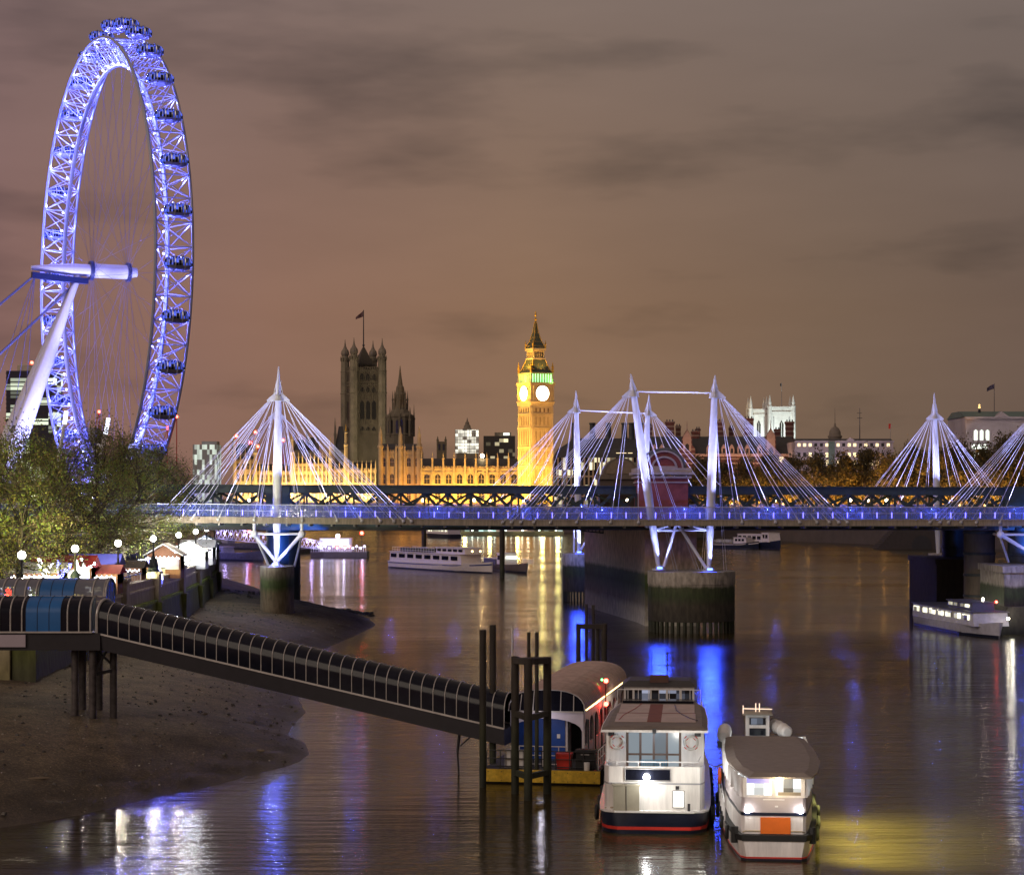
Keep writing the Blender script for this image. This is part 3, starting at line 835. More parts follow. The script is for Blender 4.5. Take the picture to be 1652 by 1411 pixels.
def footbridge(name, label, D, x0, x1, strips, full):
    t = thing(name, label, 'footbridge', (0, D, 13))
    s = F / D
    yn, yf = D - 2.4, D + 2.4
    n = 24
    def run(mb, o0, o1, ya, yb):
        mb.loft([[(x, ya, zdeck(x) + o0), (x, yb, zdeck(x) + o0), (x, yb, zdeck(x) + o1), (x, ya, zdeck(x) + o1)] for x in [x0 + (x1 - x0) * i / n for i in range(n + 1)]])
    m = MB(); run(m, .1, .72, yn + .15, yf - .15); run(m, 0, .1, yn + .5, yf - .5); m.build('deck', CONC, t, world=True)
    for y in (yn, yf):
        m = MB(); run(m, .02, .68, y - .07, y + .07); run(m, .68, .8, y - .13, y + .13); m.build('fascia', FASC, t, world=True)
        m = MB()
        xs = [x0 + (x1 - x0) * i / n for i in range(n + 1)]
        m.add([(x, y, zdeck(x) + h) for x in xs for h in (.82, 2.3)], [(2 * i, 2 * i + 2, 2 * i + 3, 2 * i + 1) for i in range(n)])
        m.build('glass_balustrade', GLS, t, world=True)
        m = MB(); run(m, 2.3, 2.38, y - .04, y + .04); run(m, 1.55, 1.59, y - .03, y + .03)
        k = int((x1 - x0) / .93)
        if full and y == yn:
            for i in range(k): 
                x = x0 + i * (x1 - x0) / k; m.beam((x, y + .06, zdeck(x) + .8), (x, y + .06, zdeck(x) + 2.3), .045)
        m.build('handrail', NODE, t, world=True)
    if strips:
        px = 296.0
        while px < 1660:
            x = (px - 826) * yn / F
            m = MB(); m.box(x - .05, x + .05, yn - .14, yn - .08, zdeck(x) + 1.0, zdeck(x) + 1.7); m.build('light_strip', STRIP, t, world=True)
            px += 23.8
    m = MB()
    for i in range(0, int((x1 - x0) / 2.8)):
        x = x0 + 2.8 * i; m.beam((x, yn + .4, zdeck(x) - .12), (x, yf - .4, zdeck(x) - .12), .25, .3)
    m.build('cross_beams', GREY, t, world=True)
    for i in range(13):
        x = -62 + i * 10.5
        if x0 < x < x1: lamp('deck_light', 'POINT', (x, D + .3, zdeck(x) + 2.0), 420, (.1, .17, 1), t, radius=.06)
    return t

def mast(parent, base, top, ct, near, far, backs, wings=(-1, 1), zanch=.45, D=DN, rr=1.0, extra=None, nrod=.028, power=1.0):
    """one leaning mast: its spike, collar and every stay rod"""
    B, T = Vector(base), Vector(top)
    d = T - B
    k = MB(); k.taper(B, B + d * ct, [(0, .24), (.02, .27), (.25, .5), (.45, .56), (.7, .53), (1, .38)], 16)
    p = k.build('mast', MASTM, parent, world=True, smooth=True)
    c = B + d * ct
    k = MB(); k.taper(c, T, [(0, .42), (.3, .3), (.72, .17), (1, .06)], 10)
    for sx in (-1, 1):
        k.beam(c + Vector((sx * .62, 0, -.1)), B + d * (ct + (1 - ct) * .55) + Vector((sx * .2, 0, 0)), .12)
        k.beam(c + Vector((0, sx * .62, -.1)), B + d * (ct + (1 - ct) * .55) + Vector((0, sx * .2, 0)), .12)
    k.build('spike', MASTM, p, world=True)
    k = MB()
    for sx in wings:
        k.prismy([(c.x, c.z + .95), (c.x + sx * .5, c.z + .5), (c.x + sx * 1.45, c.z - .35), (c.x + sx * 1.3, c.z - .62), (c.x + sx * .4, c.z - .5), (c.x, c.z - .35)], c.y - .16, c.y + .16)
    k.taper(c + Vector((0, 0, -.45)), c + Vector((0, 0, .2)), [(0, .75), (1, .48)], 14)
    k.build('collar', MASTM, p, world=True)
    k = MB(); k.lathe([(.9, 0), (.9, .2), (.45, .3), (.35, .7)], 14, B + Vector((0, 0, -.1))); k.build('foot', NODE, p, world=True)
    def rod(a, q, r=nrod):
        m = MB(); m.tube(a, q, r * rr, r * rr, 5); m.build('stay_rod', RODM, p, world=True)
    for lst, y in ((near, D - 2.55), (far, D + 2.55)):
        for x in lst:
            sx = 1 if x > c.x else -1
            f = min(1, abs(x - c.x) / 16)
            a = c + Vector((sx * (.45 + .85 * f), (y - D) * .06, -.48 - .1 * (1 - f)))
            e = Vector((x, y, zdeck(x) + zanch))
            rod(a, e, nrod)
            sk = MB(); sk.ball(e, .22, 8); sk.beam(e, e + (a - e).normalized() * .8, .15); sk.build('rod_socket', NODE, p, world=True)
    for q in backs: rod(c + Vector((.1, .1, -.4)), Vector(q))
    return p, c

def floods(parent, c, base, deckz, D, power=1.0, wf=1.0):
    x, y, z = base
    lamp('floodlight', 'SPOT', (x - .3, y - 1.5, z + .25), 8500 * power, (.34, .4, 1), parent, (c.x, c.y, c.z), 38, .15)
    m = MB(); m.box(x - .32, x + .32, y - 1.62, y - 1.5, z + .1, z + .34); m.build('blue_floodlight', BLUEF, parent, world=True)
    if wf: lamp('added_water_spot', 'SPOT', (x, y - 1.9, z + .7), 6500 * power * wf, (.025, .07, 1), parent, (x * .8, y - 70, 0), 80, 1.2, .7)  # added lamp facing the water to make a blue reflection streak
    lamp('floodlight', 'SPOT', (x + .8, y - 1.3, z + .25), 4200 * power, (.34, .4, 1), parent, (x, y, z + 6), 60, .15)
    for sx in (-1, 1):
        lamp('floodlight', 'SPOT', (c.x + sx * 6.5, D - 3.4, deckz + 1.2), 14500 * power, (.42, .45, 1), parent, (c.x + sx * .5, c.y, c.z - 1.5), 62, .12)
        lamp('floodlight', 'SPOT', (c.x + sx * 16, D - 3.4, deckz + 1.2), 14500 * power, (.4, .43, 1), parent, (c.x + sx * 2.5, c.y, c.z - 3), 50, .12)

def xs(pxs, D=DN - 2.5): return [(p - 826) * D / F for p in pxs]

nb = footbridge('footbridge', 'cable stayed footbridge with blue lit glass balustrade, on the camera side of the railway bridge', DN, -70, 80, True, True)
fb = footbridge('footbridge', 'twin cable stayed footbridge mostly hidden behind the dark railway truss', DF, -95, 110, False, False)
# mast A on its own pier by the shore
bA = W(446, 912, DN)
pA, cA = mast(nb, bA, W(449.5, 591, DN), .845, xs([248, 270, 290, 309, 352, 410, 488, 544, 584, 614, 636, 651, 664]), xs([255, 277, 298, 318, 362, 416, 482, 536, 577, 607, 630, 645, 657], DN + 2.5), [W(415, 846, DN + 1), W(483, 846, DN + 1)])
floods(nb, cA, bA, 14.1, DN, 1.0, .22)
# pair on the round mid-river base
bB, bC = W(1063, 918, DN), W(1143.5, 920, DN)
pB, cB = mast(nb, bB, W(1017.5, 603, DN), .9, xs([811, 825, 840, 861, 888, 930, 985, 1030]), xs([818, 833, 850, 872, 900, 942, 995], DN + 2.5), [W(1088, 920, DN + 3), W(1093, 921, DN + 2), W(1124, 921, DN + 3), W(1129, 922, DN + 2)], wings=(-1,))
pC, cC = mast(nb, bC, W(1153.5, 605, DN), .9, xs([1197, 1251, 1290, 1318, 1338, 1353, 1367]), xs([1188, 1240, 1280, 1308, 1330, 1346, 1360], DN + 2.5), [W(1131, 921, DN + 3), W(1135, 921, DN + 2), W(1168, 922, DN + 2), W(1172, 921, DN + 3)], wings=(1,))
floods(nb, cB, bB, 14.1, DN, .8); floods(nb, cC, bC, 14.1, DN, .8)
m = MB(); m.tube(cB + Vector((.4, 0, .25)), cC + Vector((-.3, 0, .25)), .11, .11, 8); m.build('top_tie', RODM, nb, world=True)
m = MB(); n_ = W(1092, 842, DN); l_, r_ = W(1057, 855, DN), W(1142, 855, DN)
for a, b, w in ((n_, l_, .17), (n_, r_, .17), (l_, r_, .14), (n_, W(1071, 914, DN), .2), (n_, W(1139, 916, DN), .2)): m.tube(a, b, w, w, 8)
m.ball(n_, .4, 8); m.build('base_frame', RODM, nb, world=True)
# mast beyond the frame edge
bF = W(1676, 905, DN)
pF, cF = mast(nb, bF, W(1704, 600, DN), .86, xs([1500, 1516, 1530, 1550, 1575, 1613, 1740]), xs([1508, 1524, 1540, 1566, 1600], DN + 2.5), [W(1650, 846, DN + 1)])
floods(nb, cF, bF, 14.1, DN, .9)
for bx, a, b in ((bA, (410, 861), (487, 861)), (bF, (1614, 862), (1740, 862))):
    m = MB(); a_, b_ = W(*a, DN - 1.5), W(*b, DN - 1.5)
    for q in (a_, b_):
        m.tube(q, bx + Vector((0, 0, .4)), .26, .2, 10)
        m.tube(q + Vector((0, .5, 0)), Vector((q.x * .55 + bx.x * .45, DN + 4, bx.z - .2)), .16, .16, 8)
        m.tube(q, (q.x, q.y, 13.6), .2, .2, 8)
        m.ball(q, .48, 10)
        m.tube(q, (q.x, DN + 2, q.z), .16, .16, 8)
    m.tube(a_, b_, .15, .15, 8)
    m.build('base_frame', RODM, nb, world=True)
    lamp('floodlight', 'POINT', (bx.x, DN - 2.2, bx.z + 1.0), 420, (.3, .36, 1), nb, radius=.1)
    lamp('floodlight', 'SPOT', (bx.x + 3.2, DN + 4.2, bx.z + .6), 14000, (.05, .2, 1), nb, (bx.x + 1, 268, 14), 80, .15)
# far masts
XF = lambda p: [(q - 826) * DF / F for q in p]
for b, tp, ct, nr, w in (((447, 905), (447, 632), .86, [290, 312, 335, 356, 380, 410, 470, 512, 545, 572, 596, 620], (-1, 1)),
                         ((934, 892), (929, 630), .88, [745, 765, 785, 810, 835, 865, 900], (-1,)), ((1034, 892), (1047, 636), .88, [1075, 1110, 1140, 1165, 1187, 1205], (1,)),
                         ((1514, 905), (1507, 634), .86, [1372, 1385, 1400, 1418, 1440, 1465, 1490, 1535, 1560, 1585, 1605, 1622, 1636], (-1, 1))):
    bb = W(*b, DF)
    p_, c_ = mast(fb, bb, W(*tp, DF), ct, XF(nr), XF([q + 5 for q in nr[::2]]), [], wings=w, D=DF, rr=1.15)
    floods(fb, c_, bb, 14.1, DF, 1.4, .6 if tp[0] in (929, 1047) else 0)
    if tp[0] == 929: c1 = c_
    if tp[0] == 1047:
        m = MB(); m.tube(c1, c_, .11, .11, 6); m.build('top_tie', RODM, fb, world=True)
m = MB(); a_ = W(946, 872, DF); m.tube(W(934, 891, DF), a_, .2, .2, 6); m.tube(W(926, 850, DF), W(926, 891, DF), .16, .16, 6); m.build('base_frame', RODM, fb, world=True)

for px, D_ in ((926, 326), (1660, 249)): lamp('base_floodlight', 'SPOT', W(px, 900, D_) + Vector((-1.2, -5.5, 4)), 2600, (.1, .2, 1), fb if D_ > 300 else nb, W(px, 940, D_), 120, .15)
# bases of the masts
CAIS = zramp('tide stained concrete', [(0, (.012, .012, .01)), (1.4, (.03, .026, .02)), (3.4, (.045, .038, .028)), (4.6, (.03, .045, .016)), (5.6, (.045, .055, .025)), (6.0, (.3, .27, .24)), (8.5, (.36, .33, .3))], 0, 8.5, var=.45, wob=.45, scale=.9)
def caisson(label, cx, cy, rx, ry, zt, zs, name='mast_footing', piles=True, mat=CAIS):
    t = thing(name, label, 'pier base', (cx, cy, 0))
    n = 40
    pr = lambda k: [(cx + k * rx * math.cos(2 * math.pi * i / n), cy + k * ry * math.sin(2 * math.pi * i / n)) for i in range(n)]
    m = MB(); m.prism(pr(1.0), zs, zt - 1.55); m.prism(pr(1.012), zt - 1.55, zt); m.build('drum', mat, t, world=True)
    if piles:
        for i in range(n):
            a = 2 * math.pi * (i + .5) / n
            if math.sin(a) > .35: continue
            q = MB(); x, y = cx + .95 * rx * math.cos(a), cy + .95 * ry * math.sin(a)
            q.tube((x, y, -1), (x, y, zs + .1), rx * .048, rx * .048, 6); q.build('pile', PILE, t, world=True)
    return t
caisson('big round tide stained concrete base under the pair of leaning masts', (1117 - 826) * DN / F, DN + 1.5, 5.45, 5.2, 7.6, 1.4)
caisson('round concrete base lit blue on top beside the brick river pier', (944 - 826) * DF / F, DF, 3.7, 3.7, 7.7, 1.6)
c_ = caisson('narrow concrete pier base standing on the shingle', (446 - 826) * DN / F, DN + .9, 2.05, 4.6, 8.25, 1.5, piles=False,
             mat=zramp('shore pier concrete', [(2, (.13, .1, .07)), (4, (.16, .125, .085)), (5, (.12, .1, .06)), (5.8, (.04, .07, .02)), (6.5, (.07, .1, .04)), (7.2, (.2, .18, .15)), (8.4, (.3, .28, .25))], 2, 8.4, var=.4, wob=.5))
caisson('dark concrete base under the mast behind the iron piers, blue light on its cap', (1524 - 826) * DF / F, DF, 2.6, 3, 7.7, 1.5)
t = thing('mast_footing', 'stepped concrete base under the blue lit iron pier at the frame edge', 'pier base', (66.5, DN, 0))
m = MB(); x0 = (1620 - 826) * 253 / F
m.box(x0, x0 + 12, 253, 266, 3.4, 8.2); m.box(x0 - .25, x0 + 12.2, 252.7, 266.2, 7.5, 8.3); m.prismy([(x0 - 1.6, -1), (x0 - 1.6, .6), (x0 + .1, 3.4), (x0 + 13, 3.4), (x0 + 13, -1)], 251.5, 267)
m.build('block', CAIS, t, world=True)

# railway bridge
GIR = pm('green grey girder', (.022, .038, .033), .55, var=.3, scale=.6)
def rail_bridge():
    t = thing('railway_bridge', 'dark green lattice truss railway bridge behind the blue lit footbridge', 'railway bridge', (0, 285, 13))
    zt = lambda x: 18.38 - .0034 * (x + 42)
    for Y, lab in ((264, 1), (312, 0)):
        k = Y / 264
        segs = [(-75 * k, 16.0 * k), (22.7 * k, 85 * k)]
        for a, b in segs:
            tc, bc, lt = MB(), MB(), MB()
            tc.beam((a, Y, zt(a) - .45), (b, Y, zt(b) - .45), .9, .95); tc.beam((a, Y - .1, zt(a) + .06), (b, Y - .1, zt(b) + .06), 1.3, .14)
            bc.beam((a, Y, 13.7), (b, Y, 13.7), .9, 1.3)
            n = int((b - a) / (2.96 if lab else 6)); w = (b - a) / n
            for i in range(n + 1):
                x = a + i * w
                lt.beam((x, Y, 14.2), (x, Y, zt(x) - .8), .26, .3)
                if i < n:
                    lt.beam((x, Y - .14, 14.2), (x + w, Y - .14, zt(x) - .9), .2, .36); lt.beam((x + w, Y + .14, 14.2), (x, Y + .14, zt(x) - .9), .2, .36)
            tc.build('top_chord', GIR, t, world=True); bc.build('bottom_chord', GIR, t, world=True); lt.build('lattice', GIR, t, world=True)
    m = MB(); m.box(-80, 95, 264.6, 311.4, 12.6, 13.6); m.build('track_deck', DARK, t, world=True)
    for px, w in ((448, 19), (1645, 24)):
        x = (px - 826) * 263.4 / F; h = w / 12.5
        m = MB(); m.box(x - h, x + h, 263.2, 264.8, 13, 18.2); m.build('end_post', GIR, t, world=True)
    return t
rb = rail_bridge()
IRON = pm('iron cylinder', (.035, .045, .06), .5, var=.4, scale=.8, stretch=(1, 1, .3))
for px, D, r, lb in ((448, 270, 1.5, 'blue lit iron cylinder pier behind the single mast by the shore'), (468, 300, 1.5, 'second iron cylinder pier half hidden behind the blue lit one by the shore'),
                     (1580, 272, 2.05, 'widest dark iron cylinder pier near the speeding boat'), (1540, 305, 1.9, 'dark iron cylinder pier beside the bright white mast foot'), (1652, 266, 2.1, 'blue lit iron cylinder pier cut by the frame edge')):
    x = (px - 826) * D / F
    t = thing('iron_pier', lb, 'bridge pier', (x, D, 0))
    m = MB(); m.lathe([(r, -1), (r, 12.9)], 28, (x, D, 0)); m.build('cylinder', IRON if px != 1580 else pm('brown iron cylinder', (.12, .095, .08), .7, var=.4, scale=.8, stretch=(1, 1, .3)), t, world=True, smooth=True)
    for z in (3.6, 6.4, 9.2, 12): m = MB(); m.lathe([(r + .02, z), (r + .1, z + .05), (r + .1, z + .3), (r + .02, z + .35)], 28, (x, D, 0)); m.build('flange', IRON, t, world=True)
t = thing('stone_pier', 'low dark masonry block between the white mast foot and the iron piers', 'bridge pier', (62, 300, 0))
m = MB(); x0 = (1511 - 826) * 292 / F; m.box(x0, x0 + 7.5, 292, 312, -1, 7.9); m.box(x0 - .2, x0 + 7.7, 291.8, 312.2, 7.3, 8.0); m.build('block', zramp('dark block', [(0, (.015, .014, .012)), (3, (.04, .032, .026)), (8, (.07, .055, .045))], 0, 8), t, world=True)

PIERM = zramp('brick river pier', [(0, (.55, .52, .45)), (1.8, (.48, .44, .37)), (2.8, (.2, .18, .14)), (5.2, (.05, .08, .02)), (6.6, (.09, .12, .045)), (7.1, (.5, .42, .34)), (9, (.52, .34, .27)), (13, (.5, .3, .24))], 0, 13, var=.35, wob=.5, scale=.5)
REDM = pm('red brickwork', (.24, .06, .05), .85, var=.25, scale=.9, bump=.2)
def brick_pier():
    t = thing('brick_pier', 'massive red brick river pier with algae band and two arched pavilions on top', 'bridge pier', (18, 285, 0))
    m = MB()
    poly = [(17.4, 268), (16.8, 276), (11.2, 316), (12, 321), (19, 322), (24, 300), (24.2, 268)]
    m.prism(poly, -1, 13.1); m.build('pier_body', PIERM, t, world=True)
    m = MB(); m.prism([(16.3, 262.6), (16.3, 272), (22.6, 272), (22.6, 262.6)], 13.1, 19.3); m.build('tower', REDM, t, world=True)
    m = MB(); m.box(15.9, 23.0, 262.2, 272.4, 19.3, 19.55); m.box(15.6, 23.3, 261.9, 272.7, 19.75, 20.1); m.box(15.9, 23, 262.2, 272.4, 20.1, 20.6); m.box(16.1, 22.8, 262.4, 272.2, 18.7, 18.85); m.build('cornice', pm('pale cornice', (.42, .36, .33), .8), t, world=True)
    cx = 19.55
    arc = lambda r, n=18: [(cx + r * math.cos(math.pi * k / n), 20.6 + r * .92 * math.sin(math.pi * k / n)) for k in range(n + 1)]
    m = MB(); m.prismy(arc(2.85), 262.7, 272); m.build('arched_roof', pm('grey lead', (.12, .13, .15), .6), t, world=True)
    m = MB(); m.prismy(arc(2.25), 262.55, 262.9); m.build('tympanum', REDM, t, world=True)
    m = MB()
    for r0, r1 in ((2.25, 2.45), (1.42, 1.68)):
        a, b = arc(r0), arc(r1)
        for i in range(18): m.prismy([a[i], b[i], b[i + 1], a[i + 1]], 262.3, 262.62)
    m.box(cx - 1.7, cx + 1.7, 262.35, 262.6, 20.6, 20.85)
    m.build('arch_moulding', bpy.data.materials['pale cornice'], t, world=True)
    # far pavilion
    m = MB(); x0, x1 = (968 - 826) * 314 / F, (1034 - 826) * 314 / F
    m.box(x0, x1, 314, 322, 13.1, 19.6); m.build('tower', pm('dark masonry', (.09, .065, .055), .8), t, world=True)
    m = MB(); m.box(x0 - .4, x1 + .4, 313.6, 322.4, 19.6, 20.3); m.build('cornice', pm('dark cornice', (.14, .11, .09), .8), t, world=True)
    cc = (x0 + x1) / 2 + .1
    m = MB(); m.prismy([(cc + 2.75 * math.cos(math.pi * k / 16), 20.3 + 2.6 * math.sin(math.pi * k / 16)) for k in range(17)], 314, 322); m.build('arched_roof', bpy.data.materials['dark cornice'], t, world=True)
    m = MB(); m.prismy([(cc + 2.3 * math.cos(math.pi * k / 16), 20.4 + 2.15 * math.sin(math.pi * k / 16)) for k in range(17)], 313.85, 314.1); m.build('tympanum', pm('tan render', (.2, .15, .11), .8), t, world=True)
    m = MB()
    a, b = W(938, 846, 300), W(1008, 852, 300)
    for y in (0, .9): m.beam(a + Vector((0, 0, -y)), b + Vector((0, 0, -y * 1.1)), .3, .2)
    for i in range(13): m.beam(a.lerp(b, i / 12), a.lerp(b, i / 12) + Vector((0, 0, -.95)), .12)
    m.build('gantry', DARK, t, world=True)
brick_pier()

# lamps along the railway bridge
first = None
labs = ['above the tug boat', 'over the cruiser bow', 'next to the clock tower foot', 'beside the brick tower', 'under the lit dormers', 'below the pale office block end', 'below the pale office block middle', 'close to the iron piers', 'by the blue lit shore mast', 'below the stone spire']
for px, k in ((765, 0), (790, 1), (845, 2), (1012, 3), (1250, 4), (1372, 5), (1400, 6), (1430, 7), (402, 8), (682, 9)):
    x = (px - 826) * 300 / F
    if first is None:
        first = t = thing('platform_lamp', 'small warm lamp on the railway bridge ' + labs[k], 'lamp', (x, 300, 13.6), 0, 'lamps on the railway bridge')
        m = MB(); m.tube((0, 0, 0), (0, 0, 2.6), .06, .05, 6); m.build('post', DARK, t); m = MB(); m.ball((0, 0, 2.8), .2, 8); m.build('globe', em('platform lamp glass', (1, .78, .5), 40), t)
    else:
        t = copy_tree(first); t.location = (x, 300, 13.6); t['label'] = 'small warm lamp on the railway bridge ' + labs[k]
# ------------------------------------------------------------------ gothic palace, clock tower and the far city
SAND = pm('honey sandstone', (.46, .36, .23), .85, scale=.25, var=.2)
TGREY = pm('weathered tower stone', (.15, .125, .085), .85, scale=.12, var=.3, bump=.2, stretch=(1, 1, .5))
WDARK = pm('leaded glass', (.03, .028, .025), .3)
GOLD = pm('gilded iron', (.6, .36, .06), .45, .3)
AMB = (1, .56, .1)

def pinn(mb, x, y, z0, z1, w):          # square shaft with a pointed top
    h = z1 - z0
    mb.box(x - w / 2, x + w / 2, y - w / 2, y + w / 2, z0, z0 + h * .55)
    mb.box(x - w * .65, x + w * .65, y - w * .65, y + w * .65, z0 + h * .52, z0 + h * .58)
    mb.frustum(x, y, w * .42, w * .42, z0 + h * .58, .04, .04, z1)

def clock_tower():
    D = 1020
    cx = (864 - 826) * D / F
    t = thing('clock_tower', 'tall gothic clock tower floodlit amber with glowing white dials and green lit belfry', 'clock tower', (cx, D, 8.6), R(30))
    g = 8.6
    Zs = lambda z: z - g
    m = MB(); m.box(-6.2, 6.2, -6.2, 6.2, -2, Zs(63)); m.build('shaft', SAND, t)
    m = MB()
    for z, o in ((22, .35), (31.5, .35), (40.8, .45), (50.4, .45), (57.4, .35)):
        m.box(-6.2 - o, 6.2 + o, -6.2 - o, 6.2 + o, Zs(z), Zs(z + .7))
    m.frustum(0, 0, 6.25, 6.25, Zs(61.6), 7, 7, Zs(63.6)); m.box(-7, 7, -7, 7, Zs(63.6), Zs(64.2))
    m.build('string_courses', SAND, t)
    m = MB()
    for f in range(4):
        a = f * math.pi / 2; c, s_ = math.cos(a), math.sin(a)
        def strip(u0, u1, z0, z1, o):
            pts = [(u0, -6.2 - o), (u1, -6.2 - o), (u1, -6.1), (u0, -6.1)]
            m.prism([(x * c - y * s_, x * s_ + y * c) for x, y in pts], Zs(z0), Zs(z1))
        for u in (-6.0, 5.3): strip(u, u + .9, 8.6, 61.5, .5)
        for i in range(9):
            u = -4.9 + i * 1.18
            for z0, z1 in ((9, 21.8), (23, 31.3), (32.4, 40.6), (41.7, 50.2), (51.3, 57.2)): strip(u, u + .34, z0, z1, .28)
    m.build('tracery', SAND, t)
    for f in (0, 3):                        # narrow slits on the two faces seen, recess shade painted in dark stone
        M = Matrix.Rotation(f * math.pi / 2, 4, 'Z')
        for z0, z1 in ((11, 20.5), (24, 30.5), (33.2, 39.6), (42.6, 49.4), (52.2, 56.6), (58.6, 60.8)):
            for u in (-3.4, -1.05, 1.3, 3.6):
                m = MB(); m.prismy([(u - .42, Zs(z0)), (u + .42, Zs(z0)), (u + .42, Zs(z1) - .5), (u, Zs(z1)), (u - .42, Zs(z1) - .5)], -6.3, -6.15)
                m.v = [tuple(M @ Vector(v)) for v in m.v]; m.build('shaded_slit', pm('shadowed stone', (.16, .1, .05), .8) if 'shadowed stone' not in bpy.data.materials else bpy.data.materials['shadowed stone'], t)
    m = MB(); m.box(-6.7, 6.7, -6.7, 6.7, Zs(64.2), Zs(72.4)); m.build('clock_stage', SAND, t)
    m = MB(); m.box(-7.2, 7.2, -7.2, 7.2, Zs(72.4), Zs(73.4)); m.box(-6.9, 6.9, -6.9, 6.9, Zs(71.6), Zs(72.4)); m.build('cornice', SAND, t)
    dial = em('clock dial', (1, .97, .86), 6)
    for f in range(4):
        a = f * math.pi / 2
        M = Matrix.Rotation(a, 4, 'Z')
        m = MB(); m.prismy([(3.75 * math.cos(2 * math.pi * i / 32), Zs(67.9) + 3.75 * math.sin(2 * math.pi * i / 32)) for i in range(32)], -6.86, -6.7)
        m.v = [tuple(M @ Vector(v)) for v in m.v]; d = m.build('clock_face', dial, t)
        m = MB(); m.ring((0, -6.86, Zs(67.9)), 3.95, .22, 'y', 28, 6); m.v = [tuple(M @ Vector(v)) for v in m.v]; m.build('dial_rim', GOLD, d)
        m = MB()
        for u in (-5.3, 4.5): m.box(u, u + .8, -7.0, -6.7, Zs(64.3), Zs(71.6))
        m.v = [tuple(M @ Vector(v)) for v in m.v]; m.build('corner_strips', SAND, t)
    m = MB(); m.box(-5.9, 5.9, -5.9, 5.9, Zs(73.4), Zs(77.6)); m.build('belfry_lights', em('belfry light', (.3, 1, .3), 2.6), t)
    m = MB()
    for f in range(4):
        a = f * math.pi / 2; c, s_ = math.cos(a), math.sin(a)
        for i in range(9):
            u = -6.3 + i * 1.5; m.prism([((x) * c - y * s_, x * s_ + y * c) for x, y in ((u, -6.4), (u + .6, -6.4), (u + .6, -5.95), (u, -5.95))], Zs(73.4), Zs(77.6))
    m.box(-6.5, 6.5, -6.5, 6.5, Zs(77.6), Zs(78.3)); m.build('belfry_arcade', pm('belfry stone', (.35, .36, .2), .8), t)
    sl = pm('iron roof', (.07, .085, .06), .6, scale=.8)
    m = MB(); m.loft([[(i * r, j * r, Zs(z)) for i, j in ((-1, -1), (1, -1), (1, 1), (-1, 1))] for r, z in ((6.35, 78.3), (5.2, 80), (4.1, 82.8), (3.4, 84.9))]); m.build('lower_roof', sl, t)
    m = MB()
    for i, j in ((-1, -1), (1, -1), (1, 1), (-1, 1)):
        for (r, z), (r2, z2) in zip(((6.35, 78.3), (5.2, 80), (4.1, 82.8)), ((5.2, 80), (4.1, 82.8), (3.4, 84.9))): m.tube((i * r, j * r, Zs(z)), (i * r2, j * r2, Zs(z2)), .22, .22, 5)
        for (r, z), (r2, z2) in zip(((3.8, 90.5), (2.1, 94.5), (1.0, 99)), ((2.1, 94.5), (1.0, 99), (.35, 104))): m.tube((i * r, j * r, Zs(z)), (i * r2, j * r2, Zs(z2)), .2, .14, 5)
    for k in range(4):
        a = k * math.pi / 2; c, s_ = math.cos(a), math.sin(a)
        for z, r, n in ((79.6, 5.4, 5), (81.6, 4.5, 4)):
            for i in range(n):
                u = -r * .8 + i * (1.6 * r / (n - 1)); x, y = u, -r - .1; m.tube((x * c - y * s_, x * s_ + y * c, Zs(z)), (x * c - y * s_, x * s_ + y * c, Zs(z + 1)), .16, .05, 5)
        for z, r, n in ((91.6, 3.25, 5), (93.8, 2.3, 4), (96, 1.65, 3), (98.4, 1.05, 2)):
            for i in range(n):
                u = -r * .7 + i * (1.4 * r / (n - 1)); x, y = u, -r - .08; m.ball((x * c - y * s_, x * s_ + y * c, Zs(z)), .2, 6)
    m.build('gilded_ribs', GOLD, t)
    m = MB(); m.box(-3.2, 3.2, -3.2, 3.2, Zs(84.9), Zs(90)); m.box(-3.6, 3.6, -3.6, 3.6, Zs(84.9), Zs(85.6)); m.box(-3.8, 3.8, -3.8, 3.8, Zs(89.4), Zs(90.5)); m.build('lantern', SAND, t)
    m = MB()
    for k in range(4):
        a = k * math.pi / 2; c, s_ = math.cos(a), math.sin(a)
        for i in range(5):
            u = -2.5 + i * 1.08; m.prism([(x * c - y * s_, x * s_ + y * c) for x, y in ((u, -3.26), (u + .62, -3.26), (u + .62, -3.1), (u, -3.1))], Zs(86), Zs(88.6))
    m.build('lantern_openings', WDARK, t)
    m = MB(); m.loft([[(i * r, j * r, Zs(z)) for i, j in ((-1, -1), (1, -1), (1, 1), (-1, 1))] for r, z in ((3.8, 90.5), (2.1, 94.5), (1.0, 99), (.3, 104))]); m.build('spire', sl, t)
    m = MB(); m.lathe([(.3, 0), (.35, 1), (.9, 1.4), (.35, 1.9), (.25, 3), (.8, 3.4), (.25, 3.8), (.5, 4.4), (.1, 5.6)], 8, (0, 0, Zs(103.6))); m.build('finial', GOLD, t, smooth=True)
    for i, j in ((-1, -1), (1, -1), (1, 1), (-1, 1)):
        m = MB(); pinn(m, i * 6.2, j * 6.2, Zs(78.2), Zs(83.6), .75); m.build('corner_pinnacle', GOLD, t)
        m = MB(); pinn(m, i * 3.6, j * 3.6, Zs(90.4), Zs(94.6), .5); m.build('lantern_pinnacle', GOLD, t)
    M = MW[t.name]
    def fl(x, y, z, tx, ty, tz, p, c=AMB, ang=40): lamp('floodlight', 'SPOT', M @ Vector((x, y, z - g)), p, c, t, M @ Vector((tx, ty, tz - g)), ang, .5)
    fl(-42, -6, 10, -6, 0, 44, 500000, (1, .57, .09), 80)
    fl(-16, -44, 10, 0, -6, 44, 215000, (1, .5, .12), 80)
    fl(4, -20, 10, 1, -6, 18, 75000, (1, .6, .03), 100)
    fl(-17, 0, 10, -6, 0, 18, 60000, (1, .6, .03), 100)
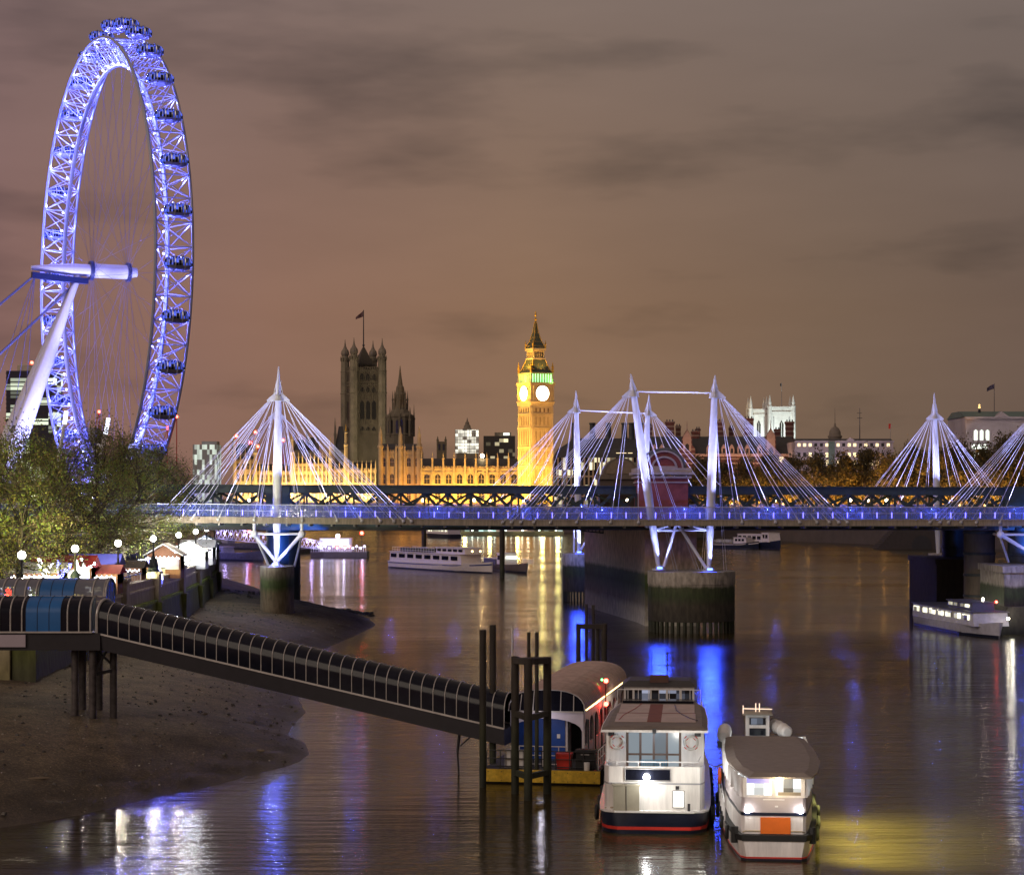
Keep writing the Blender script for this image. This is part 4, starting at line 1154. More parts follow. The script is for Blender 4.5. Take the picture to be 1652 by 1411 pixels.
    fl(-30, -4, 62, -5, 0, 74, 110000, (1, .52, .06), 50)
    fl(-9, -4, 79.5, -3, 0, 90, 16000, (1, .55, .06), 110)
    fl(0, -9, 79.5, 0, -3, 90, 4200, (1, .55, .12), 110)
    fl(6.2, -7.6, 74, 0, -6.3, 76, 1800, (.2, 1, .2), 140); fl(-8, -2, 74, -6.3, 0, 76, 900, (.8, 1, .3), 140)
clock_tower()

def gothic(t, px0, px1, D, ypar, yridge, ypin, pitch, rows, z0=8.6, depth=13, stone=SAND, roof=SLATE, win=WDARK, wfrac=.5, pw=.9, nwin=100, butt=1.0):
    s = F / D
    X = lambda p: (p - 826) / s
    zz = lambda y: H + (800 - y) / s
    x0, x1 = X(px0), X(px1); zp, zr, zk = zz(ypar), zz(yridge), zz(ypin)
    m = MB(); m.box(x0, x1, D, D + depth, z0, zp); m.box(x0, x1, D - .35, D, zp - .9, zp - .3); m.box(x0, x1, D - .3, D, zz(rows[0][0]) + .5, zz(rows[0][0]) + 1)
    n = max(1, round((px1 - px0) / pitch)); w = (x1 - x0) / n
    k = 0
    while x0 + k * .8 < x1: m.box(x0 + k * .8, x0 + k * .8 + .45, D - .2, D + .2, zp, zp + .7); k += 1
    m.build('wall', stone, t, world=True)
    if zr > zp: m = MB(); m.prismx([(D + .6, zp), (D + depth / 2, zr), (D + depth - .6, zp)], x0 + .3, x1 - .3); m.build('roof', roof, t, world=True)
    cnt = 0
    for i in range(n + 1):
        x = x0 + i * w
        m = MB(); m.box(x - pw * .55, x + pw * .55, D - butt, D + .1, z0, zp + .4); pinn(m, x, D - butt / 2, zp + .4, zk, pw); m.build('pinnacle_buttress', stone, t, world=True)
        if i < n:
            for ya, yb in rows:
                a, b = x + w * .5 - w * wfrac / 2, x + w * .5 + w * wfrac / 2
                za, zb = zz(yb), zz(ya)
                m = MB(); m.prismy([(a, za), (b, za), (b, zb - (b - a) * .4), ((a + b) / 2, zb), (a, zb - (b - a) * .4)], D - .12, D + .05)
                o = m.build('window', win, t, world=True)
                m = MB(); m.box((a + b) / 2 - .09, (a + b) / 2 + .09, D - .2, D - .1, za, zb - .2); m.box(a, b, D - .19, D - .1, (za + zb) / 2 - .08, (za + zb) / 2 + .08); m.build('mullion', stone, o, world=True)

t = thing('palace_wing', 'amber floodlit gothic palace wing with slim pinnacles beside the clock tower', 'palace', (-20, 1060, 8.6))
gothic(t, 680, 838, 1060, 754, 739, 729, 17.4, [(764, 780), (790, 806)])
for i in range(5):
    x = (695 + i * 33 - 826) * 1060 / F
    lamp('floodlight', 'SPOT', (x, 1049, 12), 30000, (1, .52, .08), t, (x, 1060, 26), 120, .4)
t = thing('palace_wing', 'taller square palace block with arched windows, dim amber, under the stone spire', 'palace', (-55, 1072, 8.6))
gothic(t, 612, 680, 1072, 728, 715, 716, 14, [(738, 752), (764, 780), (790, 806)], wfrac=.42, depth=22)
for px in (614, 646, 676):
    x = (px - 826) * 1072 / F
    m = MB(); m.lathe([(1.3, 8.6), (1.3, 42), (1.7, 42.4), (1.7, 43.4), (1.2, 43.6), (1.0, 49), (.1, 53.5)], 8, (x, 1071.2, 0)); m.build('corner_turret', SAND, t, world=True)
for px in (650, 672):
    x = (px - 826) * 1072 / F; lamp('floodlight', 'SPOT', (x, 1060, 11), 13000, (1, .45, .1), t, (x, 1072, 30), 110, .4)
WHT = (1, .8, .4)
for a, b, D, yp, yr, yk, pt, rows, lb, pw in ((380, 412, 1116, 742, 735, 722, 8, [(747, 757), (764, 776), (786, 800)], 'square end block of the bright palace front, nearest the trees', 150000),
                                   (412, 469, 1120, 761, 748, 745, 7.2, [(765, 778), (788, 804)], 'low bright palace front half hidden by the single bridge mast', 120000),
                                   (469, 533, 1118, 749, 738, 729, 6.4, [(751, 760), (765, 778), (788, 804)], 'two storey bright yellow palace arcade with many pinnacles', 240000),
                                   (533, 606, 1120, 757, 745, 742, 7.0, [(762, 778), (788, 804)], 'bright palace front below the tall grey tower', 170000)):
    x0 = (a - 826) * D / F
    t = thing('palace_range', lb, 'palace', (x0, D, 8.6))
    gothic(t, a, b, D, yp, yr, yk, pt, rows, wfrac=.46, pw=.62)
    n = max(1, round((b - a) / 22))
    for i in range(n):
        x = ((a + (i + .5) * (b - a) / n) - 826) * D / F
        lamp('floodlight', 'SPOT', (x, D - 11, 15), pw / 6.5, (1, .66, .22), t, (x, D, 26), 125, .4)
for px, yt, lb in ((378, 700, 'at the corner nearest the trees'), (412, 697, 'between the end block and the low front'), (471, 696, 'gold tipped, at the left end of the arcade'), (533, 706, 'between the arcade and the front under the tower'), (558, 684, 'tallest, gold topped, in front of the grey tower')):
    x = (px - 826) * 1114 / F; zt = H + (800 - yt) * 1114 / F
    t = thing('turret', 'slim stone turret of the palace front ' + lb, 'turret', (x, 1114, 8.6), 0, 'slim palace turrets')
    m = MB(); m.lathe([(1.0, 8.6), (1.0, zt - 12), (1.3, zt - 11.6), (1.3, zt - 11), (.85, zt - 10.6), (.7, zt - 5), (1, zt - 4.8), (.6, zt - 4)], 8, (x, 1114, 0)); m.build('shaft', SAND, t, world=True)
    m = MB(); m.lathe([(.6, zt - 4), (.25, zt - 1.4), (.08, zt)], 8, (x, 1114, 0)); m.build('cap', GOLD, t, world=True)
# dark roofs and ventilation turrets behind the bright front
for k, (px, w, yt, yb, lb) in enumerate(((388, 26, 704, 745, 'behind the end block'), (484, 22, 697, 740, 'behind the arcade left end'), (503, 17, 694, 740, 'behind the arcade, beside the other'), (549, 18, 676, 740, 'against the grey tower'))):
    D = 1165; s = F / D; x = (px - 826) / s; h = w / s / 2
    zt, zb = H + (800 - yt) / s, H + (800 - yb) / s
    t = thing('roof_tower', 'dark pinnacled roof tower ' + lb, 'tower', (x, D, 8.6), 0, 'dark roof towers of the palace')
    m = MB(); m.box(x - h, x + h, D, D + 2 * h, 8.6, zb + 5); m.build('body', STONED, t, world=True)
    m = MB(); m.frustum(x, D + h, h, h, zb + 5, h * .35, h * .35, zt - 4); m.build('roof', SLATE, t, world=True)
    for i, j in ((-1, 0), (1, 0), (-1, 2), (1, 2)):
        m = MB(); pinn(m, x + i * h, D + j * h, zb + 2, zt - 1 + 2 * ((i + j) % 2), .9); m.build('pinnacle', STONED, t, world=True)

def stone_tower():
    D = 1280; s = F / D; cx = (586.5 - 826) / s
    t = thing('stone_tower', 'massive square grey gothic tower with four domed corner turrets and a flagpole', 'tower', (cx, D, 8.6), R(22))
    g = 8.6; hw = 9.0
    q = lambda y: H + (800 - y) / s - g
    m = MB(); m.box(-hw, hw, -hw, hw, 0, q(597)); m.build('tower_body', TGREY, t)
    m = MB()
    for y in (617, 622, 636, 684, 700): m.box(-hw - .4, hw + .4, -hw - .4, hw + .4, q(y) - .3, q(y) + .3)
    for f in range(4):
        a = f * math.pi / 2; c, s_ = math.cos(a), math.sin(a)
        for i in range(10):
            u = -6.2 + i * 1.3
            m.prism([(x * c - y * s_, x * s_ + y * c) for x, y in ((u, -hw - .3), (u + .28, -hw - .3), (u + .28, -hw + .1), (u, -hw + .1))], q(684), q(600))
        for i in range(9):
            u = -6.6 + i * 1.5; m.prism([(x * c - y * s_, x * s_ + y * c) for x, y in ((u, -hw - .2), (u + .8, -hw - .2), (u + .8, -hw + .3), (u, -hw + .3))], q(597), q(592))
    m.build('string_courses', TGREY, t)
    for f in (0, 3):
        M = Matrix.Rotation(f * math.pi / 2, 4, 'Z')
        for i in range(3):
            u = -3.8 + i * 3.8
            for y0, y1, w in ((647, 677, 1.25), (688.5, 695, 1.3), (625.5, 633, 1.3), (604, 614, 1.35)):
                m = MB(); z0, z1 = q(y1), q(y0)
                m.prismy([(u - w, z0), (u + w, z0), (u + w, z1 - 1.3), (u, z1), (u - w, z1 - 1.3)], -hw - .36, -hw + .1)
                m.v = [tuple(M @ Vector(v)) for v in m.v]; o = m.build('window', WDARK, t)
                if y0 != 647:
                    b = MB()
                    for d in (-.5, .5): b.box(u + d * w - .12, u + d * w + .12, -hw - .45, -hw - .3, z0, z1 - .8)
                    b.v = [tuple(M @ Vector(v)) for v in b.v]; b.build('mullion', TGREY, o)
    for i, j in ((-1, -1), (1, -1), (1, 1), (-1, 1)):
        m = MB(); x, y = i * 9.2, j * 9.2
        rr = 2.75
        m.lathe([(rr, 0), (rr, q(636)), (rr + .3, q(635)), (rr + .3, q(633.5)), (rr, q(633)), (rr, q(600)), (rr + .25, q(599)), (rr - .1, q(598)), (rr - .15, q(581)), (rr + .1, q(580)), (rr - .5, q(578.5)), (rr - .75, q(573.5))], 8, (x, y, 0))
        o = m.build('corner_turret', pm('turret stone', (.22, .19, .13), .85, scale=.15, var=.35, bump=.3) if 'turret stone' not in bpy.data.materials else bpy.data.materials['turret stone'], t)
        m = MB(); m.lathe([(rr - .7, q(573.5)), (rr - .3, q(571.5)), (rr - .15, q(569)), (rr - .5, q(565)), (1.25, q(561.5)), (.6, q(557)), (.3, q(552)), (.12, q(546.5))], 8, (x, y, 0)); m.build('dome', STONED, o, smooth=False)
        m = MB()
        for k in range(8):
            a = 2 * math.pi * (k + .5) / 8 + math.pi / 8; pinn(m, x + 2.75 * math.cos(a), y + 2.75 * math.sin(a), q(582), q(573.5), .5)
        m.build('turret_pinnacles', TGREY, o)
    m = MB(); m.box(-5.5, 5.5, -5.5, 5.5, q(597), q(592)); m.box(-5.8, 5.8, -5.8, 5.8, q(590), q(588.5)); m.frustum(0, 0, 5.0, 5.0, q(588), .5, .5, q(560)); m.build('iron_crown', pm('dark iron crown', (.06, .05, .035), .5), t)
    m = MB(); m.tube((0, 0, q(561)), (0, 0, q(500)), .42, .26, 8); m.ball((0, 0, q(557)), .8, 8); m.build('flagpole', DARK, t)
    Mi = Matrix.Rotation(-R(22), 4, 'Z')
    m = MB(); rs = []
    for k in range(9):
        u = k / 8; rs.append([(-.3 - 4.6 * u, .5 * math.sin(u * 7), q(501.5) - u * 4.0 - (0 if not e else (3.6 - 2.2 * u))) for e in (0, 1)])
    vs = [tuple(Mi @ Vector(p)) for r in rs for p in r]
    m.add(vs, [(2 * k, 2 * k + 1, 2 * k + 3, 2 * k + 2) for k in range(8)])
    o = m.build('flag', pm('dark flag', (.1, .05, .06), .8), t); sm = o.modifiers.new('thick', 'SOLIDIFY'); sm.thickness = .08
    lamp('floodlight', 'SPOT', MW[t.name] @ Vector((-6, -90, 20)), 75000, (1, .85, .55), t, MW[t.name] @ Vector((0, 0, 60)), 60, 2)
stone_tower()

def spire_tower():
    D = 1180; s = F / D; cx = (645.5 - 826) / s
    t = thing('spire_tower', 'octagonal grey stone lantern tower tapering to a thin spire', 'tower', (cx, D, 8.6))
    g = 8.6; q = lambda y: H + (800 - y) / s - g
    m = MB(); m.lathe([(8.2, 0), (8.2, q(702)), (8.5, q(701)), (7.9, q(699)), (7.9, q(674)), (8.3, q(673)), (8.3, q(670)), (6.2, q(666)), (4.6, q(660))], 8); m.build('lantern_body', TGREY, t)
    m = MB(); m.lathe([(4.6, q(660)), (3.7, q(645)), (3.5, q(636)), (2.8, q(633)), (2.3, q(624)), (1.7, q(622)), (.9, q(608)), (.15, q(590))], 8); m.build('spire', TGREY, t)
    for k in range(8):
        a = 2 * math.pi * (k + .5) / 8 + math.pi / 8
        m = MB(); pinn(m, 8.0 * math.cos(a), 8.0 * math.sin(a), q(704), q(652 if k % 2 else 656), 1.1); m.build('pinnacle', TGREY, t)
        m = MB(); pinn(m, 4.3 * math.cos(a), 4.3 * math.sin(a), q(662), q(630), .8); m.build('pinnacle', TGREY, t)
        b = 2 * math.pi * k / 8 + math.pi / 8
        c, sn = math.cos(b + math.pi / 8), math.sin(b + math.pi / 8)
        if sn < .3:
            r = 7.9 * math.cos(math.pi / 8)
            for u in (-1.25, 1.25):
                ctr = Vector((c * r, sn * r, 0)); tn = Vector((-sn, c, 0)); nn = Vector((c, sn, 0))
                vs = []
                for o in (-.2, .15):
                    for du, z in ((-.75, q(699)), (.75, q(699)), (.75, q(680)), (0, q(677)), (-.75, q(680))): vs.append(ctr + tn * (u + du) + nn * o + Vector((0, 0, z)))
                m = MB(); m.add(vs, [(9, 8, 7, 6, 5), (0, 1, 2, 3, 4)] + [(i, i + 5, (i + 1) % 5 + 5, (i + 1) % 5) for i in range(5)]); m.build('window', WDARK, t)
spire_tower()

def simple_block(name, label, cat, px0, px1, ytop, D, mat, depth=20, rz=0, z0=8.6):
    s = F / D; x0, x1 = (px0 - 826) / s, (px1 - 826) / s; z = H + (800 - ytop) / s
    t = thing(name, label, cat, ((x0 + x1) / 2, D, z0), rz)
    hw = (x1 - x0) / 2
    m = MB(); m.box(-hw, hw, 0, depth, 0, z - z0); m.build('walls', mat, t)
    return t, hw, z - z0, (lambda y: H + (800 - y) / s - z0), (lambda p: (p - 826) / s - (x0 + x1) / 2)

# small church tower, scaffolded tower, dark block
t, hw, h, q, X = simple_block('church_tower', 'small dark battlemented church tower between palace wing and white scaffold', 'tower', 704.5, 720, 712, 1240, TGREY, 6)
for i, j in ((-1, 0), (1, 0), (-1, 1), (1, 1)): m = MB(); pinn(m, i * (hw - .5), j * 6, h - 2, q(703), 1.1); m.build('corner_pinnacle', TGREY, t)
for u in (-1.3, 1.3): m = MB(); m.box(u - .6, u + .6, -.15, .1, q(726), q(716)); m.build('belfry_opening', WDARK, t)
t, hw, h, q, X = simple_block('scaffolded_tower', 'tower wrapped in bright white lit scaffold sheeting with dark cupola on top', 'tower', 736, 771, 694, 1300, STONED, 11)
sh = lit_cells('glowing sheeting', (1, .98, .82), 1.5, (.35, .35, .5), .9, (.6, .6, .55, 1), .8)  # sheeting glows by itself; the floodlight falling on it is put into emission
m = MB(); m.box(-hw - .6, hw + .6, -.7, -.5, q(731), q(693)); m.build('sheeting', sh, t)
m = MB()
for y in range(694, 732, 5): m.beam((-hw - .8, -.85, q(y)), (hw + .8, -.85, q(y)), .25)
for i in range(6): u = -hw - .6 + i * (2 * hw + 1.2) / 5; m.beam((u, -.95, q(732)), (u, -.95, q(692)), .22)
m.build('scaffold', GREY, t)
m = MB(); m.lathe([(3.4, q(694)), (3.4, q(692)), (2.4, q(690)), (2.2, q(686)), (1.4, q(684)), (1.3, q(681)), (.6, q(679)), (.1, q(673))], 10, (0, 5, 0)); m.build('cupola', STONED, t)
DW = lit_cells('dark office glazing', (1, .85, .5), 1.4, (.33, .33, .42), .16, (.05, .045, .04, 1), .4)
t, hw, h, q, X = simple_block('office_block', 'dark flat topped office block with a few lit windows beside the clock tower', 'building', 780, 831, 703, 1400, DW, 25)
m = MB(); m.box(-hw * .3, hw * .75, 4, 18, h, q(697)); m.build('plant_room', STONED, t)
m = MB(); m.box(X(812), X(822), -.5, 1, q(702), q(698)); m.build('roof_light', WINW, t)
t = thing('flood_lamp', 'glaring orange floodlight on the palace wing roof', 'lamp', W(778, 737, 1066))
m = MB(); m.ball((0, 0, .6), 1.1, 10); m.build('lens', em('flood lens', (1, .75, .4), 30), t); m = MB(); m.tube((0, 0, -6), (0, 0, 0), .2, .2, 6); m.build('post', DARK, t)

# pair of floodlit white church towers
for a, b, yt, D, lb, pt in ((1210, 1238, 660, 1190, 'narrower half hidden one of the two floodlit white church towers', 639), (1240.5, 1281, 656, 1150, 'wider nearer one of the two floodlit white church towers', 637)):
    t, hw, h, q, X = simple_block('church_tower', lb, 'church tower', a, b, yt, D, pm('white limestone', (.6, .6, .56), .8, scale=.2), 13)
    M = MW[t.name]
    for y in (yt + 1, yt + 9): m = MB(); m.box(-hw - .5, hw + .5, -.5, 13.5, q(y) - .4, q(y) + .5); m.build('cornice', bpy.data.materials['white limestone'], t)
    for i in (-1, 1):
        for j in (0, 1):
            m = MB(); x, y = i * (hw - .4), j * 13; m.lathe([(1.3, q(735)), (1.3, q(yt)), (1.5, q(yt - 1)), (1.1, q(yt - 2)), (.9, q(yt - 6)), (1.05, q(yt - 6.5)), (.1, q(pt))], 8, (x, y, 0)); m.build('corner_pinnacle', bpy.data.materials['white limestone'], t)
    m = MB(); m.prismy([(-1.1, q(712)), (1.1, q(712)), (1.1, q(684)), (0, q(678)), (-1.1, q(684))], -.3, .1); m.build('window', WDARK, t)
    m = MB(); m.box(-.12, .12, -.45, -.25, q(712), q(681)); m.build('mullion', bpy.data.materials['white limestone'], t)
    for u in (-hw * .62, hw * .62): m = MB(); m.box(u - .22, u + .22, -.25, .1, q(712), q(672)); m.build('groove', GREY, t)
    for i in (-1, 1): lamp('floodlight', 'SPOT', M @ Vector((i * hw * .8, -22, q(740))), 34000, (.88, 1, .98), t, M @ Vector((i * 1.5, 0, q(672))), 70, .5)
t = thing('flagpole', 'thin flagpole rising above the white church towers', 'flagpole', W(1261, 660, 1156)); m = MB(); m.tube((0, 0, 0), (0, 0, 15), .2, .12, 6); m.build('pole', GREY, t); m = MB(); m.box(-.9, 0, -.03, .03, 13, 14.6); m.build('flag', DARK, t)

# banded brick offices with gables and chimneys
def band_mat():
    m = pm('banded brick', (.1, .035, .028), .85, var=.25, scale=.5)
    n, l = m.node_tree.nodes, m.node_tree.links
    geo = n.new('ShaderNodeNewGeometry'); sp = n.new('ShaderNodeSeparateXYZ'); l.new(geo.outputs['Position'], sp.inputs[0])
    md = n.new('ShaderNodeMath'); md.operation = 'MODULO'; md.inputs[1].default_value = 1.9; l.new(sp.outputs[2], md.inputs[0])
    gt = n.new('ShaderNodeMath'); gt.operation = 'GREATER_THAN'; gt.inputs[1].default_value = 1.25; l.new(md.outputs[0], gt.inputs[0])
    mx = n.new('ShaderNodeMix'); mx.data_type = 'RGBA'; mx.inputs[7].default_value = (.2, .14, .11, 1)
    b = n['Principled BSDF']; src = b.inputs['Base Color'].links[0].from_socket
    l.new(gt.outputs[0], mx.inputs[0]); l.new(src, mx.inputs[6]); l.new(mx.outputs[2], b.inputs['Base Color'])
    return m
BAND = band_mat()
PINK = pm('pale stone trim', (.34, .23, .18), .8)
def gable(t, X, q, px, yb, yt, w):
    x = X(px); s = F / 820; h = w / s / 2
    m = MB(); m.prismy([(x - h, q(yb)), (x + h, q(yb)), (x + h, q(yb - 12)), (x + h * .62, q(yb - 18)), (x + h * .62, q(yt + 14)), (x + h * .3, q(yt + 7)), (x, q(yt)), (x - h * .3, q(yt + 7)), (x - h * .62, q(yt + 14)), (x - h * .62, q(yb - 18)), (x - h, q(yb - 12))], -1.4, -.2)
    o = m.build('gable', BAND, t)
    m = MB(); m.prismy([(x - h * .5, q(yb - 8)), (x + h * .5, q(yb - 8)), (x + h * .5, q(yt + 12)), (x, q(yt + 2)), (x - h * .5, q(yt + 12))], -1.6, -1.38); m.build('niche_stone', PINK, o)
    m = MB(); m.prismy([(x - h * .22, q(yb - 9)), (x + h * .22, q(yb - 9)), (x + h * .22, q(yb - 18)), (x, q(yb - 21)), (x - h * .22, q(yb - 18))], -1.75, -1.58); m.build('window', WDARK, o)
    m = MB(); m.tube((x, -.8, q(yt)), (x, -.8, q(yt - 12)), .25, .08, 6); m.build('finial', PINK, o)
t, hw, h, q, X = simple_block('brick_offices', 'dark banded brick offices with shaped gables, lit dormers and tall striped chimneys', 'building', 1035, 1283, 733, 820, BAND, 28)
m = MB(); m.prismx([(0, h), (9, q(703)), (19, q(703)), (28, h)], -hw + .2, hw - .2); m.build('roof', SLATE, t)
m = MB(); m.box(-hw - .3, hw + .3, -.6, 0, h - .8, h + .3); m.box(-hw, hw, -.3, 0, q(748), q(746)); m.build('cornice', PINK, t)
gable(t, X, q, 1108, 736, 692, 26); gable(t, X, q, 1243, 742, 690, 26)
for px, yt, w, y in ((1051, 684, 9, 12), (1084, 678, 14, 10), (1101, 684, 8, 20), (1125, 694, 12, 8), (1133, 689, 7, 18), (1166, 677, 13, 12), (1187, 687, 7, 16), (1213, 673, 14, 10), (1262, 690, 9, 14), (1281, 678, 13, 12)):
    x = X(px); a = w / 4.02 / 2
    m = MB(); m.box(x - a, x + a, y, y + 2.4, h, q(yt)); m.box(x - a * 1.15, x + a * 1.15, y - .3, y + 2.7, q(yt) - .9, q(yt)); o = m.build('chimney', BAND, t)
    for k in range(max(2, int(w / 4))): m = MB(); m.tube((x - a + (k + .5) * 2 * a / max(2, int(w / 4)), y + 1.2, q(yt)), (x - a + (k + .5) * 2 * a / max(2, int(w / 4)), y + 1.2, q(yt) + .8), .3, .25, 6); m.build('chimney_pot', DARK, o)
for i, px in enumerate((1042, 1056, 1068, 1144, 1156, 1168, 1181, 1194, 1206, 1226)):
    x = X(px); m = MB(); m.prismy([(x - .95, h + .3), (x + .95, h + .3), (x + .95, h + 2.6), (x, h + 4.2), (x - .95, h + 2.6)], .3, 4); o = m.build('dormer', PINK, t)
    m = MB(); m.box(x - .45, x + .45, .15, .35, h + .6, h + 2.4); m.build('dormer_window', WDARK, o)
for i, px in enumerate((1060, 1075, 1092, 1126, 1140, 1200, 1214, 1228, 1260)):
    x = X(px); m = MB(); m.box(x - 1, x + 1, -.12, .1, q(745), q(737)); m.build('window', WINY if i in (2, 8) else WDARK, t)
for px in (1060, 1110, 1160, 1215, 1255): lamp('floodlight', 'SPOT', MW[t.name] @ Vector((X(px), -12, q(752))), 3000, (1, .55, .35), t, MW[t.name] @ Vector((X(px), 0, q(728))), 120, .4)

# office with black funnels on a steep dark roof
t, hw, h, q, X = simple_block('parliamentary_offices', 'offices with stone columns, lit windows and black funnel chimneys on a dark roof', 'building', 893, 1042, 738, 905, lit_cells('lit office glazing', (1, .9, .55), 1.5, (.42, .42, .3), .4), 30)
m = MB(); m.loft([[(-hw, 0, h), (hw, 0, h), (hw, 30, h), (-hw, 30, h)], [(-hw + 2, 2, q(724)), (hw, 2, q(724)), (hw, 28, q(724)), (-hw + 2, 28, q(724))], [(-hw + 10, 8, q(706)), (hw - 3, 8, q(706)), (hw - 3, 22, q(706)), (-hw + 10, 22, q(706))]]); m.build('roof', SLATE, t)
for i in range(22): m = MB(); x = -hw + i * 2 * hw / 21; m.box(x - .35, x + .35, -.7, .1, 0, h); m.build('column', pm('office stone', (.36, .24, .16), .8) if not i else bpy.data.materials['office stone'], t)
for z in (8, 12.4, 16.8): m = MB(); m.box(-hw, hw, -.4, .05, z, z + .7); m.build('floor_band', bpy.data.materials['office stone'], t)
for px in (928, 957, 983, 1009, 1021, 1035): m = MB(); x = X(px); m.lathe([(2.9, q(722)), (1.9, q(710)), (1.35, q(703)), (1.2, q(684)), (1.5, q(683)), (1.5, q(681)), (1.0, q(680.5))], 12, (x, 9, 0)); m.build('funnel_chimney', DARK, t)
for px in (998, 1007, 1017): m = MB(); x = X(px); m.box(x - 1, x + 1, 1.0, 2.4, q(735), q(730)); m.build('roof_window', WINY, t)

# pale office block
t, hw, h, q, X = simple_block('office_block', 'long pale stone office block with rows of small lit windows and grey roof', 'building', 1283, 1441, 712, 800, pm('pinkish stone', (.36, .3, .3), .8, scale=.1), 25)
m = MB(); m.prismx([(0, h), (5, q(707)), (20, q(707)), (25, h)], -hw, hw); m.build('roof', SLATE, t)
m = MB()
for y in (712, 724, 727): m.box(-hw - .3, hw + .3, -.5, 0, q(y) - .3, q(y) + .3)
m.build('cornice', bpy.data.materials['pinkish stone'], t)
m = MB(); m.box(X(1336), X(1346), -1.2, -.2, q(752), q(712)); o = m.build('scaffold_hoist', pm('scaffold net', (.1, .13, .1), .9), t)
m = MB(); m.prismy([(X(1363), q(712)), (X(1380), q(712)), (X(1371), q(705))], -.7, 0); m.build('pediment', bpy.data.materials['pinkish stone'], t)
rw = random.Random(3)
for r, (ya, yb) in enumerate(((715, 720), (730, 737), (742, 750))):
    for i in range(17):
        px = 1289 + i * 9; x = X(px)
        if 1335 < px < 1347: continue
        m = MB(); m.box(x - .55, x + .55, -.15, .05, q(yb), q(ya)); m.build('window', WINY if rw.random() < .55 else WDARK, t)
lamp('floodlight', 'SPOT', MW[t.name] @ Vector((-8, -26, 12)), 16000, (.9, .78, 1), t, MW[t.name] @ Vector((-2, 0, 20)), 110, 1)
t = thing('domed_turret', 'small dark domed turret with spike at the end of the brick offices', 'turret', W(1347, 710, 830))
m = MB(); m.lathe([(2.6, -20), (2.6, 1), (2.9, 1.2), (2.9, 1.8), (2.4, 2), (2.3, 3.4), (1.6, 4.8), (.5, 5.6), (.4, 6.6), (.15, 7), (.05, 13)], 12); m.build('dome', STONED, t, smooth=True)
t = thing('weather_vane', 'thin mast with a vane on the pale office block', 'mast', W(1387, 707, 806)); m = MB(); m.tube((0, 0, -.5), (0, 0, 12), .22, .08, 6); m.beam((-1, 0, 8), (1, 0, 8), .2); m.beam((-1, 0, 10), (.8, 0, 10), .15); m.build('pole', DARK, t)
t = thing('flagpole', 'leaning thin flagpole at the right end of the pale office block', 'flagpole', W(1436, 712, 806)); m = MB(); m.tube((0, 0, -.5), (.3, 0, 7), .1, .07, 6); m.build('pole', GREY, t); m = MB(); m.box(-.6, .3, -.03, .03, 5, 7); m.build('flag', RED, t)

# green roofed block
t, hw, h, q, X = simple_block('ministry_block', 'tall pale block with green copper roof and three tall lit windows', 'building', 1558, 1720, 672, 735, pm('portland stone', (.36, .32, .32), .8, scale=.1), 30)
m = MB(); m.prismx([(-.6, h), (9, q(662)), (22, q(662)), (30.6, h)], -hw - .4, hw); m.build('roof', LEAD, t)
m = MB(); m.prismy([(X(1603), h - .2), (X(1628), h - .2), (X(1615.5), q(664))], -1.2, 3); m.build('pediment', bpy.data.materials['portland stone'], t)
m = MB(); m.box(-hw - .4, hw, -.9, 0, h - .8, h); m.box(-hw - .2, hw, -.4, 0, q(714), q(712.5)); m.build('cornice', bpy.data.materials['portland stone'], t)
for ya, yb, pxs, wd in ((693, 710, (1574, 1583.5, 1593), .6), (716, 724, (1571, 1580, 1589), .7), (728, 738, (1571, 1580, 1589), .6)):
    for px in pxs: m = MB(); m.prismy([(X(px) - wd, q(yb)), (X(px) + wd, q(yb)), (X(px) + wd, q(ya + 2)), (X(px), q(ya)), (X(px) - wd, q(ya + 2))], -.15, .05); m.build('window', WINW, t)
lamp('floodlight', 'SPOT', MW[t.name] @ Vector((-10, -30, q(735))), 11000, (.95, .82, .9), t, MW[t.name] @ Vector((-8, 0, q(695))), 80, 1)
t = thing('flagpole', 'flagpole with dark flag on the green copper roof', 'flagpole', W(1604, 665, 744)); m = MB(); m.tube((0, 0, -1), (0, 0, 10.6), .13, .09, 6); m.build('pole', DARK, t)
m = MB(); m.add([(0, 0, 10.3), (0, 0, 8.6), (-1.3, .3, 8.2), (-1.3, .3, 9.8), (-2.7, 0, 7.5), (-2.7, 0, 8.8)], [(0, 1, 2, 3), (3, 2, 4, 5)]); o = m.build('flag', pm('navy flag', (.05, .04, .07), .8), t); sm = o.modifiers.new('thick', 'SOLIDIFY'); sm.thickness = .05
t = thing('roof_ornament', 'small golden ball ornament glowing above the green copper roof edge', 'ornament', W(1580, 664, 742)); m = MB(); m.lathe([(.5, -1), (.5, .6), (.25, .8), (.25, 1.2)], 8); m.build('plinth', DARK, t); m = MB(); m.ball((0, 0, 1.6), .45, 10); m.ball((0, 0, 2.4), .35, 8); m.build('ball', em('glowing gold', (1, .62, .2), 2), t)  # the ornament is no lamp; its golden shine is put in as glow

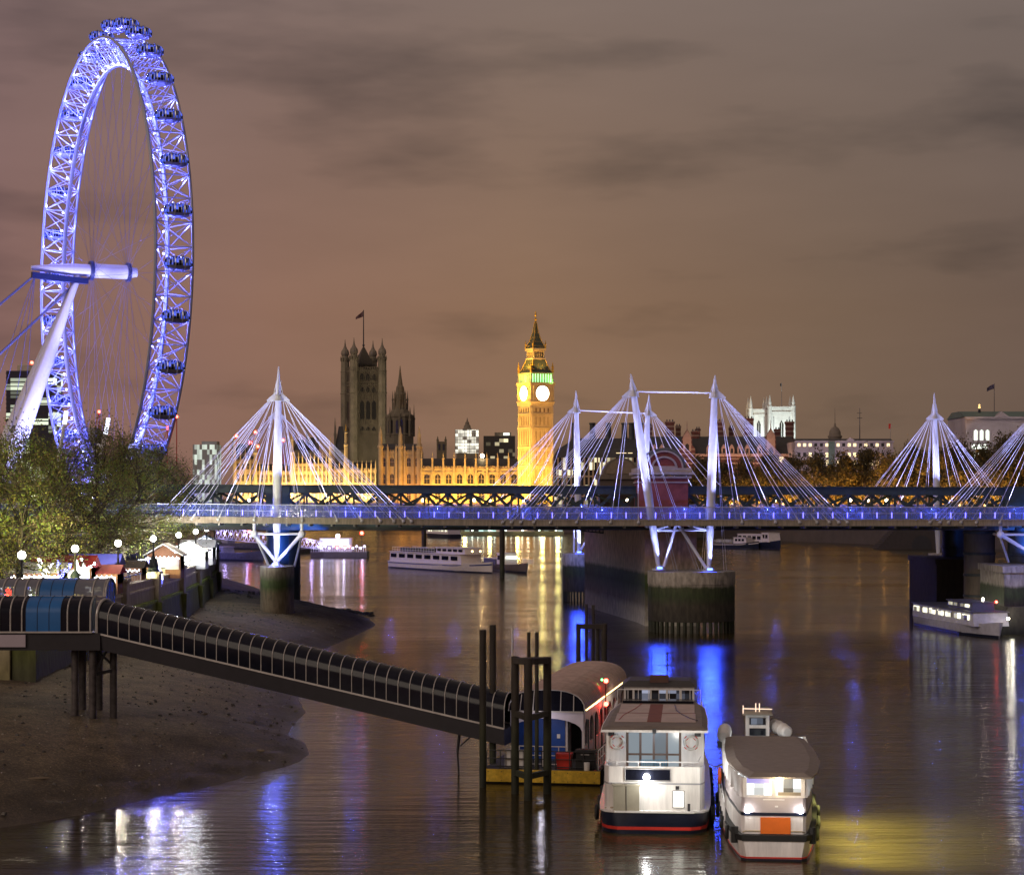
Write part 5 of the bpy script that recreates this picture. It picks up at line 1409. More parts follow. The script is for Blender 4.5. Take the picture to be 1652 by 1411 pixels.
# left bank, far: tower block, drum, pale building, cranes
t, hw, h, q, X = simple_block('tower_block', 'dark glass tower block with lit floors behind the leaning wheel leg', 'building', 10, 85, 598, 900, lit_cells('tower glazing', (.9, 1, .75), 1.3, (.12, .12, .33), .33, (.03, .03, .05, 1), .3), 20)
m = MB(); m.lathe([(7, h), (7, q(588)), (6.4, q(586))], 20, (0, 10, 0), 1.1, 1); m.build('roof_drum', STONE, t)
m = MB()
for y in range(602, 730, 7): m.box(-hw - .15, hw + .15, -.2, .05, q(y) - .25, q(y) + .25)
m.build('floor_edges', DARK, t)
m = MB(); m.ball((X(48), 4, q(584)), .7, 8); m.build('warning_lamp', EMRED, t)
t = thing('drum_building', 'round glazed top floor of a building seen through the wheel', 'building', W(149, 720, 900))
m = MB(); m.lathe([(5, -40), (5, 1), (5.2, 1.2)], 24); m.build('drum', lit_cells('drum glazing', (1, .85, .8), .9, (.5, .5, .8), .5), t); m = MB(); m.lathe([(5.6, 1.2), (5.4, 4), (4.6, 6.6), (3, 7.4), (2.8, 8.2)], 24); m.build('roof', GREY, t, smooth=True)
t, hw, h, q, X = simple_block('low_building', 'low pale lit building between the trees and the bridge stays', 'building', 311, 349, 717, 900, lit_cells('glowing pale wall', (.85, 1, .85), .8, (.9, .9, .45), .5, (.35, .36, .33, 1), .7), 15)  # wall glows in random cells; the light on it is put in as emission
m = MB(); m.box(-hw * .3, hw, 2, 10, h, h + 1.5); m.build('roof_plant', GREY, t)
first = None
for px, yt, lb in ((285, 672, 'right of the wheel rim, taller'), (270, 690, 'beside the taller one near the wheel rim'), (160, 664, 'thin, inside the wheel between the spokes'), (381, 703, 'above the palace end block'), (404, 714, 'lower, above the palace end block'), (412, 697, 'just left of the shore mast top stays'), (416, 720, 'lowest, over the low palace front'), (457, 710, 'against the single shore mast')):
    D = 1390; p = W(px, yt, D)
    if first is None:
        first = t = thing('tower_crane', 'distant crane with red lamp ' + lb, 'crane', p, 0, 'distant cranes')
        m = MB(); m.tube((0, 0, -60), (0, 0, -1), .35, .3, 4); m.build('crane_mast', RED, t)
        m = MB(); m.tube((0, 0, 0), (-6, 0, -22), .22, .22, 4); m.build('jib', RED, t)
        m = MB(); m.ball((0, 0, 0), 1.0, 8); m.build('red_lamp', EMRED, t)
    else:
        t = copy_tree(first); t.location = p; t['label'] = 'distant crane with red lamp ' + lb
# ------------------------------------------------------------------ promenade: lamps, stalls, people
def promenade_lamps():
    spots = [(-36.1, 150.6), (-36.1, 169), (-36.3, 188.5), (-36.6, 208.7), (-37.1, 227.7), (-38.5, 249), (-40.3, 270), (-42.5, 292)]
    lab = ['above the blue panels of the landing', 'beside the leafy branch over the landing roof', 'at the end of the landing, by the wooden hut', 'in front of the blue and white arch', 'beside the gabled hut', 'before the glare of the floodlit stalls', 'second from the end of the wall', 'at the far end of the wall under the footbridge']
    first = None
    gm = em('globe glass', (1, .96, .9), 22)
    for (x, y), lb in zip(spots, lab):
        if first is None:
            first = t = thing('promenade_lamp', 'iron globe lamp ' + lb, 'lamp', (x, y, 9.3), 0, 'globe lamps on the river wall')
            m = MB(); m.lathe([(.62, 0), (.62, .12), (.5, .25), (.52, .6), (.4, .95), (.42, 1.15), (.25, 1.4), (.16, 1.55)], 12); m.build('pedestal', pm('black iron', (.03, .045, .06), .4), t, smooth=True)
            m = MB(); m.lathe([(.13, 1.5), (.1, 1.9), (.13, 1.95), (.09, 2.0), (.08, 2.95), (.2, 3.0), (.2, 3.05), (.1, 3.1)], 10); m.build('post', DARK, t, smooth=True)
            m = MB(); m.ball((0, 0, 3.36), .3, 14); m.build('globe', gm, t, smooth=True)
        else:
            t = copy_tree(first); t.location = (x, y, 9.3); t['label'] = 'iron globe lamp ' + lb; MW[t.name] = Matrix.Translation((x, y, 9.3))
        lamp('globe_light', 'POINT', (x, y, 9.3 + 3.95), 650, (1, .86, .62), t, radius=.12)
promenade_lamps()

RNG = random.Random(21)
FAIRYW = em('white fairy lights', (.85, .9, 1), 14)
FAIRYB = em('blue fairy lights', (.12, .15, 1), 12)
def fairy(m, pts):
    for p in pts: m.ball(p, .055, 5)
def hut(px, D, w, h, label, mat, roofm, lit, gab=True, name='market_stall'):
    x = (px - 826) * D / F
    t = thing(name, label, 'market stall', (x, D, 8.2))
    m = MB(); m.box(-w / 2, w / 2, .1, 2.6, .9, h * .62 + .3); m.box(-w / 2, -w / 2 + .15, 0, 2.6, 0, h * .7); m.box(w / 2 - .15, w / 2, 0, 2.6, 0, h * .7); m.box(-w / 2 + .15, w / 2 - .15, .02, .12, 0, .9); m.build('walls', mat, t)
    m = MB()
    if gab:
        e = h * .66
        m.prismy([(-w / 2 - .35, e), (0, h), (w / 2 + .35, e), (w / 2 + .35, e + .14), (0, h + .16), (-w / 2 - .35, e + .14)], -.5, 3)
        g = MB(); g.prismy([(-w / 2, e), (w / 2, e), (0, h - .1)], -.02, .08); g.build('gable_board', mat, t)
    else:
        m.prismx([(-.5, h * .7), (1.3, h), (3.1, h * .7)], -w / 2 - .3, w / 2 + .3)
    m.build('roof', roofm, t)
    m = MB(); m.box(-w / 2 + .15, w / 2 - .15, -.02, .02, .95, h * .6); m.build('lit_counter', lit, t)
    m = MB()
    for i in range(int(w / .22) + 1): m.ball((-w / 2 + i * .22, -.56, h * .66 - .1 + (0 if i % 2 else -.12)), .06, 5)
    m.build('fairy_lights', FAIRYW, t)
    lamp('stall_light', 'POINT', (x, D - 1.2, 8.2 + h * .6), 160, (.9, .92, 1), t, radius=.08)
    return t
CREAM = em('stall interior glow', (1, .86, .66), 2.2)
CREAMW = em('white stall glow', (.95, .97, 1), 2.2)
REDROOF = pm('red felt roof', (.3, .02, .035), .8)
BLUER = pm('blue canvas', (.05, .06, .35), .7)
CANV = pm('white canvas', (.75, .75, .78), .7)
hut(60, 178, 4.2, 3.0, 'market stall with cream glow and fairy lights behind the first two lamps', WOOD, CANV, CREAM, False)
hut(100, 182, 5.2, 3.5, 'red roofed market stall behind the second lamp', WOOD, REDROOF, CREAM, False)
hut(150, 190, 4.4, 3.4, 'market stall with blue canopy and white lights, left of the wooden hut', WOOD, BLUER, CREAMW, False)
hut(168, 184, 2.4, 2.6, 'small brown wooden hut directly left of the third lamp', WOOD, REDROOF, CREAM, False)
hut(204, 203, 3.0, 2.4, 'low brown hut between the third and fourth lamps', WOOD, pm('dark felt', (.06, .04, .04), .9), pm('hut shutter', (.12, .07, .05), .8), False)
hut(264, 219, 3.6, 3.6, 'gabled wooden hut with chequered front beside the fifth lamp', WOOD, CANV, pm('chequered front', (.55, .5, .48), .8), True)
hut(303, 247, 4.2, 3.2, 'floodlit white canvas stall right of the fifth lamp', CANV, CANV, CREAMW, True)
hut(318, 262, 4.0, 3.2, 'floodlit white canvas stall in front of the sixth lamp', CANV, CANV, CREAMW, False)
hut(331, 285, 3.2, 3.2, 'furthest white canvas stall under the footbridge', CANV, CANV, CREAMW, True)
for px, D, p in ((300, 243, 800), (318, 256, 900), (331, 279, 800), (250, 214, 250)): lamp('market_floodlight', 'POINT', ((px - 826) * D / F, D, 12.2), p, (.86, .93, 1), radius=.5)
lamp('tree_glow', 'SPOT', ((5 - 826) * 158 / F, 158, 9), 40000, (1, .92, .32), None, (-47, 168, 16), 130, .3)
lamp('tree_glow', 'SPOT', ((95 - 826) * 178 / F, 178, 9), 35000, (1, .92, .34), None, (-44, 188, 16), 130, .3)
lamp('tree_glow', 'SPOT', ((190 - 826) * 204 / F, 204, 9), 27000, (1, .93, .4), None, (-45, 220, 16), 130, .3)
lamp('tree_glow', 'SPOT', ((235 - 826) * 236 / F, 234, 9), 22000, (.95, .98, .75), None, (-47, 258, 17), 130, .3)
for k, (px, D, lb) in enumerate(((124, 181, 'taller of the two white lit cone trees'), (134, 181.5, 'shorter of the two white lit cone trees'))):
    t = thing('light_cone', lb + ' beside the red roofed stall', 'christmas tree', ((px - 826) * D / F, D, 8.2))
    m = MB(); m.lathe([(.75, .2), (.5, 1.4), (.2, 2.6), (.03, 3.2 - .3 * k)], 12); m.build('lit_cone', em('cone lights', (.95, .98, 1), 3.5), t)
    m = MB(); m.tube((0, 0, 0), (0, 0, .25), .1, .1, 6); m.build('stand', DARK, t)
t = thing('market_arch', 'arched market entrance covered with blue and white lights', 'archway', ((232 - 826) * 213 / F, 213, 8.2))
m = MB(); m.ring((0, 0, .2), 1.75, .28, 'y', 24, 6); m.v = [v for v in m.v]; m.build('blue_arch', em('blue arch', (.1, .12, 1), 2.0), t)
m = MB(); fairy(m, [(r * math.cos(a), -.3, .2 + r * math.sin(a)) for r in (1.5, 2.0) for a in [math.pi * i / 26 for i in range(27)]]); m.build('arch_lights', FAIRYW, t)
for k, (px, D, lb) in enumerate(((80, 176, 'leaning, wrapped in white lights, left of the second lamp'), (97, 177, 'wrapped in white lights behind the second lamp'), (118, 178, 'short, wrapped in white lights beside the cone trees'))):
    t = thing('lit_branches', 'tree stem ' + lb, 'decoration', ((px - 826) * D / F, D, 8.2))
    m = MB(); a, b = Vector((0, 0, 0)), Vector((-.9 + .9 * k, 0, 3.4)); m.tube(a, b, .16, .08, 6); m.tube(a.lerp(b, .5), b + Vector((1.1, 0, -.3)), .1, .06, 6); m.build('stem', BARK, t)
    m = MB()
    for i in range(46):
        u = RNG.random(); p = a.lerp(b, u) if i % 2 else a.lerp(b, .5).lerp(b + Vector((1.1, 0, -.3)), u); m.ball(p + Vector((RNG.uniform(-.2, .2), -.2, 0)), .055, 5)
    m.build('string_lights', FAIRYW if k != 1 else FAIRYB, t)
for px, D, w, lb in ((35, 172, 3.2, 'below the first lamp'), (70, 173, 3.8, 'between the first two lamps')):
    t = thing('light_hedge', 'low mass of blue and white fairy lights ' + lb, 'decoration', ((px - 826) * D / F, D, 8.2))
    m = MB(); m.lathe([(.9, 0), (.9, .9), (.6, 1.3), (.1, 1.5)], 12, sx=w / 1.8, sy=.6); m.build('hedge', LF[2], t)
    m = MB(); fairy(m, [(RNG.uniform(-w / 2, w / 2), -.6 - RNG.random() * .1, RNG.uniform(.1, 1.7)) for _ in range(70)]); m.build('white_lights', FAIRYW, t)
    m = MB(); fairy(m, [(RNG.uniform(-w / 2, w / 2), -.62, RNG.uniform(.1, 1.9)) for _ in range(50)]); m.build('blue_lights', FAIRYB, t)

def person(label, loc, coat, pants, rz=0, walk=.25, h=1.72):
    t = thing('person', label, 'person', loc, rz)
    k = h / 1.72
    V = [(0, 0, .93), (0, .01, 1.18), (0, .02, 1.4), (0, 0, 1.5), (0, -.02, 1.6), (0, -.02, 1.7),
         (.19, .01, 1.4), (.24, .03, 1.13), (.23, -.08, .88), (-.19, .01, 1.4), (-.24, -.02, 1.13), (-.23, -.12, .9),
         (.1, 0, .9), (.1, -walk * .5, .5), (.1, walk * -.35, .08), (.1, walk * -.35 - .16, .04), (-.1, 0, .9), (-.1, walk * .3, .5), (-.1, walk * .9, .1), (-.1, walk * .9 - .15, .04),
         (.22, -.14, .8), (-.22, -.18, .82)]
    E = [(0, 1), (1, 2), (2, 3), (3, 4), (4, 5), (2, 6), (6, 7), (7, 8), (2, 9), (9, 10), (10, 11), (0, 12), (12, 13), (13, 14), (14, 15), (0, 16), (16, 17), (17, 18), (18, 19), (8, 20), (11, 21)]
    rad = [.16, .15, .17, .065, .095, .08, .085, .06, .045, .085, .06, .045, .1, .07, .05, .045, .1, .07, .05, .045, .03, .03]
    me = bpy.data.meshes.new('body'); me.from_pydata([(x * k, y * k, z * k) for x, y, z in V], E, []); me.update()
    o = bpy.data.objects.new('body', me); col.objects.link(o); o.parent = t
    md = o.modifiers.new('skin', 'SKIN')
    for i, s in enumerate(me.skin_vertices[0].data): s.radius = (rad[i] * k, rad[i] * k * .85); s.use_root = (i == 0)
    sb = o.modifiers.new('smooth', 'SUBSURF'); sb.levels = 1; sb.render_levels = 1
    m = bpy.data.materials.new('clothes and skin'); m.use_nodes = True; n, l = m.node_tree.nodes, m.node_tree.links
    tc = n.new('ShaderNodeTexCoord'); sp = n.new('ShaderNodeSeparateXYZ'); l.new(tc.outputs['Object'], sp.inputs[0])
    cr = n.new('ShaderNodeValToRGB'); cr.color_ramp.interpolation = 'CONSTANT'; e = cr.color_ramp.elements
    e[0].position, e[0].color = 0, (.02, .018, .016, 1); e[1].position, e[1].color = .06, pants + (1,)
    x = e.new(.47); x.color = coat + (1,); x = e.new(.86); x.color = (.5, .3, .22, 1)
    mr = n.new('ShaderNodeMapRange'); mr.inputs[2].default_value = h; l.new(sp.outputs[2], mr.inputs[0]); l.new(mr.outputs[0], cr.inputs[0]); l.new(cr.outputs[0], n['Principled BSDF'].inputs['Base Color'])
    n['Principled BSDF'].inputs['Roughness'].default_value = .8
    me.materials.append(m)
    b = MB(); b.loft([[(.1 * k * r * math.cos(2 * math.pi * i / 10), -.005 + .11 * k * r * math.sin(2 * math.pi * i / 10), z * k) for i in range(10)] for r, z in ((1.0, 1.64), (1.05, 1.7), (.85, 1.76), (.3, 1.79))]); b.build('hair', pm('hair', (.03, .02, .015), .7) if 'hair' not in bpy.data.materials else bpy.data.materials['hair'], t)
    return t
zd = zdeck(0) + .73
for px, lb, ct, rz in ((802, 'person in dark coat walking on the footbridge, left of the clock tower', (.03, .03, .05), 1.5), (832, 'person in pale jacket walking on the footbridge under the clock tower', (.5, .5, .5), -1.5), (838, 'person in grey coat beside the pale jacket on the footbridge', (.12, .12, .13), -1.4), (858, 'person in black coat on the footbridge right of the clock tower', (.02, .02, .02), 1.6)):
    person(lb, ((px - 826) * 255.2 / F, 255.2, zd), ct, (.03, .035, .06), rz)
person('person in red jacket standing near the first lamp', ((13 - 826) * 163 / F, 163, 8.2), (.55, .02, .03), (.03, .03, .05), .3, .08)
person('person in dark coat standing next to the red jacket', ((21 - 826) * 164 / F, 164, 8.2), (.04, .04, .09), (.03, .03, .05), -.4, .08)

for x, y, lb, ct in ((-38.0, 203, 'person in long black coat at the railing before the low brown hut', (.02, .02, .025)), (-38.4, 216, 'person in brown jacket at the railing beside the arch', (.16, .08, .04)), (-38.2, 217, 'person in white jacket next to the brown jacket by the arch', (.5, .5, .5)),
                     (-39.6, 238, 'person in blue jacket walking before the floodlit stalls', (.03, .06, .25)), (-40.2, 240, 'person in dark red coat walking behind the blue jacket', (.2, .03, .03)), (-41.6, 262, 'person in grey coat near the sixth lamp', (.15, .15, .16))):
    person(lb, (x, y, 8.2), ct, (.03, .03, .05), RNG.uniform(-1.5, 1.5), .2)

# ------------------------------------------------------------------ glazed landing and gangway
RIB = pm('pale aluminium rib', (.5, .47, .45), .4, .2)
BLUEP = pm('blue panel', (.015, .12, .36), .35, var=.12, scale=.6)
PLUM = pm('plum black girder', (.02, .018, .024), .5)
FROST = frosted('hazy glazing', (.36, .38, .46), .25)
def landing():
    t = thing('pier_landing', 'glazed barrel vaulted pier landing with blue panels on dark girder and piles', 'pier', (-27, 131, 3))
    D = 130.0; s = F / D; X = lambda p: (p - 826) / s
    xl, xr = -44, X(146)
    def lower(off=0.0):
        return [(130 - off, 8.38), (130 - off, 9.55)] + [(131.7 - (1.7 + off) * math.cos(a), 9.55 + (1.02 + off) * math.sin(a)) for a in [math.pi / 2 * i / 6 for i in range(1, 7)]]
    def upper(off=0.0):
        return [(133.4 - (1.75 + off) * math.cos(a), 10.52 + (1.12 + off) * math.sin(a)) for a in [math.pi * i / 12 for i in range(13)]]
    def sheet(sec, x0, x1, mat, name):
        m = MB(); n = len(sec); m.add([(x0, y, z) for y, z in sec] + [(x1, y, z) for y, z in sec], [(i, n + i, n + i + 1, i + 1) for i in range(n - 1)]); return m.build(name, mat, t, world=True, smooth=True)
    lo, up = lower(), upper()
    xb0, xb1 = X(41), X(98); xu0, xu1 = X(53), X(110)
    sheet(lo, xl, xb0, GLASSD, 'lower_glazing'); sheet(lower(.01), xb0, xb1, BLUEP, 'blue_panels'); sheet(lo, xb1, xr, GLASSD, 'lower_glazing')
    sheet(up, xl, xu0, FROST, 'upper_glazing'); sheet(upper(.01), xu0, xu1, BLUEP, 'blue_panels'); sheet(up, xu1, X(160), FROST, 'upper_glazing')
    def rib(sec, x, w=.05):
        m = MB(); m.path([Vector((x, y, z)) for y, z in sec], w, 6); m.build('rib', RIB, t, world=True)
    p = 4.0
    for px in [-75 + 18.4 * i for i in range(13)] + [146]:
        if -70 <= px < 38 or px > 104: rib(lower(.03), X(px))
        if -80 <= px < 50 or px > 112: rib(upper(.03), X(px + 13))
    m = MB()
    for a, b, c in ((xb0, xb1, 3), (xu0, xu1, 3)):
        for k in range(c + 1):
            x = a + (b - a) * k / c; sec = lower(.02) if a == xb0 else upper(.02); m.path([Vector((x, y, z)) for y, z in sec], .018, 4)
    m.build('panel_seams', PLUM, t, world=True)
    m = MB(); m.beam((xl, 129.96, 8.36), (xr + .1, 129.96, 8.36), .12, .1); m.beam((xl, 131.7, 10.55), (xr + .4, 131.7, 10.55), .1, .1); m.build('gutter_rail', RIB, t, world=True)
    m = MB(); m.box(xl, xr + .6, 130.05, 136, 7.2, 8.3); m.build('girder', PLUM, t, world=True)
    m = MB(); m.box(xl, X(41.5), 129.9, 130.04, 7.42, 8.2); m.build('blank_sign', pm('pale sign', (.42, .36, .42), .5, var=.04), t, world=True)
    # end wall with arched frame facing the gangway
    m = MB(); n = len(up); ex = X(160) + .02; m.add([(ex, y, z) for y, z in up] + [(ex, up[-1][0], 8.3), (ex, up[0][0], 8.3)], [tuple(range(n + 2))]); m.build('end_wall', BLUEP, t, world=True)
    rib(up, ex + .05, .06)
    for y in (132.6, 133.4, 134.2): m = MB(); m.beam((ex + .06, y, 8.4), (ex + .06, y, 11.5 - abs(y - 133.4) * .35), .05); m.build('end_mullion', RIB, t, world=True)
    m = MB(); m.add([(xr, y, z) for y, z in lo] + [(xr, 131.7, 8.38)], [tuple(range(len(lo) + 1))]); m.build('lower_end_glazing', GLASSD, t, world=True)
    for px, yt, Dp in ((121, 1046, 131), (133, 1046, 133.5), (149.5, 1036, 130.6), (160, 1040, 134), (183, 1050, 131.6)):
        x = (px - 826) * Dp / F; m = MB(); m.lathe([(.23, SHZ(x, Dp) - .4), (.23, 8.0 if px != 183 else 7.0)], 12, (x, Dp, 0)); m.build('pile', pm('rusty pile', (.06, .05, .05), .7, var=.6, scale=2, bump=.3) if px == 121 else bpy.data.materials['rusty pile'], t, world=True, smooth=True)
    m = MB(); a, b = W(150, 1088, 130.7), W(183, 1080, 131.5); m.beam(a, b, .16, .2); m.beam(W(160, 1052, 131), W(181, 1072, 131.5), .12); m.beam(W(152, 1085, 130.6), W(172, 1050, 131), .12); m.build('brace', PLUM, t, world=True)
landing()

def gangway():
    P0, P1 = Vector((-26.1, 131.4, 8.27)), Vector((-.15, 124.2, 3.02))
    d = P1 - P0; L = d.length; dh = Vector((d.x, d.y, 0)).normalized(); n = Vector((dh.y, -dh.x, 0))      # n points to the camera
    t = thing('gangway', 'long sloping covered gangway with dark barrel glazing and pale ribs', 'gangway', P1)
    def sec(u, off=0.0):
        c = P0 + d * u; pts = []
        for w, z in [(1.2, 0), (1.2, .95)] + [(1.2 * math.cos(a), .95 + 1.1 * math.sin(a)) for a in [math.pi * i / 14 for i in range(1, 14)]] + [(-1.2, .95), (-1.2, 0)]:
            k = 1 + off; pts.append(c + n * (w * k) + Vector((0, 0, z * (1 + off * .6))))
        return pts
    m = MB(); N = 37
    m.loft([sec(i / (N - 1)) for i in range(N)], closed=False, caps=False); m.build('glazing', GLASSD, t, world=True, smooth=True)
    for i in range(N):
        m = MB(); m.path(sec(i / (N - 1), .022), .03, 5); m.build('rib', RIB, t, world=True)
    m = MB(); m.beam(P0 + n * 1.24, P1 + n * 1.24, .1, .1); m.beam(P0 - n * 1.24, P1 - n * 1.24, .1, .1); m.build('sill_rail', RIB, t, world=True)
    m = MB()
    m.loft([[c + n * 1.25 + Vector((0, 0, -.06)), c - n * 1.25 + Vector((0, 0, -.06)), c - n * 1.15 + Vector((0, 0, -1.02)), c + n * 1.15 + Vector((0, 0, -1.02))] for c in (P0 - d * .005, P1)]); m.build('girder', PLUM, t, world=True)
    m = MB(); e = sec(0, .05); m.path(e, .09, 6); m.build('portal', RIB, t, world=True)
    m = MB(); q = W(741, 1185, 125); m.tube(q, W(738, 1213, 125), .1, .08, 8); m.tube(W(759, 1188, 125), W(742, 1203, 125), .05, .05, 6); m.tube(W(738, 1213, 125), W(741, 1262, 125), .06, .06, 6); m.build('strut', PLUM, t, world=True)
gangway()

def piles(name, label, legs, beams, cat='mooring piles'):
    p = legs[0]; t = thing(name, label, cat, ((p[0] - 826) * p[3] / F, p[3], 0))
    for px, yt, w, D in legs:
        x = (px - 826) * D / F; r = w * D / F / 2; z = H + (800 - yt) * D / F
        m = MB(); m.lathe([(r, -1), (r, z), (r * .9, z + .02)], 14, (x, D, 0)); m.build('pile', PILE, t, world=True, smooth=True)
    for (a, ya, Da), (b, yb, Db), w in beams:
        m = MB(); m.beam(W(a, ya, Da), W(b, yb, Db), w); m.build('cross_beam', PILE, t, world=True)
piles('mooring_pile', 'dark steel mooring pile at the gangway foot, shorter of two', [(779, 1016, 11.5, 119.5)], [])
piles('mooring_pile', 'taller dark steel mooring pile just behind the shorter one at the gangway foot', [(795, 1008, 11, 124)], [])
piles('pile_frame', 'triangular frame of braced mooring piles in front of the yellow pontoon', [(831, 1059, 13, 117), (852, 1062, 14, 114.5), (883, 1060, 13.5, 117), (853, 1020, 6, 121.5), (866, 1020, 6.5, 121)],
      [((831, 1065, 117), (852, 1067, 114.5), .34), ((852, 1067, 114.5), (883, 1065, 117), .34), ((831, 1065, 117), (883, 1063, 117.3), .3), ((831, 1150, 117), (852, 1158, 114.5), .3), ((852, 1158, 114.5), (883, 1150, 117), .3), ((831, 1245, 117), (852, 1252, 114.5), .3), ((852, 1252, 114.5), (883, 1245, 117), .3)])
piles('pile_frame', 'braced mooring pile frame behind the pier pavilion roof', [(933, 1006, 8, 152), (946, 974, 5, 154), (957, 976, 5, 154), (964, 1008, 7, 156), (975, 1006, 9, 152)], [((933, 1010, 152), (975, 1010, 152), .34), ((933, 1010, 152), (964, 1010, 156), .3)])
piles('river_pile', 'lone mooring pile beyond the white cruiser stern', [(684, 845, 7.5, 500)], [])
piles('river_pile', 'rusty mooring pile between the white cruiser bow and the tug', [(810, 845, 8.5, 425)], [])
t = thing('flagstaff', 'slim pale flagstaff beside the mooring pile frame', 'flagpole', W(826, 1230, 122)); m = MB(); m.tube((0, 0, -.5), (0, 0, 8.0), .05, .03, 6); m.build('pole', STEELW, t)

def pontoon():
    D = 120.0; s = F / D; X = lambda p: (p - 826) / s
    rz = -R(10)
    t = thing('pontoon', 'black floating pontoon with yellow fender boards, white railings and deck clutter', 'pontoon', (X(967), D, 0), rz)
    w = X(967) - X(776)
    m = MB(); m.box(-w, 0, .3, 27, -.4, .85); m.build('float', pm('pontoon steel', (.03, .028, .027), .7), t)
    m = MB(); m.box(-w - .03, .03, .02, .3, .12, .83); m.build('yellow_fender_board', YELLOW, t)
    m = MB()
    for i in range(9): m.ball((-w + .3 + i * (w - .6) / 8, 0, .72), .03, 5); m.ball((-w + .3 + i * (w - .6) / 8, 0, .2), .03, 5)
    m.build('bolts', DARK, t)
    m = MB()
    def rail(mb, a, b, h, n, r=.03):
        a, b = Vector(a), Vector(b)
        for i in range(n + 1): p = a.lerp(b, i / n); mb.tube(p, p + Vector((0, 0, h)), r, r, 5)
        for k in (1, .55, .12): mb.tube(a + Vector((0, 0, h * k)), b + Vector((0, 0, h * k)), r, r, 5)
    rail(m, (-w + .1, .6, .85), (-.2, .6, .85), 1.05, 8); m.build('dark_railing', DARK, t)
    m = MB(); rail(m, (-w + 1.4, 1.7, .85), (-2.2, 1.7, .85), 1.2, 7); rail(m, (-.15, .6, .85), (-.15, 16, .85), 1.15, 14); m.build('white_railing', WHITE, t)
    return t, rz
PT, PRZ = pontoon()
def pavilion():
    t = thing('pier_pavilion', 'white waiting pavilion with arched windows and ribbed barrel roof on the pontoon', 'pavilion', W(941, 1240, 124), -R(10))
    t.location.z = .85; MW[t.name] = Matrix.Translation(t.location) @ Matrix.Rotation(-R(10), 4, 'Z')
    w, L, ze, zr = 4.5, 21.0, 3.05, 1.25
    wallm = pm('pavilion white', (.6, .55, .55), .6, var=.1)
    m = MB()
    m.box(-w, -w + .15, .5, L, 0, ze); m.box(-w + .15, -.15, L - .15, L, 0, ze)
    arch = 9
    bay = (L - .8) / arch
    m.box(-.15, 0, .5, L, 2.55, ze)
    for i in range(arch + 1):
        y = .5 + i * bay - .15; m.box(-.15, 0, max(.5, y), min(L, y + .3), 0, 2.55)
    m.build('walls', wallm, t)
    for i in range(arch):
        y0, y1 = .65 + i * bay, .35 + (i + 1) * bay; c = (y0 + y1) / 2; h = (y1 - y0) / 2
        m = MB(); m.prismx([(y0, .9), (y1, .9), (y1, 1.7)] + [(c + h * math.cos(a), 1.7 + .8 * math.sin(a)) for a in [math.pi * k / 8 for k in range(1, 8)]] + [(y0, 1.7)], -.22, -.12); o = m.build('arched_window', pm('pavilion glass', (.02, .02, .05), .1) if 'pavilion glass' not in bpy.data.materials else bpy.data.materials['pavilion glass'], t)
        q = MB()
        for k in range(8):
            a0, a1 = math.pi * k / 8, math.pi * (k + 1) / 8
            q.add([(-.02, c + h * math.cos(a0), 1.7 + .8 * math.sin(a0)), (-.02, c + h * math.cos(a1), 1.7 + .8 * math.sin(a1)), (-.02, c + h * math.cos(a1), 2.56), (-.02, c + h * math.cos(a0), 2.56)], [(0, 1, 2, 3)])
        q.build('arch_spandrel', wallm, o)
        q = MB(); q.box(-.14, -.03, y0, y1, .0, .9); q.build('dado', wallm if i < 9 else wallm, o)
    # roof: barrel with steep sides
    sec = [(-w - .12, ze)] + [(-w / 2 + (w / 2 + .1) * math.copysign(abs(math.cos(a)) ** .75, math.cos(a)), ze + .1 + zr * abs(math.sin(a)) ** .85) for a in [math.pi * (14 - k) / 14 for k in range(15)]] + [(.12, ze)]
    m = MB(); n = len(sec); ys = [0.0 + .6 * i for i in range(int(L / .6) + 1)]
    m.loft([[(x, y, z) for x, z in sec] for y in (0, L + .3)], closed=False, caps=False); m.build('roof_skin', pm('brown ribbed roof', (.12, .085, .075), .28, .5, var=.25, scale=3), t, smooth=True)
    m = MB()
    for y in ys: m.path([Vector((x, y, z + .03)) for x, z in sec[1:-1]], .05, 4)
    m.build('roof_seams', pm('roof seam', (.5, .38, .34), .3, .5), t)
    m = MB(); m.prismy([p for p in sec], .04, .1); m.build('gable_glazing', GLASSD, t)
    for u in (-3.9, -3.1, -2.25, -1.4, -.6):
        z = ze + .1 + zr * abs(math.sin(math.acos(max(-1, min(1, (u + w / 2) / (w / 2 + .1)))))) ** .85
        m = MB(); m.beam((u, .0, ze), (u * .97, 0, z), .05); m.build('gable_bar', RIB, t)
    m = MB(); m.path([Vector((x, 0, z)) for x, z in sec], .045, 5); m.beam((-w, 0, ze), (0, 0, ze), .08, .1); m.build('gable_frame', RIB, t)
    # front: white arched apron over a recessed blue store
    m = MB(); pts = [(-w, ze - .04), (0, ze - .04), (0, 1.9)] + [(-w / 2 + (w / 2 - .1) * math.cos(a), 1.9 + .75 * math.sin(a)) for a in [math.pi * k / 10 for k in range(11)]] + [(-w, 1.9)]
    m.prismy(pts, .05, .16); m.build('arched_apron', pm('apron white', (.6, .55, .62), .6, var=.08), t)
    m = MB(); m.box(-w + .15, -1.25, .9, 1.0, 0, 2.9); o = m.build('blue_store', pm('store blue', (.01, .06, .3), .5), t)
    q = MB(); q.box(-1.75, -1.55, .86, .92, 1.35, 1.6); q.build('notice', WHITE, o); q = MB(); q.box(-2.2, -2.17, .86, .9, .2, 2.4); q.build('door_seam', DARK, o)
    m = MB(); m.box(-1.25, -1.1, .95, 2.5, 0, 2.9); m.build('store_side', wallm, t)
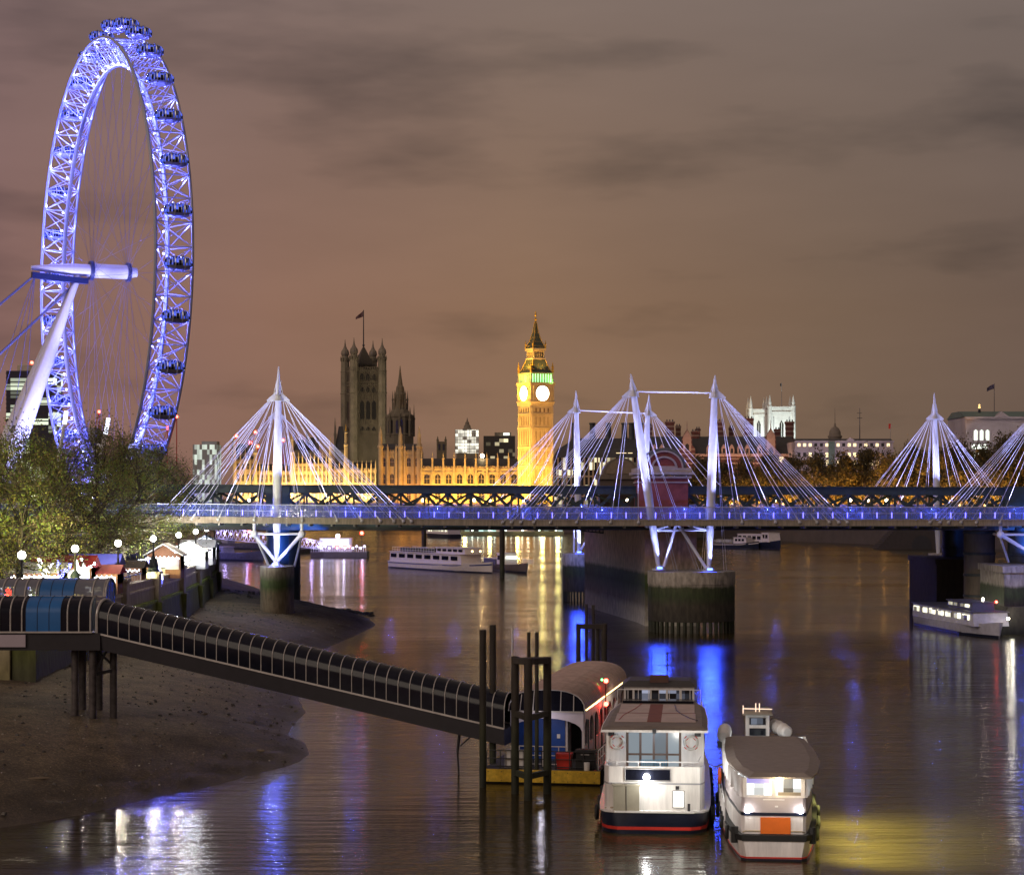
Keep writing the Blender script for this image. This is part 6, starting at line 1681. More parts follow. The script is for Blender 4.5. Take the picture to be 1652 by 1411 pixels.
    for y in (.3, 3.5, 6.5, 9.5): m = MB(); m.tube((.28, y, 0), (.28, y, 2.6), .045, .045, 6); m.build('canopy_post', DARK, t)
    m = MB(); m.box(0, .7, L - 1.2, L + .2, ze - .5, ze - .3); m.build('side_canopy', DARK, t)
    m = MB()
    for i in range(44): m.ball((.15, .3 + i * (L - .4) / 44, ze + .12), .045, 5)
    m.build('eave_lights', em('eave bulbs', (1, .7, .25), 6), t)
    m = MB(); m.tube((.3, 8.2, ze - 1), (.3, 8.2, ze + 1.35), .05, .05, 6); m.build('signal_post', DARK, t)
    for z, mt in ((ze + 1.2, EMRED), (ze - .3, EMRED)):
        m = MB(); m.ball((.34, 8.1, z), .15, 8); m.build('red_signal', mt, t)
        lamp('red_light', 'POINT', MW[t.name] @ Vector((.62, 7.9, z)), 60, (1, .03, .02), t, radius=.05)
    m = MB(); m.ball((.05, 8.3, ze + 1.25), .07, 8); m.build('green_signal', EMGRN, t)
    lamp('pier_light', 'POINT', MW[t.name] @ Vector((1.6, 12, 2.9)), 110, (1, .8, .55), t, radius=.1)
    lamp('pier_light', 'POINT', MW[t.name] @ Vector((-2.4, -1.2, 2.6)), 35, (.9, .85, 1), t, radius=.1)
pavilion()
def clutter():
    M = MW[PT.name]
    def at(x, y, z=.85): return tuple(M @ Vector((x, y, z)))
    t = thing('red_bin', 'red plastic storage bin behind the pontoon railing', 'bin', at(-2.25, 1.15), PRZ); m = MB(); m.frustum(0, 0, .38, .35, 0, .45, .4, .8); m.box(-.48, .48, -.43, .43, .8, .9); m.build('bin_body', RED, t)
    t = thing('black_box', 'black deck equipment box at the pontoon corner', 'box', at(-.95, 1.1), PRZ); m = MB(); m.box(-.55, .55, -.4, .4, 0, 1.05); m.box(-.6, .6, -.45, .45, 1.05, 1.15); m.build('case', BLACK, t); m = MB(); m.box(-.25, .25, -.43, -.41, .85, .93); m.build('plate', GREY, t)
    t = thing('white_bucket', 'small pale drum in front of the black equipment box', 'drum', at(-.8, .42), PRZ); m = MB(); m.lathe([(.16, 0), (.18, .45), (.17, .47)], 14); m.build('drum_body', WHITE, t, smooth=True)
    t = thing('tank', 'pale frame tank behind the mooring piles on the pontoon', 'tank', at(-5.2, 1.2), PRZ); m = MB(); m.box(-.5, .5, -.4, .4, .1, 1.0); m.build('tank_body', WHITE, t)
    m = MB()
    for x in (-.55, -.2, .2, .55): m.beam((x, -.45, 0), (x, -.45, 1.1), .06)
    for z in (.05, .55, 1.08): m.beam((-.55, -.46, z), (.55, -.46, z), .05)
    m.build('cage', GREY, t)
clutter()

# ------------------------------------------------------------------ boats
def hull(st, name, mat, t, z0=-.5, band=None):
    """st: (y, half width at deck, half width at water, deck height)"""
    m = MB(); rs = []
    for y, hd, hw, zs in st:
        def p(z):
            k = max(0, min(1, z / zs)); return hw + (hd - hw) * k
        if band:
            a, b, o = band
            a_, b_ = (a(zs), b(zs)) if callable(a) else (a, b)
            rs.append([(-p(a_) - o, y, a_), (p(a_) + o, y, a_), (p(b_) + o, y, b_), (-p(b_) - o, y, b_)])
        else: rs.append([(-hd, y, zs), (-hw, y, 0), (-hw * .75, y, z0), (hw * .75, y, z0), (hw, y, 0), (hd, y, zs)])
    if band:
        o = band[2]
        r0 = [(x, st[0][0] - o, z) for x, _, z in rs[0]]; rs.insert(0, r0)
    m.loft(rs)
    return m.build(name, mat, t, smooth=not band)
LIFEB = pm('lifebuoy', (.6, .57, .52), .6)
def boat_left():
    t = thing('passenger_boat', 'white passenger boat with navy hull, red waterline and stern floodlight beside the pontoon', 'boat', (7.15, 103, 0), -R(5.0))
    st = [(0, 1.95, 1.8, 1.12), (.35, 2.45, 2.3, 1.1), (1, 2.72, 2.6, 1.1), (3, 2.82, 2.75, 1.1), (9, 2.88, 2.8, 1.1), (18, 2.85, 2.75, 1.2), (24, 2.5, 2.2, 1.5), (29, 1.5, 1.1, 1.9), (33, .15, .05, 2.4)]
    hull(st, 'hull', NAVY, t); hull(st, 'red_boot_stripe', RED, t, band=(.2, .36, .015)); hull(st, 'rubbing_strake', WHITE, t, band=(lambda z: z - .06, lambda z: z + .03, .05))
    wall = pm('cream white topsides', (.76, .74, .72), .35, var=.2, scale=.9, stretch=(2.5, 2.5, .35))
    m = MB()
    pl = [(-2.3, .55), (-2.42, .75), (-2.55, 1.3), (-2.55, 20), (-1.6, 25), (1.6, 25), (2.55, 20), (2.55, 1.3), (2.42, .75), (2.3, .55)]
    m.prism(pl, 1.1, 2.55); m.build('deckhouse', wall, t)
    m = MB()
    inner = [(x * .94, y + (.12 if y < 1 else 0)) for x, y in pl]
    for (a, b), (c, d) in zip(zip(pl, pl[1:]), zip(inner, inner[1:])):
        if a[1] > 19 or b[1] > 21: continue
        m.prism([a, b, d, c], 2.55, 3.32)
    m.prism([pl[-1], pl[0], inner[0], inner[-1]], 2.55, 3.32); m.build('bulwark', wall, t)
    m = MB(); m.prism([(x * 1.005, y - .02) for x, y in pl], 2.42, 2.5); m.build('knuckle_line', pm('grey line', (.3, .3, .32), .5), t)
    m = MB(); m.box(-1.45, .8, .49, .53, 2.62, 3.18); o = m.build('stern_screen', GLASSD, t); q = MB(); q.path([(-1.48, .5, 2.6), (.83, .5, 2.6), (.83, .5, 3.2), (-1.48, .5, 3.2), (-1.48, .5, 2.6)], .035, 5); q.build('screen_frame', GREY, o)
    m = MB(); m.ball((-.38, .36, 2.8), .17, 12); m.build('stern_floodlight', em('floodlight glass', (.95, .98, 1), 60), t)
    M = MW[t.name]
    lamp('stern_light', 'POINT', M @ Vector((-.38, -.45, 2.75)), 75, (1, .97, .9), t, radius=.12)
    lamp('stern_light', 'POINT', M @ Vector((1.2, -2.6, 4.2)), 190, (1, .93, .82), t, radius=.2)
    m = MB(); m.box(-2.05, -.75, .1, .54, 1.12, 2.38); m.box(-2.12, -.68, .06, .56, 2.38, 2.46); o = m.build('stern_cabinet', pm('cabinet beige', (.3, .28, .22), .6, var=.1), t); q = MB(); q.box(-1.42, -1.39, .08, .11, 1.15, 2.36); q.build('cabinet_seam', DARK, o)
    m = MB(); m.box(.95, 1.5, .47, .53, 1.3, 2.1); o = m.build('stern_door', em('lit door', (1, .97, .85), 2.2), t); q = MB(); q.path([(.93, .46, 1.28), (1.52, .46, 1.28), (1.52, .46, 2.12), (.93, .46, 2.12), (.93, .46, 1.28)], .03, 5); q.build('door_frame', GREY, o)
    m = MB(); m.box(1.08, 1.26, .44, .53, 2.18, 2.36); m.build('vent', DARK, t)
    # aft upper deck: back wall with windows, doors
    m = MB(); yb = 2.7; m.box(-2.5, -1.42, yb, yb + .12, 2.55, 5.0); m.box(1.3, 2.5, yb, yb + .12, 2.55, 5.0); m.box(-1.42, 1.3, yb, yb + .12, 4.9, 5.0); m.box(-2.52, -2.42, yb + .12, 17, 2.55, 5.0); m.box(2.42, 2.52, yb + .12, 17, 2.55, 5.0); m.build('saloon_walls', wall, t)
    bl = em('saloon glow', (.5, .68, 1), .55); wg = lit_cells('saloon glazing', (.7, .82, .9), .8, (1.47, 1, .4), .9)
    m = MB(); m.box(-1.4, 1.28, yb + .04, yb + .1, 2.55, 4.9); o = m.build('aft_glazing', wg, t)
    q = MB()
    for u in (-1.42, -.75, -.06, .62, 1.29): q.box(u - .06, u + .06, yb - .03, yb + .06, 2.6, 4.92)
    q.box(-1.4, 1.28, yb - .02, yb + .05, 4.84, 4.94); q.box(-1.4, 1.28, yb - .02, yb + .05, 3.62, 3.72); q.build('window_frames', pm('brown frame', (.12, .07, .05), .5), o)
    m = MB()
    for i in range(14): m.box(-.72 + i * .1, -.66 + i * .1, 1.9, 1.95, 2.6, 3.5)
    m.build('deck_gate', pm('teal gate', (.03, .15, .25), .5), t)
    for x in (-1.95, 1.85):
        m = MB(); m.ring((x, yb - .06, 4.3), .33, .075, 'y', 20, 8); o = m.build('lifebuoy', LIFEB, t, smooth=True)
        q = MB()
        for k in range(4): a = math.pi * k / 2 + .78; q.beam((x + .24 * math.cos(a), yb - .08, 4.3 + .24 * math.sin(a)), (x + .42 * math.cos(a), yb - .08, 4.3 + .42 * math.sin(a)), .07, .16)
        q.build('bands', RED, o)
    m = MB(); m.path([(-2.3, 1.6, 3.55), (-2.2, .75, 3.55), (-1.9, .62, 3.55), (1.9, .62, 3.55), (2.2, .75, 3.55), (2.35, 1.7, 3.7)], .035, 6)
    for x in (-1.9, -.8, .3, 1.4): m.tube((x, .62, 3.3), (x, .62, 3.55), .025, .025, 5)
    m.build('stern_rail', STEELW, t)
    for x in (-2.0, 1.55): m = MB(); m.box(x - .5, x + .5, 1.2, 1.8, 2.55, 3.0); m.build('deck_seat', WHITE, t)
    lamp('deck_lamp', 'POINT', M @ Vector((0, 1.6, 4.75)), 60, (.5, .72, 1), t, radius=.06)
    lamp('saloon_lamp', 'POINT', M @ Vector((0, 6, 4.3)), 60, (.9, .95, 1), t, radius=.1)
    # roof
    edge = [(-2.72, .9), (-2.74, 3), (-2.6, 10), (-2.25, 14.2), (-1.9, 15.6), (1.9, 15.6), (2.3, 14.6), (2.66, 12), (2.76, 6), (2.72, .9)]
    m = MB(); m.prism(edge, 5.0, 5.12); m.build('roof_fascia', wall, t)
    m = MB(); inn = [(x * .985, y + (.03 if y < 1 else -.05)) for x, y in edge]; top = [(x * .9, min(15.1, max(1.6, y))) for x, y in inn]; m.loft([[(x, y, 5.12) for x, y in inn], [(x, y, 5.26) for x, y in top]]); m.build('roof', pm('grey brown roof', (.2, .17, .145), .75, var=.2, scale=1.2), t)
    rp = pm('roof panel', (.5, .4, .37), .6, var=.15, scale=1.4); rr = pm('roof red strip', (.2, .06, .045), .6)
    for x0, x1, y0, y1 in ((-2.1, -.42, 3.4, 7.4), (-2.05, -.42, 7.75, 12.3), (.3, 2.1, 3.4, 7.4), (.3, 2.05, 7.75, 12.3)): m = MB(); m.box(x0, x1, y0, y1, 5.262, 5.285); m.build('roof_panel', rp, t)
    m = MB(); m.box(-.42, .3, 3.4, 12.3, 5.262, 5.29); m.box(-2.1, -.42, 7.4, 7.75, 5.262, 5.282); m.box(.3, 2.1, 7.4, 7.75, 5.262, 5.282); m.build('roof_walkway', rr, t)
    m = MB(); m.path([Vector((.95, 12, 5.31)), Vector((1.05, 9, 5.31)), Vector((1.35, 7, 5.31)), Vector((1.8, 5, 5.31)), Vector((2.2, 3.9, 5.31))], .02, 5); m.build('hose', DARK, t)
    m = MB(); m.box(-2.0, 2.0, 13.0, 14.2, 5.27, 5.4); m.build('roof_skylight', GLASSD, t)
    m = MB(); m.box(-.1, .1, .8, .88, 4.95, 5.2); m.build('stern_lamp_box', DARK, t)
    # wheelhouse
    m = MB(); m.box(-2.05, 2.05, 16.4, 16.5, 2.5, 5.0); m.box(-2.05, 2.05, 16.35, 16.5, 5.72, 5.9)
    for u in (-2.05, -1.55, -.55, .4, 1.2, 1.93): m.box(u, u + .12, 16.38, 16.5, 5.0, 5.72)
    m.box(-2.05, -1.95, 16.5, 19.6, 2.5, 5.9); m.box(1.95, 2.05, 16.5, 19.6, 2.5, 5.9); m.build('wheelhouse', wall, t)
    m = MB(); m.box(-1.93, 1.93, 16.44, 16.48, 5.0, 5.72); m.build('wheelhouse_glazing', lit_cells('wheelhouse glass', (.7, .75, 1), .5, (2, 1, 2), .6), t)
    m = MB(); m.loft([[(-2.2, 16.2, 5.9), (2.2, 16.2, 5.9), (2.2, 20, 5.9), (-2.2, 20, 5.9)], [(-1.8, 17, 6.2), (1.8, 17, 6.2), (1.8, 19.5, 6.2), (-1.8, 19.5, 6.2)]]); m.build('wheelhouse_roof', SLATE, t)
    m = MB(); m.box(-.55, .55, 16.7, 17.4, 6.1, 6.5); m.build('roof_locker', pm('brown locker', (.1, .05, .04), .6), t)
    m = MB(); m.tube((.45, 18, 6.1), (.45, 18, 7.6), .05, .04, 6); m.beam((-.1, 18, 7.0), (1.0, 18, 7.0), .08, .05); m.ball((.45, 18, 7.7), .1, 6); m.tube((-.45, 18, 6.1), (-.45, 18, 7.7), .025, .02, 5); m.build('mast', DARK, t)
    for x in (-1.9, 1.75): m = MB(); m.tube((x, .3, 1.1), (x, .3, 1.5), .07, .07, 8); m.build('bollard', DARK, t)
    for sx in (-1, 1):
        for i in range(8): m = MB(); m.box(*sorted((sx * 2.5, sx * 2.575)), 3.6 + i * 1.8, 4.9 + i * 1.8, 3.6, 4.6); m.build('side_window', GLASSD, t)
    for i, y in enumerate((6, 11, 16)): m = MB(); m.tube((2.98, y, .3), (2.98, y, 1.1), .14, .14, 8); m.build('fender', BLACK, t, smooth=True)
    tyre = bpy.data.materials['black rubber']
    for sx in (-1, 1):
        for y in (2.2, 5.5, 9, 13, 17):
            m = MB(); m.ring((sx * 2.98, y, .75), .3, .12, 'x', 16, 6); m.build('tyre_fender', tyre, t, smooth=True)
    m = MB(); m.path([(-2.5, .9, 1.16), (-1.9, .2, 1.3), (-1.7, .4, 1.2), (-2.2, .7, 1.18)], .03, 5); m.build('rope_coil', pm('boat rope', (.4, .33, .22), .9), t)
    m = MB()
    for i in range(9): m.tube((-2.4 + .6 * i, 16.0, 5.1), (-2.4 + .6 * i, 16.0, 5.75), .02, .02, 5)
    m.tube((-2.4, 16.0, 5.75), (2.4, 16.0, 5.75), .025, .025, 5); m.build('roof_rail', STEELW, t)
    for x, w in ((-2.25, .16), (2.2, .16)):
        m = MB(); m.box(x - w, x + w, 2.6, 2.69, 4.62, 4.8); m.build('speaker', DARK, t)
    m = MB(); m.path([(-1.9, 4, 5.3), (-1.75, 6.4, 5.3), (-1.2, 9.8, 5.3), (-.9, 12.6, 5.3)], .015, 5); m.build('cable', RED, t)
boat_left()

def boat_right():
    t = thing('tour_boat', 'white tour boat with brown canopy roof, lit saloon and orange stern panel', 'boat', (12.22, 95.4, 0), -R(5.4))
    st = [(0, 1.45, 1.25, 1.15), (.3, 1.7, 1.5, 1.15), (1.2, 1.82, 1.66, 1.15), (4, 2.1, 2.0, 1.15), (9, 2.42, 2.3, 1.15), (17, 2.45, 2.35, 1.25), (23, 2.0, 1.7, 1.6), (27, 1.1, .8, 2), (30, .1, .05, 2.4)]
    wall = pm('boat white', (.76, .73, .72), .35, var=.2, scale=.9, stretch=(2.5, 2.5, .35))
    hull(st, 'hull', wall, t); hull(st, 'red_boot_stripe', RED, t, band=(.1, .18, .012)); hull(st, 'dark_boot_top', NAVY, t, band=(-.3, .09, .02)); hull(st, 'black_fender_belt', BLACK, t, band=(lambda z: z - .22, lambda z: z + .05, .07))
    M = MW[t.name]
    pl = [(-1.35, .35), (-1.5, .5), (-1.62, 1.2), (-2.0, 5), (-2.2, 9), (-2.2, 17), (2.2, 17), (2.2, 9), (2.0, 5), (1.62, 1.2), (1.5, .5), (1.35, .35)]
    m = MB(); m.prism(pl, 1.2, 2.05); m.build('lower_house', wall, t)
    m = MB(); m.prism([(x * 1.01, y - .03) for x, y in pl], 2.05, 2.2); m.build('dark_band', NAVY, t)
    m = MB(); m.prism([(x, y) for x, y in pl], 2.2, 2.9); m.build('upper_coaming', pm('grey white', (.5, .45, .47), .4, var=.06), t)
    m = MB(); m.box(-.62, .78, .27, .345, 1.22, 1.98); m.build('orange_panel', pm('orange panel', (.8, .17, .015), .5, var=.08), t)
    for x in (-1.22, 1.25): m = MB(); m.ball((x, .3, 2.3), .13, 8); m.build('stern_lamp', EMWW, t)
    for x in (-1.95, 1.95): m = MB(); m.tube((x * .93, .55, .75), (x * .93, .55, 1.5), .17, .17, 8); m.build('fender', BLACK, t, smooth=True)
    glow = lit_cells('saloon windows', (.95, 1, 1), 2.0, (2.2, 2.2, 1.2), .95, (.1, .1, .1, 1))
    m = MB(); g = [(x * .955, y + .12) for x, y in pl]; m.prism(g, 2.9, 3.8); m.build('lit_saloon_glazing', glow, t)
    for (a, b) in zip(pl, pl[1:] + pl[:1]):
        L = math.hypot(b[0] - a[0], b[1] - a[1]); k = max(1, round(L / 1.15))
        for i in range(k):
            q = i / k; x, y = a[0] + (b[0] - a[0]) * q, a[1] + (b[1] - a[1]) * q; m = MB(); m.box(x - .09, x + .09, y - .02, y + .14, 2.9, 3.82); m.build('window_post', wall, t)
    m = MB(); m.box(-1.3, 1.35, .34, .5, 2.9, 3.0); m.box(-.1, .06, .33, .5, 2.9, 3.82); m.build('stern_window_frame', wall, t)
    m = MB(); m.box(-1.25, -.2, .42, .47, 3.55, 3.8); m.build('blue_blind', em('blue blind', (.2, .18, .8), .8), t)
    m = MB(); m.ball((2.12, 5, 3.45), .1, 8); m.build('added_side_lamp', em('added yellow lamp', (1, .9, .3), 12), t)  # added lamp ball, a visible source for the yellow patch on the water
    m = MB(); m.box(.2, 1.3, .38, .44, 2.9, 3.15); m.build('serving_counter', pm('counter', (.3, .26, .2), .5), t)
    m = MB(); m.ball((.25, -.08, 3.78), .12, 10); m.build('canopy_lamp', em('warm deck lamp', (1, .75, .35), 80), t)
    lamp('deck_light', 'POINT', M @ Vector((.25, -.5, 3.7)), 40, (1, .82, .55), t, radius=.1)
    lamp('deck_light', 'POINT', M @ Vector((.2, -3.5, 3.4)), 170, (1, .92, .85), t, radius=.3)
    lamp('saloon_light', 'POINT', M @ Vector((-3.3, 5, 3.3)), 120, (1, 1, .9), t, radius=.2)
    for y in (.5, 5, 10): lamp('added_side_spot', 'SPOT', M @ Vector((3.2, y, 3.6)), 9500, (1, .93, .25), t, M @ Vector((5.6, y + 1, 0)), 125, .3, 1)  # spots added beside the hull to throw the yellow patch on the water
    edge = [(-1.15, .0), (-1.75, 2.6), (-2.1, 6), (-2.2, 11), (-2.1, 15.6), (2.1, 15.6), (2.4, 11), (2.45, 6), (2.1, 2.0), (1.75, .1)]
    m = MB(); m.prism(edge, 3.82, 3.9); m.loft([[(x * .99, y, 3.9) for x, y in edge], [(x * .8, min(15.2, max(.5, y)), 4.05) for x, y in edge]]); m.build('canopy_roof', pm('brown canopy', (.25, .215, .19), .8, var=.12, scale=2), t)
    # wheelhouse and life rafts forward
    m = MB(); m.box(-.95, .35, 18.4, 20, 2.0, 4.85); m.build('wheelhouse', wall, t)
    for z0, z1 in ((4.3, 4.68), (3.7, 4.1)): m = MB(); m.box(-.75, .15, 18.34, 18.42, z0, z1); m.build('wheelhouse_window', lit_cells('helm glass', (.6, .7, .9), .25, (3, 3, 3), .4) if z0 > 4 else GLASSD, t)
    m = MB(); m.box(-1.12, .52, 18.0, 20.5, 4.86, 4.93); m.loft([[(-1.12, 18, 4.93), (.52, 18, 4.93), (.52, 20.5, 4.93), (-1.12, 20.5, 4.93)], [(-1, 18.4, 5.08), (.4, 18.4, 5.08), (.4, 20.2, 5.08), (-1, 20.2, 5.08)]]); m.build('wheelhouse_roof', pm('helm roof', (.25, .23, .2), .6), t)
    m = MB(); m.path([(-1.1, 18.1, 5.22), (.5, 18.1, 5.2)], .025, 5); m.beam((-.4, 18.3, 5.0), (-.4, 18.3, 5.5), .05); m.beam((-.2, 18.3, 5.0), (-.2, 18.3, 5.5), .05); m.tube((-1.1, 18.1, 4.9), (-1.1, 18.1, 5.4), .025, .025, 5); m.build('roof_rail', em('warm bar', (1, .7, .5), 1.5), t)
    for x, y, dx in ((-2.2, 16.2, .1), (1.35, 18.6, -.75)):
        m = MB(); m.taper((x, y - .7, 3.95), (x + dx, y + .9, 4.2), [(0, .24), (.06, .34), (.3, .35), (.33, .39), (.38, .35), (.62, .35), (.66, .39), (.7, .35), (.94, .34), (1, .24)], 16); o = m.build('life_raft', WHITE, t, smooth=True)
        q = MB(); q.box(x - .35, x + .45, y - .4, y + .6, 3.3, 3.62); q.build('cradle', DARK, o)
    for y in (9.5, 10.3): m = MB(); m.ring((-2.45, y, 2.6), .3, .09, 'x', 16, 6); m.build('orange_lifebuoy', pm('orange buoy', (.7, .12, .03), .5) if y < 10 else bpy.data.materials['orange buoy'], t)
    m = MB()
    for i in range(9): m.tube((-2.25 - .05 * min(i, 4), 4 + i * 1.6, 1.2), (-2.25 - .05 * min(i, 4), 4 + i * 1.6, 2.1), .03, .03, 5)
    m.tube((-2.25, 4, 2.1), (-2.45, 16.8, 2.1), .03, .03, 5); m.build('side_rail', STEELW, t)
    for sx in (-1, 1):
        for y in (3.2, 6.5, 10, 14):
            h = 2.02 + min(.42, (y - 3) * .07); m = MB(); m.ring((sx * (h + .12), y, .8), .26, .11, 'x', 16, 6); m.build('tyre_fender', bpy.data.materials['black rubber'], t, smooth=True)
    m = MB(); m.box(.05, .2, .3, .36, 2.45, 2.52); m.box(-.5, .5, .33, .36, 2.78, 2.83); m.build('stern_fitting', STEELW, t)
    m = MB()
    for i in range(6): m.tube((-1.3 + .52 * i, .5, 1.2), (-1.3 + .52 * i, .5, 1.25), .05, .05, 6)
    m.path([(-1.45, .42, 1.26), (-1.3, .3, 1.34), (1.3, .3, 1.34), (1.45, .42, 1.26)], .03, 5); m.build('stern_rope', bpy.data.materials['boat rope'], t)
boat_right()
t = thing('mooring_rope', 'pale mooring rope slung between the two white boats', 'rope', W(1150, 1232, 112))
m = MB(); a, b = W(1146, 1232, 112), W(1166, 1231, 111); m.path([a.lerp(b, i / 6) - Vector((0, 0, .15 * math.sin(math.pi * i / 6))) for i in range(7)], .035, 5); m.build('rope', pm('rope', (.5, .42, .3), .9), t, world=True)

def river_boat(name, label, stern, bow, B, zs, deckz, hullm, topm, decks, bandm=None, rail=None, glass=GLASSD, wins=True, extra=None):
    a, b = Vector(stern), Vector(bow); d = b - a; L = math.hypot(d.x, d.y)
    t = thing(name, label, 'boat', (a.x, a.y, 0), math.atan2(-d.x, d.y))
    h = B / 2
    st = [(0, h * .86, h * .8, zs), (L * .04, h, h * .92, zs), (L * .3, h, h * .95, zs), (L * .7, h, h * .9, zs * 1.08), (L * .88, h * .7, h * .5, zs * 1.25), (L * .96, h * .35, h * .15, zs * 1.4), (L, h * .06, h * .02, zs * 1.5)]
    hull(st, 'hull', hullm, t); hull(st, 'boot_top', NAVY, t, band=(-.3, .35, .02))
    if bandm: hull(st, 'sheer_band', bandm, t, band=(lambda z: z * .72, lambda z: z * .84, .02))
    for y0, y1, k, z0, z1, n, mt in decks:
        y0, y1 = y0 * L, y1 * L; w = h * k
        m = MB(); m.loft([[(-w, y0, z0), (w, y0, z0), (w * .97, y1, z0), (-w * .97, y1, z0)], [(-w * .97, y0 + .1, z1), (w * .97, y0 + .1, z1), (w * .93, y1 - (z1 - z0) * .25, z1), (-w * .93, y1 - (z1 - z0) * .25, z1)]]); m.build('deckhouse', mt or topm, t)
        m = MB(); m.box(-w - .12, w + .12, y0 - .15, y1 - (z1 - z0) * .2, z1 + .003, z1 + .12); m.build('deck_roof', topm, t)
        if n:
            step = (y1 - y0 - 1.2) / n; zw0, zw1 = z0 + (z1 - z0) * .42, z0 + (z1 - z0) * .82
            for i in range(n):
                for sx in (-1, 1):
                    m = MB(); m.box(*sorted((sx * w * .93, sx * (w + .03))), y0 + .6 + i * step, y0 + .6 + i * step + step * .68, zw0, zw1); m.build('window', glass, t)
    if rail:
        y0, y1, z = rail; m = MB()
        for sx in (-1, 1):
            k = 16
            for i in range(k + 1): yy = (y0 + (y1 - y0) * i / k) * L; m.tube((sx * h * .9, yy, z), (sx * h * .9, yy, z + 1.05), .04, .04, 4)
            for zz in (.5, 1.05): m.tube((sx * h * .9, y0 * L, z + zz), (sx * h * .9, y1 * L, z + zz), .04, .04, 4)
        m.build('railing', STEELW, t)
    return t
TOPW = pm('cruiser white', (.66, .6, .58), .4, var=.08)
st_, bw_ = G(641, 915), G(794, 925)
c1 = river_boat('river_cruiser', 'moored white river cruiser with blue sheer band and open top deck', st_, bw_, 6.0, 1.7, 3, TOPW, TOPW, [(.03, .8, .92, 1.7, 3.9, 8, None), (.52, .82, .75, 4.0, 5.3, 5, None)], pm('blue band', (.03, .05, .2), .4), (.06, .52, 3.95))
lamp('cabin_light', 'POINT', MW[c1.name] @ Vector((-3.8, 34, 5.0)), 260, (1, .6, .25), c1, radius=.12)
m = MB()
for i in range(9): m.box(-1.9, 1.9, 5 + i * 1.5, 5.5 + i * 1.5, 4.05, 4.9)
m.build('deck_seats', pm('seat grey', (.06, .06, .065), .7), c1)
for px in (762, 775): m = MB(); m.ball(MW[c1.name].inverted() @ W(px, 889, 452), .22, 6); m.build('cabin_lamp', em('amber cabin lamp', (1, .6, .2), 12) if px == 762 else bpy.data.materials['amber cabin lamp'], c1)
c2 = river_boat('tug_boat', 'small dark tug boat with white wheelhouse behind the rusty pile', G(786, 917), G(850, 924.5), 4.4, 1.5, 2, pm('tug hull', (.12, .1, .095), .6), TOPW, [(.1, .4, .8, 1.5, 2.6, 0, pm('tug house', (.1, .1, .16), .6)), (.42, .62, .72, 1.5, 4.0, 2, None)], None, (.7, .95, 1.9))
for u in (-.5, .5): m = MB(); m.box(u - .3, u + .3, 21.2, 21.3, 2.6, 3.5)
m = MB(); Lc = (G(850, 924.5) - G(786, 917)).length; m.box(-1.3, 1.3, Lc * .62, Lc * .63, 2.7, 3.5); m.build('wheelhouse_windows', WINW, c2)
c3 = river_boat('workboat', 'low workboat with blue white deck rails moored against the far wall', G(1146, 884), G(1224, 885.5), 5, 1.7, 2, NAVY, TOPW, [(.55, .82, .8, 1.7, 3.6, 3, None)], TOPW, (.05, .5, 1.8))
c4 = river_boat('passenger_boat', 'white passenger boat with navy hull under the far embankment wall', G(1190, 883), G(1259, 886.3), 5.4, 2.0, 2, NAVY, TOPW, [(.15, .75, .9, 2.0, 4.6, 5, None), (.7, .88, .8, 2.3, 5.2, 2, None)], None, None)
MOV = lit_cells('ferry windows', (1, .95, .68), 2.2, (.8, .8, .8), .95, (.2, .2, .18, 1))
mv0, mv1 = G(1497, 1007), G(1612, 1030)
c5 = river_boat('river_ferry', 'white ferry with lit windows and red and green lights passing by the iron piers', mv0, mv1, 4.8, 1.3, 2, pm('ferry hull', (.45, .45, .55), .4), pm('ferry roof', (.1, .1, .13), .5), [(.02, .9, .95, 1.3, 2.9, 7, pm('ferry white', (.5, .5, .52), .4)), (.45, .8, .6, 3.0, 3.9, 4, None)], None, None, glass=MOV)
Lm = (mv1 - mv0).length
for y, z, mt, nm in ((.55, 3.4, EMGRN, 'green_light'), (.8, 4.1, EMRED, 'red_light'), (.3, 3.2, EMW, 'deck_lamp'), (.62, 4.2, EMW, 'deck_lamp'), (.95, 2.3, EMW, 'bow_lamp')):
    for sx in (-1,): m = MB(); m.ball((sx * 1.6, y * Lm, z), .16, 6); m.build(nm, mt, c5)
for y in (.25, .5, .8): lamp('ferry_light', 'POINT', MW[c5.name] @ Vector((-3.6, y * Lm, 2.2)), 120, (1, .95, .75), c5, radius=.2)
c6 = river_boat('river_ferry', 'distant lit ferry behind the lone pile beyond the white cruiser', G(735, 868), G(690, 866), 6, 1.6, 2, NAVY, TOPW, [(.05, .85, .9, 1.6, 4, 6, None)], None, None, glass=MOV)
lamp('ferry_light', 'POINT', MW[c6.name] @ Vector((4.5, 6, 3)), 300, (1, .9, .65), c6, radius=.2)

# lit pier with its gangway and restaurant pontoon, left bank
t = thing('lit_pier', 'white lit restaurant pontoon with railings and red beacon moored off the left bank', 'pontoon', G(545, 899)); t.location.z = 0; MW[t.name] = Matrix.Translation(t.location)
D6 = t.location.y; s6 = F / D6; X6 = lambda p: (p - 545) / s6; q6 = lambda y: H + (800 - y) / s6
m = MB(); m.box(X6(501), X6(592), 0, 9, -.3, q6(890)); m.build('float', pm('dark pontoon hull', (.1, .085, .08), .7), t)
m = MB(); m.box(X6(514), X6(566), 2.5, 7, q6(890), q6(868)); m.build('pavilion', TOPW, t)
m = MB(); m.box(X6(516), X6(562), 2.3, 2.5, q6(880), q6(869)); m.build('lit_front', em('pavilion glow', (.85, .87, 1), .95), t)
m = MB(); m.box(X6(538), X6(565), 2.2, 2.3, q6(884), q6(880)); m.build('orange_fascia', em('orange band', (1, .3, .1), 1.5), t)
m = MB()
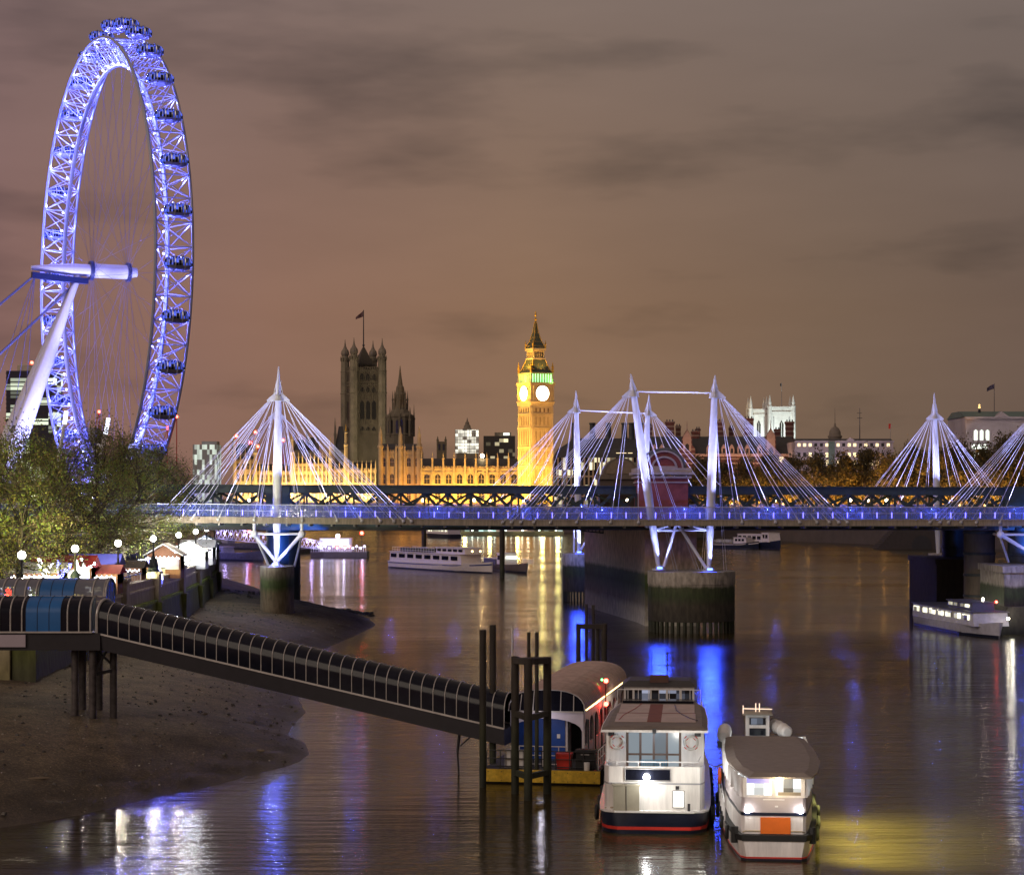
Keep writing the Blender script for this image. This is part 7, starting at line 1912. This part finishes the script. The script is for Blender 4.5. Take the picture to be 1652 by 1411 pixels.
for i in range(24): x = X6(502) + i * (X6(590) - X6(502)) / 23; m.beam((x, .1, q6(890)), (x, .1, q6(882)), .12)
m.beam((X6(502), .1, q6(882)), (X6(590), .1, q6(882)), .12); m.build('railing', STEELW, t)
m = MB()
for i in range(14): x = X6(506) + i * (X6(588) - X6(506)) / 13; m.ball((x, 0, q6(884 - 3 * (i % 2))), .3, 6)
m.build('bulbs', em('violet white bulbs', (.62, .52, 1), 6), t)
m = MB(); m.tube((X6(582), 4, q6(890)), (X6(582), 4, q6(862)), .12, .1, 6); m.build('beacon_post', DARK, t); m = MB(); m.ball((X6(582), 4, q6(860)), .5, 8); m.build('red_beacon', EMRED, t)
m = MB(); m.ball((X6(542), 6, q6(865)), .6, 8); m.build('roof_lamp', em('pink roof lamp', (1, .75, .75), 18), t)
for px, p in ((520, 200), (555, 200), (585, 140)): lamp('pier_light', 'POINT', MW[t.name] @ Vector((X6(px), -1.2, q6(880))), p, (.72, .66, 1), t, radius=.25)
t = thing('pier_gangway', 'violet lit lattice gangway leading down to the restaurant pontoon', 'gangway', W(352, 868, 560))
a0, a1 = W(346, 868, 545), W(520, 886, 566)
m = MB(); n = 26
up = Vector((0, 0, 3.2))
for k in (Vector((0, 0, 0)), up): m.beam(a0 + k, a1 + k * .7, .28)
for i in range(n):
    p, q = a0.lerp(a1, i / n), a0.lerp(a1, (i + 1) / n); u0, u1 = up * (1 - .3 * i / n), up * (1 - .3 * (i + 1) / n)
    m.beam(p, q + u1, .16); m.beam(p + u0, q, .16)
m.build('truss', STEELW, t, world=True)
for i in range(17): m = MB(); m.ball(a0.lerp(a1, (i + .5) / 17) + Vector((0, .4, 1.6)), .3, 6); m.build('bulb', bpy.data.materials['violet white bulbs'], t, world=True)
for i in range(5): lamp('gangway_light', 'POINT', a0.lerp(a1, (i + .5) / 5) + Vector((0, -1.2, 2.2)), 350, (.5, .4, 1), t, radius=.2)
m = MB(); m.ball(W(402, 857, 556), .5, 8); m.build('red_beacon', EMRED, t, world=True)
for a, b, lb, dd in (((352, 884), (440, 886), 'blue grey barge moored under the lit gangway', 1.8), ((352, 902), (425, 905), 'long low grey barge close to the shore pier', 1.9), ((440, 896), (520, 889), 'dark low barge between shore pier and restaurant pontoon', 1.3)):
    river_boat('barge', lb, G(*a), G(*b), 6, dd, 2, pm('barge hull', (.09, .085, .11), .7, var=.3), TOPW, [(.08, .25, .6, dd, dd + 1.5, 0, GREY)])
# pier on the far bank beyond the cruiser
t = thing('far_pier', 'far lit landing stage with green and white lights under the bridge', 'pier', G(855, 864)); MW[t.name] = Matrix.Translation(t.location); D7 = t.location.y; s7 = F / D7; X7 = lambda p: (p - 855) / s7; q7 = lambda y: H + (800 - y) / s7
m = MB(); m.box(X7(728), X7(910), 0, 8, -.3, q7(857.5)); m.build('float', DARK, t)
m = MB(); m.box(X7(742), X7(800), 2, 6, q7(857), q7(848)); m.build('shelter', lit_cells('shelter glow', (.6, .95, .85), 2.0, (.5, .5, .7), .6), t)
m = MB(); m.box(X7(862), X7(910), 2, 6, q7(857), q7(848)); m.build('shelter', lit_cells('shelter glow', (.7, .9, .9), 2.0, (.5, .5, .7), .5), t)
m = MB()
for i in range(20): m.ball((X7(735 + 9 * i), -.3, q7(855 - 3 * (i % 3))), .35, 6)
m.build('bulbs', em('cool white bulbs', (.85, 1, .9), 14), t)
for px in (750, 790, 835, 875, 900): lamp('pier_light', 'POINT', MW[t.name] @ Vector((X7(px), -2, 4.2)), 2700, (1, .85, .25), t, radius=.8)
c7 = river_boat('river_cruiser', 'small white cruiser with two warm lamps lying at the far lit landing stage', G(797, 861.5), G(862, 862), 6, 1.5, 2, TOPW, TOPW, [(.1, .8, .85, 1.5, 3.4, 6, None)], None, None, glass=WINY)
for px in (842, 852): m = MB(); m.ball(MW[c7.name].inverted() @ W(px, 852, 905), .8, 8); m.build('deck_lamp', em('warm cruiser lamp', (1, .8, .5), 20) if px == 842 else bpy.data.materials['warm cruiser lamp'], c7)
